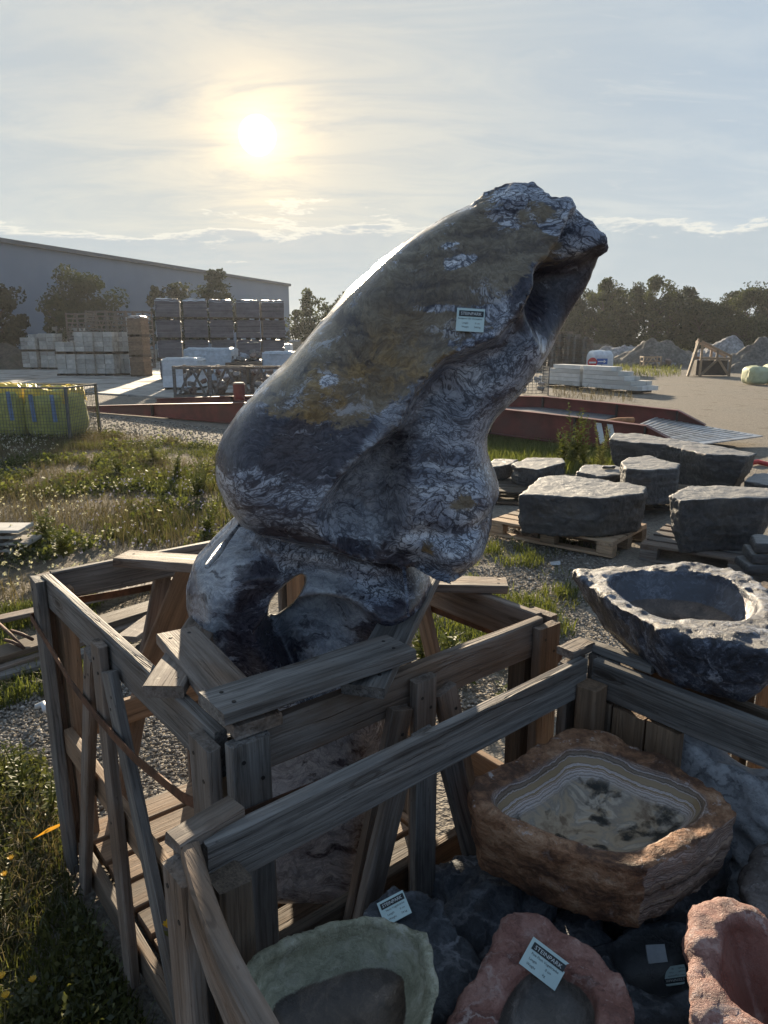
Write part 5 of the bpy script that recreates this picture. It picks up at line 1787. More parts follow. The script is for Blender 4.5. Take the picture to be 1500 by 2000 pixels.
tag(obj('log', m2.mesh('log', True), M_ORANGE), 'short orange-brown log lying across the red ramp', 'log')

# ------------------------------------------------------------------ yellow bags in a wire cage, left
cg = G(138, 862)
fwd = Vector((-1.0, 0.10, 0)).normalized(); side = Vector((-0.10, -1.0, 0)).normalized() * -1
cage = thing('wire_cage', 'dark wire-mesh cage round the yellow-green bags at the left edge', 'cage', cg)
CH = 0.98; CL = 1.9; CW = 1.1
mcage = lambda m, nm: obj(nm, m.mesh(nm), M_WIRE, cage, Matrix())
cpos = [cg, cg + fwd * CL, cg + fwd * CL + side * CW, cg + side * CW]
for p in cpos:
    m2 = MB(); m2.bar(p + ZUP * 0.0, p + ZUP * CH, 0.045, 0.045, fwd); mcage(m2, 'post')
for i in range(4):
    m2 = MB(); m2.bar(cpos[i] + ZUP * (CH - 0.02), cpos[(i + 1) % 4] + ZUP * (CH - 0.02), 0.03, 0.03); mcage(m2, 'rail')
for i in range(4):
    a, b = cpos[i], cpos[(i + 1) % 4]
    m2 = MB()
    ln = (b - a).length
    for k in range(1, int(ln / 0.06)):
        p = a + (b - a) * (k * 0.06 / ln)
        m2.bar(p + ZUP * 0.05, p + ZUP * (CH - 0.03), 0.005, 0.005, fwd)
    for k in range(1, int(CH / 0.06)):
        m2.bar(a + ZUP * (k * 0.06), b + ZUP * (k * 0.06), 0.005, 0.005)
    tag(mcage(m2, 'mesh_panel'), kind='stuff')


def soft_bag(name, label, loc, sx, sy, sz, matl, seed, group=None, top=None, straps=True, rz=0.0):
    t = thing(name, label, 'bag', loc, rz, group)
    n = 26
    u, v = np.meshgrid(np.linspace(0, 2 * np.pi, n * 2, endpoint=False), np.linspace(-1, 1, n), indexing='ij')
    e = 0.42
    f = lambda a: np.sign(a) * np.abs(a) ** e
    ph = v * np.pi / 2
    X = f(np.cos(ph)) * f(np.cos(u)); Y = f(np.cos(ph)) * f(np.sin(u)); Z = f(np.sin(ph))
    P = np.stack([X * sx / 2, Y * sy / 2, (Z * 0.5 + 0.5) * sz], -1)
    bulge = 1 + 0.07 * np.sin((Z * 0.5 + 0.5) * np.pi)
    P[..., 0] *= bulge; P[..., 1] *= bulge
    nz = fbm(P * 4.5, 3, seed)
    P[..., 0] += 0.03 * nz; P[..., 1] += 0.03 * np.roll(nz, 3, 0); P[..., 2] += 0.05 * nz * (Z > 0.2)
    P[..., 2] = np.maximum(P[..., 2], 0)
    ii = np.arange(P.shape[0] * n).reshape(P.shape[0], n)
    F = np.stack([ii, np.roll(ii, -1, 0)], -1)
    F4 = np.stack([ii[:, :-1], np.roll(ii, -1, 0)[:, :-1], np.roll(ii, -1, 0)[:, 1:], ii[:, 1:]], -1).reshape(-1, 4)
    local('body', mesh_np('bag', P.reshape(-1, 3), F4, True), matl, t)
    if top is not None:
        q = rng.uniform(-1, 1, (14, 2))
        g = np.linspace(-1, 1, 24)
        A, B = np.meshgrid(g, g, indexing='ij')
        Zt = sz * 0.97 + 0.06 * fbm(np.stack([A * 4, B * 4, A * 0 + seed], -1), 3, seed) + 0.05
        V = np.stack([A * sx * 0.47, B * sy * 0.47, Zt - 0.22 * (np.maximum(abs(A), abs(B)) > 0.95)], -1).reshape(-1, 3)
        ii = np.arange(24 * 24).reshape(24, 24)
        F4 = np.stack([ii[:-1, :-1], ii[1:, :-1], ii[1:, 1:], ii[:-1, 1:]], -1).reshape(-1, 4)
        local('folded_top', mesh_np('top', V, F4, True), top, t)
    if straps:
        for x in (-0.22, 0.24):
            m2 = MB()
            m2.bar((x * sx, -sy * 0.55, sz * 0.38), (x * sx - 0.03, -sy * 0.545, sz * 0.93), 0.012, 0.075, (1, 0, 0))
            local('strap', m2.mesh('strap'), M_BLUE, t)
    return t


bc = cg + fwd * 0.50 + side * 0.52
soft_bag('bulk_bag', 'yellow-green bulk bag with blue straps in the cage corner at the left', (bc.x, bc.y, 0.0), 0.86, 0.86, 0.90, M_PLASTIC_Y, 4, 'bulk bags in the wire cage', M_YELLOW, True, R(-4))
bc = cg + fwd * 1.40 + side * 0.52
soft_bag('bulk_bag', 'yellow-green bulk bag cut by the left edge of the picture', (bc.x, bc.y, 0.0), 0.84, 0.86, 0.95, M_PLASTIC_Y, 9, 'bulk bags in the wire cage', M_YELLOW, True, R(3))
bp = G(1488, 752)
soft_bag('bulk_bag', 'pale yellow bulk bag at the far right edge below the gravel heap', tuple(bp + Vector((-0.05, 0.5, 0))), 0.85, 0.85, 0.74, M_BAGPALE, 12, 'bulk bags at the right', None, False)
soft_bag('bulk_bag', 'pale yellow bulk bag half outside the picture on the right', tuple(bp + Vector((0.85, 0.7, 0))), 0.85, 0.85, 0.80, M_BAGPALE, 15, 'bulk bags at the right', None, False)

# ------------------------------------------------------------------ pallets of concrete blocks, far left
mb = MB(); mb.box((0, 0, 0), (0.475, 0.236, 0.226)); BLK = mb.mesh('block')
mb = MB()
for x in (-0.5, 0, 0.5):
    mb.box((x, 0, 0.05), (0.12, 0.98, 0.09))
mb.box((0, 0, 0.115), (1.1, 1.0, 0.03)); PALB = mb.mesh('pallet_base'); PALB.materials.append(W_DARK)
BLK.materials.append(M_BLOCK)


def block_stack(label, loc, rz, tiers, rows=4, partial=None, seed=0):
    rd = random.Random(seed)
    t = thing('block_stack', label, 'block stack', loc, rz, 'pallets of pale concrete blocks')
    z = 0.0
    for k in range(tiers):
        local('pallet', PALB, None, t, (0, 0, z))
        z += 0.132
        rws = rows if not (partial and k == tiers - 1) else partial
        for r in range(rws):
            for x in (-0.25, 0.25):
                for y in (-0.375, -0.125, 0.125, 0.375):
                    if k == 0 or r >= 0:
                        local('block', BLK, None, t, (x + rd.uniform(-.012, .012), y + rd.uniform(-.006, .006), z + 0.12 + r * 0.24), (0, 0, rd.uniform(-.02, .02)))
        z += rws * 0.24 + 0.003
    return t


cx_labels = [
    (62, 722, 2, 4, 3, 'leftmost stack of pale concrete blocks'), (98, 722, 2, 4, None, 'second stack of pale concrete blocks from the left'), (134, 735, 2, 4, 2, 'stack of pale concrete blocks with a low broken top tier'),
    (172, 735, 2, 4, None, 'pale concrete block stack right of the broken one'), (210, 735, 2, 4, None, 'pale concrete block stack third from the brown bricks'), (247, 734, 2, 4, None, 'pale concrete block stack touching the brown bricks')]
for k, (px, py, tr, rw, pt, lb) in enumerate(cx_labels):
    p = G(px, py)
    block_stack(lb, (p.x, p.y + 0.5, 0), R(-8) + random.uniform(-.03, .03), tr, rw, pt, k)
for k, (px, lb) in enumerate([(76, 'outermost left'), (112, 'second'), (148, 'third'), (184, 'fourth'), (220, 'fifth')]):
    p = G(px, 716)
    block_stack('pale block stack in the second row, %s from the left' % lb if k else 'pale block stack at the left end of the second row', (p.x, p.y + 0.5, 0), R(-8), 2, 5 if k in (1, 2) else 4, None, 10 + k)


# wrapped pallets
def wrapped(label, loc, rz, L, W, Hh, matl, seed, group, capmat=M_FILM, layers=6, name='wrapped_pallet', sidefilm=True):
    rd = random.Random(seed)
    t = thing(name, label, 'pallet load', loc, rz, group)
    mb = MB()
    for x in (-L * .42, 0, L * .42):
        mb.box((x, 0, 0.045), (0.12, W, 0.09))
    mb.box((0, 0, 0.102), (L, W, 0.022))
    local('pallet', mb.mesh('pallet'), W_DARK, t)
    n = layers
    hh = (Hh - 0.12) / n
    for k in range(n):
        m2 = MB()
        o = rd.uniform(-0.012, 0.012)
        m2.box((o, rd.uniform(-.012, .012), 0.116 + hh * (k + 0.5)), (L * rd.uniform(0.965, 1.0), W * rd.uniform(0.965, 1.0), hh * 0.985), None, 0.006)
        local('layer', m2.mesh('layer'), matl, t)
    g = np.linspace(-1, 1, 12)
    A, B = np.meshgrid(g, g, indexing='ij')
    Zt = Hh + 0.018 + 0.028 * fbm(np.stack([A * 3, B * 3, A * 0 + seed], -1), 2, seed) - 0.10 * (np.maximum(abs(A), abs(B)) > 0.95)
    V = np.stack([A * L * 0.515, B * W * 0.515, Zt], -1).reshape(-1, 3)
    ii = np.arange(144).reshape(12, 12)
    F4 = np.stack([ii[:-1, :-1], ii[1:, :-1], ii[1:, 1:], ii[:-1, 1:]], -1).reshape(-1, 4)
    local('film_cap', mesh_np('cap', V, F4, True), capmat, t)
    if sidefilm:
        m2 = MB()
        m2.box((-L / 2 - 0.012, 0, Hh * 0.55), (0.012, W * 0.96, Hh * 0.8), None, 0.01)
        local('film_side', m2.mesh('film'), M_FILM, t)
    return t


P0 = G(306, 743)
colw = 1.08
rotw = R(-9)
cdir = Vector((math.cos(R(17)), math.sin(R(17)), 0))
ordn = ['first', 'second', 'third', 'fourth', 'fifth']
rown = ['bottom', 'second', 'third', 'top']
for c_ in range(5):
    for r_ in range(4):
        if c_ == 4 and r_ == 0: pass
        p = P0 + cdir * (0.55 + c_ * (colw + 0.10))
        wrapped('dark wrapped paver pallet, %s column from the left, %s tier' % (ordn[c_], rown[r_]), (p.x + random.uniform(-.03, .03), p.y + 0.6, r_ * 0.90), R(14) + random.uniform(-.02, .02), colw - 0.02, 1.15, 0.875, M_PAVER, c_ * 7 + r_, 'dark wrapped paver pallets', M_FILM if r_ == 3 else M_PAVER, 7, sidefilm=(c_ == 0))
p = G(268, 737)
for k in range(3):
    wrapped('brown brick pallet beside the pale blocks, %s tier' % ['bottom', 'middle', 'top'][k], (p.x, p.y + 0.7, k * 0.98), R(-4), 0.72, 1.0, 0.96, M_BLOCK2, 60 + k, 'brown brick pallets', M_FILM if k == 2 else M_BLOCK2, 8)
p = G(144, 700)
wrapped('grey wrapped pallet standing on the far row of blocks', (p.x, p.y, 1.55), R(-6), 1.3, 1.1, 0.95, M_PAVER, 71, 'far wrapped pallets')
# support below it so that it stands on blocks
block_stack('far stack of pale blocks below the grey wrapped pallet', (p.x, p.y, 0), R(-6), 1, 6, None, 44)


# lattice crates in the background
def lattice_crate(label, loc, rz, L, W, Hh, seed, group, fill=None, matl=W_BROWN, slats=5):
    rd = random.Random(seed)
    t = thing('lattice_crate', label, 'crate', loc, rz, group)
    def lb(name, a, b, wd, th, nr):
        m2 = MB(); m2.bar(a, b, wd, th, nr); return local(name, m2.mesh(name), matl, t)
    for x in (-L / 2, L / 2):
        for y in (-W / 2, W / 2):
            lb('post', (x, y, 0), (x, y, Hh), 0.08, 0.08, (1, 0, 0))
    for y in (-W / 2 - 0.05, W / 2 + 0.05):
        for k in range(slats):
            z = 0.1 + (Hh - 0.16) * k / (slats - 1)
            lb('slat', (-L / 2, y, z), (L / 2, y, z), 0.02, 0.075, ZUP)
        yy = y * 1.03
        lb('brace', (-L / 2 + 0.1, yy, 0.05), (0, yy, Hh - 0.05), 0.02, 0.07, (0.8, 0, -1))
        lb('brace', (L / 2 - 0.1, yy, 0.05), (0, yy, Hh - 0.05), 0.02, 0.07, (0.8, 0, 1))
    for x in (-L / 2 - 0.05, L / 2 + 0.05):
        for k in range(slats):
            z = 0.1 + (Hh - 0.16) * k / (slats - 1)
            lb('slat', (x, -W / 2, z), (x, W / 2, z), 0.02, 0.075, ZUP)
    lb('floor', (-L / 2, 0, 0.05), (L / 2, 0, 0.05), W, 0.04, ZUP)
    return t


ROCKS = []
for k in range(5):
    ol = [(math.cos(a) * random.uniform(.7, 1) * .5, math.sin(a) * random.uniform(.7, 1) * .4) for a in np.linspace(0, 2 * math.pi, 7, endpoint=False)]
    o = basin('tmp', None, None, ol, 0.5, M_RUBBLE, (0, 0, 0), seed=90 + k, taper=0.12, rough=0.05, h=0.07, round_=0.12)
    me = o.data; bpy.data.objects.remove(o); me.materials.clear(); ROCKS.append(me)
ROCK_M = []
for me in ROCKS:
    for mm in (M_RUBBLE, M_RUBBLER, M_WHITEMARBLE):
        m3 = me.copy(); m3.materials.append(mm); ROCK_M.append(m3)


def rubble_pile(c, L, W, z0, n, smin, smax, label, group, seed, rz=0.0, zspread=0.3):
    rd = random.Random(seed)
    for k in range(n):
        x, y = rd.uniform(-L, L) / 2, rd.uniform(-W, W) / 2
        s = rd.uniform(smin, smax)
        mi = rd.randrange(len(ROCK_M))
        o = bpy.data.objects.new('stone', ROCK_M[mi])
        COL.objects.link(o)
        o.location = (c[0] + x * math.cos(rz) - y * math.sin(rz), c[1] + x * math.sin(rz) + y * math.cos(rz), z0 + rd.uniform(0, zspread))
        o.rotation_euler = (rd.uniform(-.5, .5), rd.uniform(-.5, .5), rd.uniform(0, 6))
        o.scale = (s, s, s * rd.uniform(.6, 1))
        w_ = ['front', 'rear'][y > 0]; sd_ = 'leftmost' if x < -L * .3 else 'left' if x < -L * .1 else 'middle' if x < L * .1 else 'right' if x < L * .3 else 'rightmost'
        zz_ = (o.location.z - z0) / max(zspread, 0.01)
        tag(o, '%s %s %s, %s and %s' % (sd_, w_, label, ['grey', 'reddish', 'white'][mi % 3], 'low' if zz_ < .25 else 'halfway up' if zz_ < .5 else 'high' if zz_ < .75 else 'on top'), 'stone', group)


lk = [(160, 'first'), (195, 'second'), (232, 'third'), (262, 'fourth')]
for k, (px, nm) in enumerate(lk):
    p = D(px, 640, 46)
    lattice_crate('%s tall lattice crate from the left behind the pale blocks' % nm, (p.x, 46 + k * 0.3, 0), R(-8), 1.25, 1.2, 2.05 if k else 1.9, 30 + k, 'tall lattice crates behind the blocks', matl=W_GREY, slats=8)
    lattice_crate('%s upper lattice crate from the left behind the pale blocks' % nm, (p.x, 46 + k * 0.3, 2.07 if k else 1.92), R(-8), 1.25, 1.2, 1.5, 40 + k, 'tall lattice crates behind the blocks', matl=W_GREY, slats=6)

# rubble crates behind the ramp
for k, (px, nm) in enumerate([(378, 'left'), (446, 'middle'), (512, 'right')]):
    p = G(px, 781)
    lattice_crate('%s of the three open crates of stone rubble behind the red ramp' % nm, (p.x, p.y + 0.6, 0), R(-3), 1.12, 1.0, 1.02, 50 + k, 'crates of stone rubble', matl=W_GREY, slats=2)
    rubble_pile((p.x, p.y + 0.6), 0.85, 0.75, 0.1, 16, 0.22, 0.42, 'rubble stone in the %s open crate' % nm, 'rubble stones in the crates', 80 + k, 0, 0.72)
for k, (px, py, L, hh, m_, lb) in enumerate([(352, 764, 1.3, 1.15, M_FILM, 'white film pallet left behind the rubble crates'), (408, 752, 2.0, 1.45, M_FILMB, 'low bluish sheeted pallet behind the rubble crates'),
                                             (545, 760, 1.2, 1.35, M_FILMB, 'bluish wrapped pallet beside the left shoulder of the sculpture')]):
    p = G(px, py)
    wrapped(lb, (p.x, p.y + 0.8, 0), R(-4), L, 1.1, hh, M_FILMB if m_ is M_FILMB else M_FILM, 100 + k, 'film-covered pallets', m_, 5)
p = G(480, 752)
wrapped('pallet of reddish broken stone behind the rubble crates', (p.x, p.y + 0.6, 0), R(-4), 1.6, 1.0, 0.9, M_BLOCK2, 109, 'film-covered pallets', M_BLOCK2, 4, sidefilm=False)
rubble_pile((p.x, p.y + 0.6), 1.5, 0.8, 0.9, 14, 0.25, 0.45, 'broken stone heaped on the pallet behind the rubble crates', 'broken stones on the pallet', 99, 0, 0.35)
for k, (px, py, m_, lb) in enumerate([(556, 712, M_FILM, 'white wrapped pallet far behind the rubble crates'), (578, 700, M_TAN, 'pale banded pallet left of the sculpture, near'), (604, 698, M_TAN, 'pale banded pallet left of the sculpture, far')]):
    p = G(px, py)
    wrapped(lb, (p.x, p.y, 0), R(-4), 1.15, 1.0, 1.75 if k else 1.5, m_, 120 + k, 'far pale pallets', M_FILM, 5)

# ------------------------------------------------------------------ heaps


def heap(label, px, py, Y, wid, hgt, matl, seed, dep=None, px_only=True):
    p = D(px, py, Y)
    n = 64
    g = np.linspace(-1, 1, n)
    A, B = np.meshgrid(g, g, indexing='ij')
    rr = np.sqrt(A ** 2 + B ** 2)
    z = np.clip(1 - rr ** 1.5, 0, 1) ** 1.15
    z *= 1 + 0.35 * fbm(np.stack([A * 2.2, B * 2.2, A * 0 + seed], -1), 3, seed)
    z += 0.10 * fbm(np.stack([A * 9, B * 9, A * 0 + seed], -1), 3, seed + 2) * (rr < 0.92)
    z = np.clip(z, -0.02, None) * hgt
    dep = dep or wid * 0.8
    V = np.stack([A * wid / 2, B * dep / 2, z - 0.05], -1).reshape(-1, 3)
    ii = np.arange(n * n).reshape(n, n)
    F4 = np.stack([ii[:-1, :-1], ii[1:, :-1], ii[1:, 1:], ii[:-1, 1:]], -1).reshape(-1, 4)
    o = obj('gravel_heap', mesh_np('heap', V, F4, True), matl, None, Matrix.Translation((p.x, Y, 0)))
    return tag(o, label, 'heap', 'heaps of gravel and rubble')


heap('wide grey gravel heap left of the slanted wooden rack', 1290, 690, 52, 8.5, 1.75, M_HEAP, 1)
heap('low pale rubble heap behind the white wrapped load', 1225, 690, 56, 7.5, 1.7, M_HEAPL, 2)
heap('pale rubble heap behind the slanted wooden rack', 1420, 690, 50, 7.0, 1.75, M_HEAPL, 3)
heap('grey gravel heap cut by the right edge of the picture', 1510, 690, 42, 7.0, 1.8, M_HEAP, 4)
heap('dark earth heap at the far left edge', 15, 690, 47, 7.0, 1.2, M_HEAPD, 5)
heap('small pale heap left of the lattice crates', 95, 690, 49, 5.0, 1.8, M_HEAP, 6)
heap('low brown heap far behind the pallet stacks', 1150, 690, 60, 8.0, 1.5, M_HEAPD, 7)

# pallet stacks on the right
ORD = ['first', 'second', 'third', 'fourth', 'fifth', 'sixth', 'seventh', 'eighth', 'ninth', 'tenth', 'eleventh', 'twelfth', 'thirteenth', 'fourteenth', 'fifteenth', 'sixteenth']
mb = MB()
for y in (-0.35, 0, 0.35):
    mb.box((0, y, 0.011), (1.2, 0.10, 0.02))
    for x in (-0.53, 0, 0.53):
        mb.box((x, y, 0.06), (0.14, 0.10, 0.076))
for x in (-0.53, 0, 0.53):
    mb.box((x, 0, 0.110), (0.14, 0.8, 0.02))
for y in (-0.335, -0.17, 0, 0.17, 0.335):
    mb.box((0, y, 0.131), (1.2, 0.12, 0.02))
PAL = mb.mesh('pallet'); PAL.materials.append(W_GREY)
for k, (px, nn_, dY, lb) in enumerate([(1062, 15, 0, 'behind the sculpture edge'), (1092, 16, 0.3, 'second from the sculpture'), (1122, 14, 0.1, 'third from the sculpture'), (1134, 13, 0.5, 'nearest to the white wrapped load'), (1040, 14, 0.6, 'hidden furthest left'), (1108, 15, 1.3, 'in the back row')]):
    base = D(px, 716, 43 + dY)
    for q in range(nn_):
        o = bpy.data.objects.new('pallet', PAL)
        COL.objects.link(o)
        o.location = (base.x + random.uniform(-.03, .03), 43 + dY, q * 0.1415)
        o.rotation_euler = (0, 0, R(-25) + random.uniform(-.05, .05))
        tag(o, 'empty pallet, %s in the stack %s' % ('topmost' if q == nn_ - 1 else 'lowest' if q == 0 else ORD[q] + ' up', lb), 'pallet', 'stacks of empty pallets')

# stack of white beams
wb0 = G(1040, 752); wb1 = G(1244, 770)
wd_ = (wb1 - wb0).normalized(); wnn = Vector((-wd_.y, wd_.x, 0))
Lb = (wb1 - wb0).length
for lvl in range(5):
    nrow = [4, 4, 3, 3, 2][lvl]
    for r_ in range(nrow):
        for half in range(2):
            l0 = 0.02 + half * 0.5 + (0.05 * lvl if half == 0 else 0)
            l1 = (0.49 if half == 0 else 0.995 - 0.055 * lvl)
            a = wb0 + wd_ * (Lb * l0) + wnn * (0.12 + r_ * 0.26); b = wb0 + wd_ * (Lb * l1) + wnn * (0.12 + r_ * 0.26)
            zc = 0.18 + lvl * 0.155
            m2 = MB(); m2.bar(Vector((0, 0, 0)), Vector(((b - a).length, 0, 0)), 0.245, 0.145)
            th_ = math.atan2((b - a).y, (b - a).x)
            o = obj('stone_beam', m2.mesh('beam'), M_WHITE, None, Matrix.Translation((a.x, a.y, zc)) @ Matrix.Rotation(th_ + random.uniform(-.01, .01), 4, 'Z'))
            tag(o, 'white squared beam, %s half, %s layer from below, %s row from the front' % (['left', 'right'][half], ordn[lvl], ordn[r_]), 'beam', 'white beams in the stack')
for u, wn_ in ((0.08, 'leftmost'), (0.35, 'second'), (0.65, 'third'), (0.92, 'rightmost')):
    a = wb0 + wd_ * (Lb * u)
    m2 = MB(); m2.bar(Vector((0, 0, 0.05)), Vector((1.1, 0, 0.05)), 0.10, 0.10)
    tag(obj('bearer', m2.mesh('bearer'), W_DARK, None, Matrix.Translation(a) @ Matrix.Rotation(math.atan2(wnn.y, wnn.x), 4, 'Z')), '%s dark timber bearer under the white beam stack' % wn_, 'timber', 'bearers under the white beams')
# wire basket of stones left of the beams
p = G(1035, 772)
bk = thing('wire_basket', 'dark wire basket of stones between the sculpture and the white beams', 'basket', p)
for x in (-0.6, 0.6):
    for y in (0, 0.9):
        m2 = MB(); m2.bar((x, y, 0), (x, y, 0.95), 0.04, 0.04, (1, 0, 0)); local('post', m2.mesh('post'), M_WIRE, bk)
m2 = MB()
for k in range(10):
    m2.bar((-0.6 + k * 0.133, 0, 0.03), (-0.6 + k * 0.133, 0, 0.93), 0.012, 0.012, (1, 0, 0)); m2.bar((-0.6, 0, 0.06 + k * 0.095), (0.6, 0, 0.06 + k * 0.095), 0.012, 0.012)
    m2.bar((0.6, k * 0.1, 0.03), (0.6, k * 0.1, 0.93), 0.012, 0.012, (1, 0, 0)); m2.bar((0.6, 0, 0.06 + k * 0.095), (0.6, 0.9, 0.06 + k * 0.095), 0.012, 0.012)
tag(local('mesh_panel', m2.mesh('mesh'), M_WIRE, bk), kind='stuff')
rubble_pile((p.x, p.y + 0.45), 0.9, 0.6, 0.05, 12, 0.25, 0.4, 'stone inside the dark wire basket beside the white beams', 'stones in the wire basket', 140, 0, 0.55)

# white wrapped load, no-entry sign, direction sign
p = D(1170, 722, 39.0)
t = thing('wrapped_load', 'tall white film-wrapped load standing behind the road signs', 'pallet load', (p.x, 39.0, 0), R(10))
V_ = soft_bag('x', None, (0, 0, 0), 1.15, 1.0, 1.12, M_FILM, 33, None, None, False)
for ch in list(V_.children):
    ch.parent = t; ch.location = (0, 0, 0.13); ch.name = 'film_cover'
bpy.data.objects.remove(V_)
mb = MB()
for x in (-0.5, 0, 0.5): mb.box((x, 0, 0.045), (0.12, 1.0, 0.09))
mb.box((0, 0, 0.105), (1.2, 1.0, 0.03))
local('pallet', mb.mesh('pallet'), W_DARK, t)
sp_ = D(1157, 708, 37.5)
sg = thing('road_sign', 'round red no-entry sign with white bar in front of the white load', 'sign', (sp_.x, 37.5, 0))
mb = MB(); mb.tube([(0, 0.03, 0), (0, 0.03, sp_.z + 0.15)], 0.03, 8); local('pole', mb.mesh('pole'), M_STEEL, sg)
mb = MB(); mb.tube([(0, -0.012, sp_.z), (0, 0.0, sp_.z)], 0.25, 28); local('disc', mb.mesh('disc'), M_SIGNRED, sg)
mb = MB(); mb.box((0, -0.018, sp_.z), (0.36, 0.008, 0.085)); local('white_bar', mb.mesh('bar'), M_SIGNWHITE, sg)
s2 = D(1176, 706, 37.8)
sg = thing('road_sign', 'blue rectangular sign with white arrow beside the no-entry sign', 'sign', (s2.x, 37.8, 0))
mb = MB(); mb.tube([(0, 0.03, 0), (0, 0.03, s2.z + 0.15)], 0.03, 8); local('pole', mb.mesh('pole'), M_STEEL, sg)
mb = MB(); mb.box((0, 0, s2.z), (0.56, 0.012, 0.30)); local('panel', mb.mesh('panel'), M_SIGNBLUE, sg)
mb = MB(); mb.prism([(-0.22, -0.025), (0.08, -0.025), (0.08, -0.09), (0.22, 0), (0.08, 0.09), (0.08, 0.025), (-0.22, 0.025)], 0.0, 0.006)
o = local('arrow', mb.mesh('arrow'), M_SIGNWHITE, sg, (0, -0.008, s2.z), (math.pi / 2, 0, 0))

# slanted wooden rack with dark sheet
p = G(1384, 735)
rk = thing('timber_rack', 'slanted triangular timber rack with a dark lower sheet beside the gravel heaps', 'rack', (p.x, p.y, 0), R(-6))


def rkb(name, a, b, wd=0.11, th=0.09, m_=W_PALLET):
    m2 = MB(); m2.bar(a, b, wd, th, (0.1, 1, 0.2)); return local(name, m2.mesh(name), m_, rk)


for y in (0, 0.9):
    rkb('post', (-0.45, y, 0), (-0.45, y, 1.75)); rkb('post', (0.98, y, 0), (0.98, y, 1.0))
    rkb('rail', (-0.50, y - 0.01, 1.72), (1.02, y - 0.01, 0.98)); rkb('rail', (-0.45, y - 0.02, 0.90), (0.98, y - 0.02, 0.88))
    rkb('brace', (-0.42, y - 0.03, 0.05), (0.40, y - 0.03, 0.9)); rkb('brace', (0.95, y - 0.03, 0.05), (0.35, y - 0.03, 0.9))
    rkb('stile', (0.30, y - 0.02, 0.9), (0.30, y - 0.02, 1.33))
rkb('leaning_pole', (-1.05, -0.1, 0), (-0.62, 0.0, 1.70)); rkb('leaning_pole', (-0.95, 0.3, 0), (-0.55, 0.3, 1.85))
m2 = MB(); m2.box((0.12, 0.45, 0.42), (1.5, 0.8, 0.75)); local('sheet', m2.mesh('sheet'), M_CANVAS, rk)
p = G(1275, 718)
lattice_crate('small pale crate of firewood in front of the gravel heap', (p.x, p.y + 0.5, 0), R(-5), 1.1, 0.9, 0.75, 150, 'small crates by the heaps', matl=W_PALLET, slats=3)
rubble_pile((p.x + 0.9, p.y + 0.6), 1.8, 0.6, 0.0, 12, 0.4, 0.65, 'pale stone lying low in front of the gravel heap', 'stones before the heap', 151, 0, 0.25)

# ------------------------------------------------------------------ loose boards on the ground, left
def ground_board(label, p0, p1, wd, th, z0, z1=None, m_=W_GREY, name='plank', group='loose boards left of the crate'):
    a = G(p0[0], p0[1], z0); b = G(p1[0], p1[1], z1 if z1 is not None else z0)
    o = board(name, None, a, b, wd, th, ZUP, m_)
    return tag(o, label, 'plank' if m_ is not M_RUST else 'bar', group)


ground_board('long pale plank farthest back among the loose boards', (-40, 1218), (380, 1126), 0.10, 0.03, 0.07)
ground_board('wide dark plank in the middle of the loose boards', (-40, 1290), (385, 1158), 0.17, 0.035, 0.09, m_=W_DARK)
ground_board('narrow plank along the front of the wide dark one', (-40, 1318), (370, 1186), 0.07, 0.03, 0.05)
ground_board('short bright plank end lying on the loose boards', (248, 1248), (305, 1206), 0.13, 0.035, 0.13)
ground_board('thin board at the very back, behind the crate corner', (190, 1160), (350, 1118), 0.06, 0.025, 0.03)
ground_board('front plank of the loose boards running out of the picture', (-60, 1335), (215, 1262), 0.09, 0.03, 0.03, m_=W_GREY)
ground_board('cross timber under the loose boards', (235, 1275), (330, 1262), 0.08, 0.06, 0.03, m_=W_DARK)
for k, (a, b, lb) in enumerate([((-4, 1216), (46, 1266), 'long rusty bar crossing the boards'), ((22, 1232), (64, 1249), 'short rusty bar right of the long one'), ((10, 1250), (40, 1262), 'small rusty bar below the other two')]):
    A, B = G(*a, 0.14), G(*b, 0.13)
    m2 = MB(); m2.tube([A, (A + B) / 2 + ZUP * 0.006, B], 0.010, 7)
    tag(obj('rusty_bar', m2.mesh('bar', True), M_RUST), lb, 'bar', 'rusty bars on the boards')
# pale slab stack at left edge
Y0 = G(20, 1088, 0.0).y
xpix = lambda px, z: (px - 750) / FPX * (Y0 * cp + (CAM_H - z) * sp)
for k, (xx, lb) in enumerate([(14, 'lowest'), (46, 'second'), (20, 'third'), (34, 'topmost')]):
    z = 0.03 + k * 0.062
    o = board('slab', None, Vector((xpix(-190, z), Y0 + 0.18, z)), Vector((xpix(xx, z), Y0 + 0.18 + random.uniform(-.05, .05), z)), 0.26, 0.026, ZUP, M_BLOCK)
    tag(o, '%s of the stacked pale slabs at the left edge' % lb, 'slab', 'stacked pale slabs')
    if k < 3:
        m2 = MB(); m2.box((xpix(-6, z), Y0 + 0.18, z + 0.031), (0.05, 0.24, 0.034))
        tag(obj('spacer', m2.mesh('spacer'), W_DARK), '%s dark spacer batten between the stacked pale slabs' % ['lowest', 'middle', 'topmost'][k], 'batten', 'spacers between the slabs')
# litter
m2 = MB(); q = G(70, 1380, 0.03); m2.tube([q, q + Vector((0.04, 0.0, 0.015)), q + Vector((0.075, -0.06, 0.01))], [0.012, 0.016, 0.012], 8)
tag(obj('litter', m2.mesh('litter', True), M_FILM), 'bent white plastic scrap on the gravel beside the crate', 'litter')
m2 = MB(); q = G(1084, 1099, 0.01); m2.box(q, (0.07, 0.05, 0.015), None, 0.012)
tag(obj('litter', m2.mesh('litter'), M_FILM), 'white scrap of film on the gravel below the light pallet', 'litter')
# ------------------------------------------------------------------ plants
VR = np.random.default_rng(21)


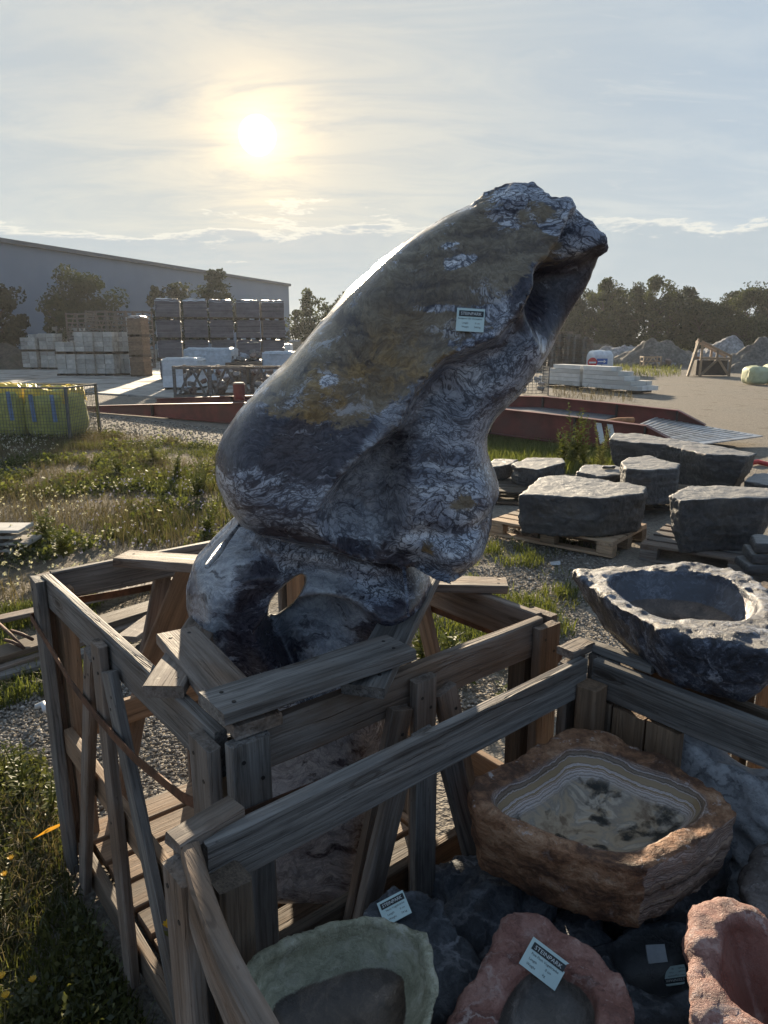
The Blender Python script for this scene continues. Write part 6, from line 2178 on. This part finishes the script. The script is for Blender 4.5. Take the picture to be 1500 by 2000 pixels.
def blades(pts, hgt, wid, lean=0.35, seed=1):
    """tapered bent grass blades as triangles pairs; pts (n,3)"""
    r = np.random.default_rng(seed)
    n = len(pts)
    an = r.uniform(0, 2 * np.pi, n)
    dirv = np.stack([np.cos(an), np.sin(an), np.zeros(n)], 1)
    an2 = r.uniform(0, 2 * np.pi, n)
    wv = np.stack([np.cos(an2), np.sin(an2), np.zeros(n)], 1)
    h = np.asarray(hgt)[:, None] if np.ndim(hgt) else np.full((n, 1), hgt)
    w_ = np.asarray(wid)[:, None] if np.ndim(wid) else np.full((n, 1), wid)
    ln = r.uniform(0.05, lean, (n, 1))
    up = np.array([0, 0, 1.0])
    b0 = pts - wv * w_ / 2
    b1 = pts + wv * w_ / 2
    m = pts + up * h * 0.6 + dirv * h * ln * 0.4
    m0, m1 = m - wv * w_ * 0.4, m + wv * w_ * 0.4
    tp = pts + up * h * (1 - 0.3 * ln) + dirv * h * ln
    V = np.stack([b0, b1, m1, m0, tp], 1).reshape(-1, 3)
    k = np.arange(n)[:, None] * 5
    F1 = np.concatenate([k, k + 1, k + 2], 1)
    F2 = np.concatenate([k, k + 2, k + 3], 1)
    F3 = np.concatenate([k + 3, k + 2, k + 4], 1)
    return V, np.concatenate([F1, F2, F3])


def in_px(px_poly, n, ymin, ymax, xmin, xmax, dens=None, seed=0):
    """points on the ground inside a region of the photograph"""
    r = np.random.default_rng(seed)
    out = []
    tot = 0
    while tot < n:
        x = r.uniform(xmin, xmax, n * 2); y = r.uniform(ymin, ymax, n * 2)
        a, b = to_px(x, y, np.zeros_like(x))
        ok = poly_sdf(a, b, px_poly) > 0
        if dens is not None:
            ok &= r.uniform(0, 1, len(x)) < dens(x, y)
        p = np.stack([x, y, np.full_like(x, -0.02)], 1)[ok]
        out.append(p); tot += len(p)
    return np.concatenate(out)[:n]


def patchy(scale, lo, hi, seed):
    return lambda x, y: sstep(lo, hi, fbm(np.stack([x * scale, y * scale, x * 0], -1), 3, seed))


def avoid(P):
    """keep plants out of the crates and pallets"""
    keep = np.ones(len(P), bool)
    for (N_, L_, R_) in ((N1, L1, R1), (N2, L2, R2), (N3, L3, R3)):
        e, f = L_ - N_, R_ - N_
        q = P[:, :2] - np.array([N_.x, N_.y])
        u = (q @ np.array([e.x, e.y])) / e.length_squared
        v = (q @ np.array([f.x, f.y])) / f.length_squared
        keep &= ~((u > -0.03) & (u < 1.03) & (v > -0.03) & (v < 1.03))
    return P[keep]


def stuff(name, V, F, m_, label, cat):
    o = obj(name, mesh_np(name, V, F), m_)
    return tag(o, label, cat, kind='stuff')


LEFT = [(-120, 838), (160, 842), (330, 860), (470, 880), (500, 1000), (480, 1140), (-150, 1220)]
# meadow behind the crate on the left
P = in_px(LEFT, 20000, 4.0, 14.5, -11, -0.6, patchy(0.9, 0.05, 0.7, 3), 3)
P = avoid(P)
hgt = VR.uniform(0.03, 0.14, len(P)) * (0.7 + 0.6 * sstep(-.3, .6, fbm(P * 0.8, 2, 8)))
V, F = blades(P, hgt, VR.uniform(0.004, 0.010, len(P)), 0.8, 5)
stuff('meadow_grass', V, F, M_GRASS, 'rough green meadow grass left of the sculpture', 'grass')
P = in_px(LEFT, 17000, 4.0, 14.5, -11, -0.6, patchy(0.7, -0.3, 0.5, 33), 4)
P = avoid(P)
V, F = blades(P, VR.uniform(0.05, 0.24, len(P)), VR.uniform(0.003, 0.006, len(P)), 0.7, 6)
stuff('dry_grass', V, F, M_DRY, 'dry straw-coloured stalks scattered through the meadow on the left', 'grass')
# broad-leaved ground cover
P = in_px(LEFT, 30000, 4.0, 14.5, -11, -0.6, patchy(1.3, 0.0, 0.5, 53), 7)
P = avoid(P)
P[:, 2] += np.abs(VR.normal(0, 0.05, len(P)))
V, F = leaf_cards(P, 0.035, VR)
stuff('ground_cover', V, F, M_WEED, 'low leafy weeds covering the meadow on the left', 'weeds')
P = in_px(LEFT, 800, 4.0, 14.5, -11, -0.6, patchy(0.8, -0.2, 0.4, 63), 8)
P = avoid(P)
P[:, 2] += VR.uniform(0.08, 0.26, len(P))
Pq = np.repeat(P, 5, 0) + VR.normal(0, 0.006, (len(P) * 5, 3))
V, F = leaf_cards(Pq, 0.020, VR)
stuff('white_flowers', V, F, M_FLOW, 'small white flower heads dotted over the meadow', 'flowers')
P = in_px([(150, 960), (420, 930), (470, 1080), (150, 1120)], 160, 4.0, 11, -8, -0.6, None, 9)
P = avoid(P); P[:, 2] += VR.uniform(0.10, 0.25, len(P))
Pq = np.repeat(P, 5, 0) + VR.normal(0, 0.006, (len(P) * 5, 3))
V, F = leaf_cards(Pq, 0.018, VR)
stuff('lilac_flowers', V, F, M_FLOWB, 'small lilac flowers among the weeds near the crate', 'flowers')

P = in_px(LEFT, 420, 4.0, 14.5, -11, -0.6, patchy(1.3, -0.1, 0.5, 53), 77)
P = avoid(P)
Pq = np.repeat(P, 26, 0)
Pq = Pq + VR.normal(0, 1, Pq.shape) * np.array([0.05, 0.05, 0.0]) * np.repeat(VR.uniform(0.4, 1.6, len(P)), 26)[:, None]
Pq[:, 2] += np.abs(VR.normal(0, 0.06, len(Pq)))
V, F = leaf_cards(Pq, 0.055, VR)
stuff('weed_clumps', V, F, M_GRASSB, 'clumps of broad-leaved green weeds through the meadow on the left', 'weeds')

# sunlit verge below the ramp, right
P = in_px([(930, 845), (1060, 850), (1230, 885), (1230, 930), (1100, 925), (930, 915)], 15000, 7.0, 14.5, 0.8, 5.5, None, 12)
V, F = blades(P, VR.uniform(0.06, 0.26, len(P)), VR.uniform(0.006, 0.012, len(P)), 0.6, 13)
stuff('verge_grass', V, F, M_GRASSB, 'bright sunlit grass strip in front of the red ramp', 'grass')
P = in_px([(1080, 752), (1230, 772), (1240, 785), (1080, 780)], 500, 18, 28, 3, 10, None, 14)
V, F = blades(P, VR.uniform(0.1, 0.35, len(P)), 0.012, 0.8, 14)
stuff('dry_grass', V, F, M_DRY, 'dry grass tufts in front of the white beams', 'grass')
P = in_px([(1180, 700), (1330, 712), (1330, 735), (1200, 740)], 1800, 28, 60, 6, 24, None, 15)
V, F = blades(P, VR.uniform(0.1, 0.45, len(P)), 0.03, 0.8, 15)
stuff('verge_grass', V, F, M_GRASS, 'rough grass at the edge of the gravel road by the signs', 'grass')
# tufts between crates and slate
P = in_px([(840, 1100), (1000, 1060), (1130, 1130), (1120, 1260), (1010, 1330), (800, 1380), (780, 1240)], 4200, 1.8, 7.2, -0.6, 2.6, patchy(2.2, 0.2, 0.6, 73), 16)
P = avoid(P)
V, F = blades(P, VR.uniform(0.03, 0.13, len(P)), VR.uniform(0.004, 0.009, len(P)), 0.9, 17)
stuff('grass_tufts', V, F, M_GRASSB, 'grass tufts growing on the gravel between crate and pallets', 'grass')
P = in_px([(950, 980), (1500, 1080), (1500, 1130), (1100, 1200), (900, 1120)], 1400, 2.5, 8, 0, 5, patchy(2.5, 0.25, 0.6, 83), 18)
P = avoid(P)
V, F = blades(P, VR.uniform(0.02, 0.09, len(P)), VR.uniform(0.004, 0.008, len(P)), 0.9, 19)
stuff('grass_tufts', V, F, M_GRASS, 'sparse grass tufts round the light pallet', 'grass')
# near left, at the crate's foot
NEAR = [(-200, 1380), (60, 1400), (110, 1560), (150, 1700), (300, 2000), (320, 2300), (-300, 2300), (-300, 1500)]
P = in_px(NEAR, 17000, 0.3, 2.8, -2.6, -0.25, patchy(2.0, -0.4, 0.3, 93), 20)
P = avoid(P)
V, F = blades(P, VR.uniform(0.015, 0.10, len(P)), VR.uniform(0.003, 0.006, len(P)), 1.0, 21)
stuff('grass_tufts', V, F, M_GRASS, 'grass and moss at the foot of the crate on the left', 'grass')
P = in_px(NEAR, 15000, 0.3, 2.8, -2.6, -0.25, patchy(1.6, -0.3, 0.4, 103), 22)
P = avoid(P); P[:, 2] += np.abs(VR.normal(0, 0.04, len(P)))
V, F = leaf_cards(P, 0.022, VR)
stuff('ground_cover', V, F, M_WEED, 'small-leaved weeds at the foot of the crate on the left', 'weeds')
P = in_px(NEAR, 4200, 0.3, 2.8, -2.6, -0.25, patchy(1.5, -0.1, 0.4, 113), 23)
P = avoid(P)
V, F = blades(P, VR.uniform(0.03, 0.16, len(P)), VR.uniform(0.002, 0.004, len(P)), 1.1, 24)
stuff('dry_grass', V, F, M_DRY, 'dead brown stalks at the foot of the crate on the left', 'grass')
# beside the boards
P = in_px([(-100, 1200), (70, 1180), (380, 1110), (360, 1260), (150, 1330), (-100, 1420)], 6500, 2.6, 6.5, -4.5, -0.6, patchy(1.8, -0.1, 0.4, 123), 25)
P = avoid(P)
V, F = blades(P, VR.uniform(0.02, 0.12, len(P)), VR.uniform(0.004, 0.008, len(P)), 0.9, 26)
stuff('grass_tufts', V, F, M_GRASSB, 'grass growing between the loose boards', 'grass')

# gravel
def pebbles(P, smin, smax, seed):
    r = np.random.default_rng(seed)
    base = np.array([[1, 0, 0], [-1, 0, 0], [0, 1, 0], [0, -1, 0], [0, 0, 1], [0, 0, -1]], float)
    fc = np.array([[0, 2, 4], [2, 1, 4], [1, 3, 4], [3, 0, 4], [2, 0, 5], [1, 2, 5], [3, 1, 5], [0, 3, 5]])
    n = len(P)
    s = r.uniform(smin, smax, (n, 1, 1)) * r.uniform(0.6, 1.2, (n, 1, 3))
    an = r.uniform(0, 2 * np.pi, n)
    c, s_ = np.cos(an), np.sin(an)
    b = base[None] * s * r.uniform(0.7, 1.3, (n, 6, 1))
    b[:, :, 2] *= 0.6
    x = b[:, :, 0] * c[:, None] - b[:, :, 1] * s_[:, None]
    y = b[:, :, 0] * s_[:, None] + b[:, :, 1] * c[:, None]
    V = np.stack([x, y, b[:, :, 2]], -1) + P[:, None, :]
    F = fc[None] + (np.arange(n) * 6)[:, None, None]
    return V.reshape(-1, 3), F.reshape(-1, 3)


def gravel_fn(t, b):
    isl = t.n('NewGeometry').outputs['Random Per Island']
    t.set(b, 'Base Color', t.ramp(isl, [(0.0, (0.10, 0.09, 0.078)), (0.5, (0.21, 0.19, 0.165)), (0.85, (0.30, 0.275, 0.24)), (1.0, (0.42, 0.40, 0.37))]))
    t.set(b, 'Roughness', 0.9)


M_GRAVEL = mat('gravel_stones', gravel_fn)
P = in_px([(-100, 1250), (60, 1330), (340, 1250), (420, 1300), (520, 1500), (300, 1700), (90, 1720), (-100, 1600)], 12000, 1.0, 4.2, -3.0, 0.3, None, 27)
V, F = pebbles(P + np.array([0, 0, 0.004]), 0.004, 0.014, 28)
stuff('gravel', V, F, M_GRAVEL, 'coarse loose gravel round the left side of the crate', 'gravel')
P = in_px([(820, 1060), (1000, 1000), (1400, 1100), (1200, 1250), (1000, 1400), (800, 1420)], 13000, 1.6, 7.5, -0.4, 4, None, 29)
V, F = pebbles(P + np.array([0, 0, 0.004]), 0.004, 0.015, 30)
stuff('gravel', V, F, M_GRAVEL, 'loose gravel between the crates and the pallets of slate', 'gravel')
P = in_px([(130, 800), (480, 840), (470, 900), (200, 860), (-100, 1000), (-100, 880)], 6000, 6, 18, -11, -1, None, 31)
V, F = pebbles(P + np.array([0, 0, 0.004]), 0.006, 0.03, 32)
stuff('gravel', V, F, M_GRAVEL, 'loose gravel in front of the left end of the red ramp', 'gravel')


# single weeds one can pick out
def weed(label, base, hgt, seed, m_=M_WEED, stems=3, leaf=0.05, flower=None, spread=0.25, pale=False, group='tall weeds', cat='weed', leafn=16):
    rd = random.Random(seed); r = np.random.default_rng(seed)
    t = thing('weed', label, cat, tuple(base), rd.uniform(0, 6), group)
    for s in range(stems):
        an = rd.uniform(0, 6.28); ln = rd.uniform(0.1, spread) * hgt
        hh = hgt * rd.uniform(0.7, 1.0)
        pts = [Vector((math.cos(an) * ln * u ** 1.4 + rd.uniform(-.004, .004), math.sin(an) * ln * u ** 1.4, hh * u)) for u in (0, .25, .5, .75, 1)]
        mb = MB(); mb.tube(pts, [0.004 + hgt * .003, 0.004 + hgt * .002, 0.003 + hgt * .0015, 0.002 + hgt * .001, 0.0015], 5)
        st = local('stem', mb.mesh('stem', True), m_, t)
        cs = []
        for k in range(leafn):
            u = 0.08 + 0.92 * k / leafn
            i = min(3, int(u * 4)); f = u * 4 - i
            p = pts[i].lerp(pts[i + 1], f)
            a2 = rd.uniform(0, 6.28); l2 = leaf * (1.15 - 0.75 * u) * rd.uniform(.7, 1.2)
            d = Vector((math.cos(a2), math.sin(a2), rd.uniform(0.2, 0.9))).normalized()
            sd = d.cross(ZUP).normalized() * l2 * 0.22
            tip = p + d * l2 - ZUP * l2 * 0.15
            mid = p + d * l2 * 0.5
            cs.append((p, mid + sd, tip, mid - sd))
        mb = MB()
        for q in cs:
            mb.add(q, [(0, 1, 2, 3)])
        local('leaves', mb.mesh('leaves'), m_, t)['kind'] = 'stuff'
        if flower is not None and s < 4:
            mb = MB(); top = pts[-1]
            for k in range(9):
                a2 = k * 0.7
                d = Vector((math.cos(a2), math.sin(a2), 0.5)) * 0.011 * (1 + hgt * 0.2)
                sd = Vector((-math.sin(a2), math.cos(a2), 0)) * 0.004
                mb.add([top, top + d * .6 + sd, top + d, top + d * .6 - sd], [(0, 1, 2, 3)])
            mb.tube([top - ZUP * 0.004, top + ZUP * 0.004], 0.005, 6)
            local('flower', mb.mesh('flower'), flower, t)
    return t


weed('tall leafy weed in front of the red ramp', G(1118, 918), 1.0, 1, M_GRASSB, 5, 0.14, leafn=46, spread=0.2)
weed('pale seeding weed right of the tall leafy one by the ramp', G(1172, 925), 0.78, 2, M_WEEDP, 5, 0.10, leafn=50, spread=0.22)
weed('bushy green weed left of the tall one by the ramp', G(1098, 912), 0.6, 3, M_GRASSB, 6, 0.13, leafn=36, spread=0.35)
weed('slim weed between the low slates', G(1140, 920), 0.75, 4, M_GRASSB, 4, 0.12, leafn=40, spread=0.25)
for k, (px, py, h_, pl, lb) in enumerate([(345, 940, 0.42, 0, 'bushy green weed left of the sculpture, taller of the pair'), (398, 962, 0.60, 1, 'tall pale seeding weed close to the left of the sculpture'), (385, 975, 0.40, 0, 'green weed at the foot of the pale seeding one'), (300, 905, 0.35, 1, 'thin pale weed farther back in the meadow'),
                                          (90, 1060, 0.34, 0, 'leafy weed beside the pale slab stack'), (125, 1090, 0.30, 0, 'low leafy weed above the crate corner'), (405, 1060, 0.30, 0, 'bright leafy weed just above the crate rail'), (235, 930, 0.3, 0, 'lone green weed in the middle of the meadow')]):
    weed(lb, G(px, py), h_, 40 + k, M_WEEDP if pl else M_GRASSB, 6, 0.10, leafn=34, spread=0.45)
weed('upright leafy weed on the gravel left of the crate', G(48, 1560), 0.30, 60, M_GRASSB, 3, 0.06, leafn=26, spread=0.25)
weed('small leafy weed against the crate post on the left', G(100, 1600), 0.26, 61, M_GRASSB, 3, 0.05, leafn=20, spread=0.3)
weed('yellow-flowered weed growing through the crate bars', Vector((N1.x - 0.12, N1.y + 0.10, 0.0)), 0.62, 62, M_WEED, 4, 0.05, M_FLOWY, leafn=16, spread=0.22)
weed('tall yellow-flowered weed at the near crate corner', Vector((N2.x - 0.10, N2.y + 0.06, 0.0)), 0.66, 63, M_WEED, 3, 0.07, M_FLOWY, leafn=18, spread=0.2)
weed('yellow-flowered weed at the left edge in the shade', G(5, 1800), 0.22, 64, M_WEED, 3, 0.04, M_FLOWY, leafn=14, spread=0.4)
weed('small yellow-flowered weed near the bottom left', G(60, 1990), 0.16, 65, M_WEED, 3, 0.04, M_FLOWY, leafn=14, spread=0.4)
weed('broad-leaved weed under the near crate corner at the bottom', Vector((N2.x - 0.03, N2.y - 0.12, 0.0)), 0.35, 66, M_GRASSB, 5, 0.10, leafn=16, spread=0.5)
for k, (px, py, h_, lb) in enumerate([(880, 1290, 0.22, 'grass-green weed between the crates, left'), (905, 1330, 0.16, 'grass-green weed between the crates, right'), (1000, 1300, 0.2, 'bright weed right of the crate brace'), (825, 1290, 0.2, 'bright weed behind the leaning grey plank'), (1010, 1400, 0.2, 'weed showing beneath the crate rail')]):
    weed(lb, G(px, py), h_, 80 + k, M_GRASSB, 6, 0.10, leafn=12, spread=0.7, group='weeds between the crates')
# one fallen autumn leaf by the crate
mb = MB()
q = G(62, 1640, 0.12)
mb.add([q, q + Vector((0.05, 0.02, 0.03)), q + Vector((0.12, 0.06, 0.04)), q + Vector((0.06, 0.05, 0.005))], [(0, 1, 2, 3)])
mb.add([q + Vector((0.12, 0.06, 0.04)), q + Vector((0.16, 0.10, -0.12)), q + Vector((0.165, 0.10, -0.12))], [(0, 1, 2)])
tag(obj('leaf', mb.mesh('leaf'), M_AUTUMN), 'single orange leaf on a weed left of the crate', 'leaf')

# render economy
SC.cycles.max_bounces = 7
SC.cycles.diffuse_bounces = 3
SC.cycles.glossy_bounces = 3
SC.cycles.transmission_bounces = 3
SC.cycles.transparent_max_bounces = 4
SC.cycles.caustics_reflective = False
SC.cycles.caustics_refractive = False

# ------------------------------------------------------------------ morning haze
hz = MB()
hz.v = [(-430, -70, -1.1), (430, -70, -1.1), (430, 910, -1.1), (-430, 910, -1.1), (-430, -70, 11.5), (430, -70, 11.5), (430, 910, 11.5), (-430, 910, 11.5)]
hz.f = [(3, 2, 1, 0), (4, 5, 6, 7), (0, 1, 5, 4), (1, 2, 6, 5), (2, 3, 7, 6), (3, 0, 4, 7)]
hm_ = bpy.data.materials.new('haze_air')
hm_.use_nodes = True
ht = NT(hm_.node_tree)
hv = ht.n('VolumePrincipled', Color=(0.86, 0.90, 0.95), Density=0.00042, Anisotropy=0.35)
ho = ht.n('OutputMaterial')
ht.t.links.new(hv.outputs[0], ho.inputs['Volume'])
tag(obj('haze', hz.mesh('haze'), hm_), 'thin pale morning haze over the yard', 'haze', kind='stuff')
SC.cycles.volume_bounces = 0
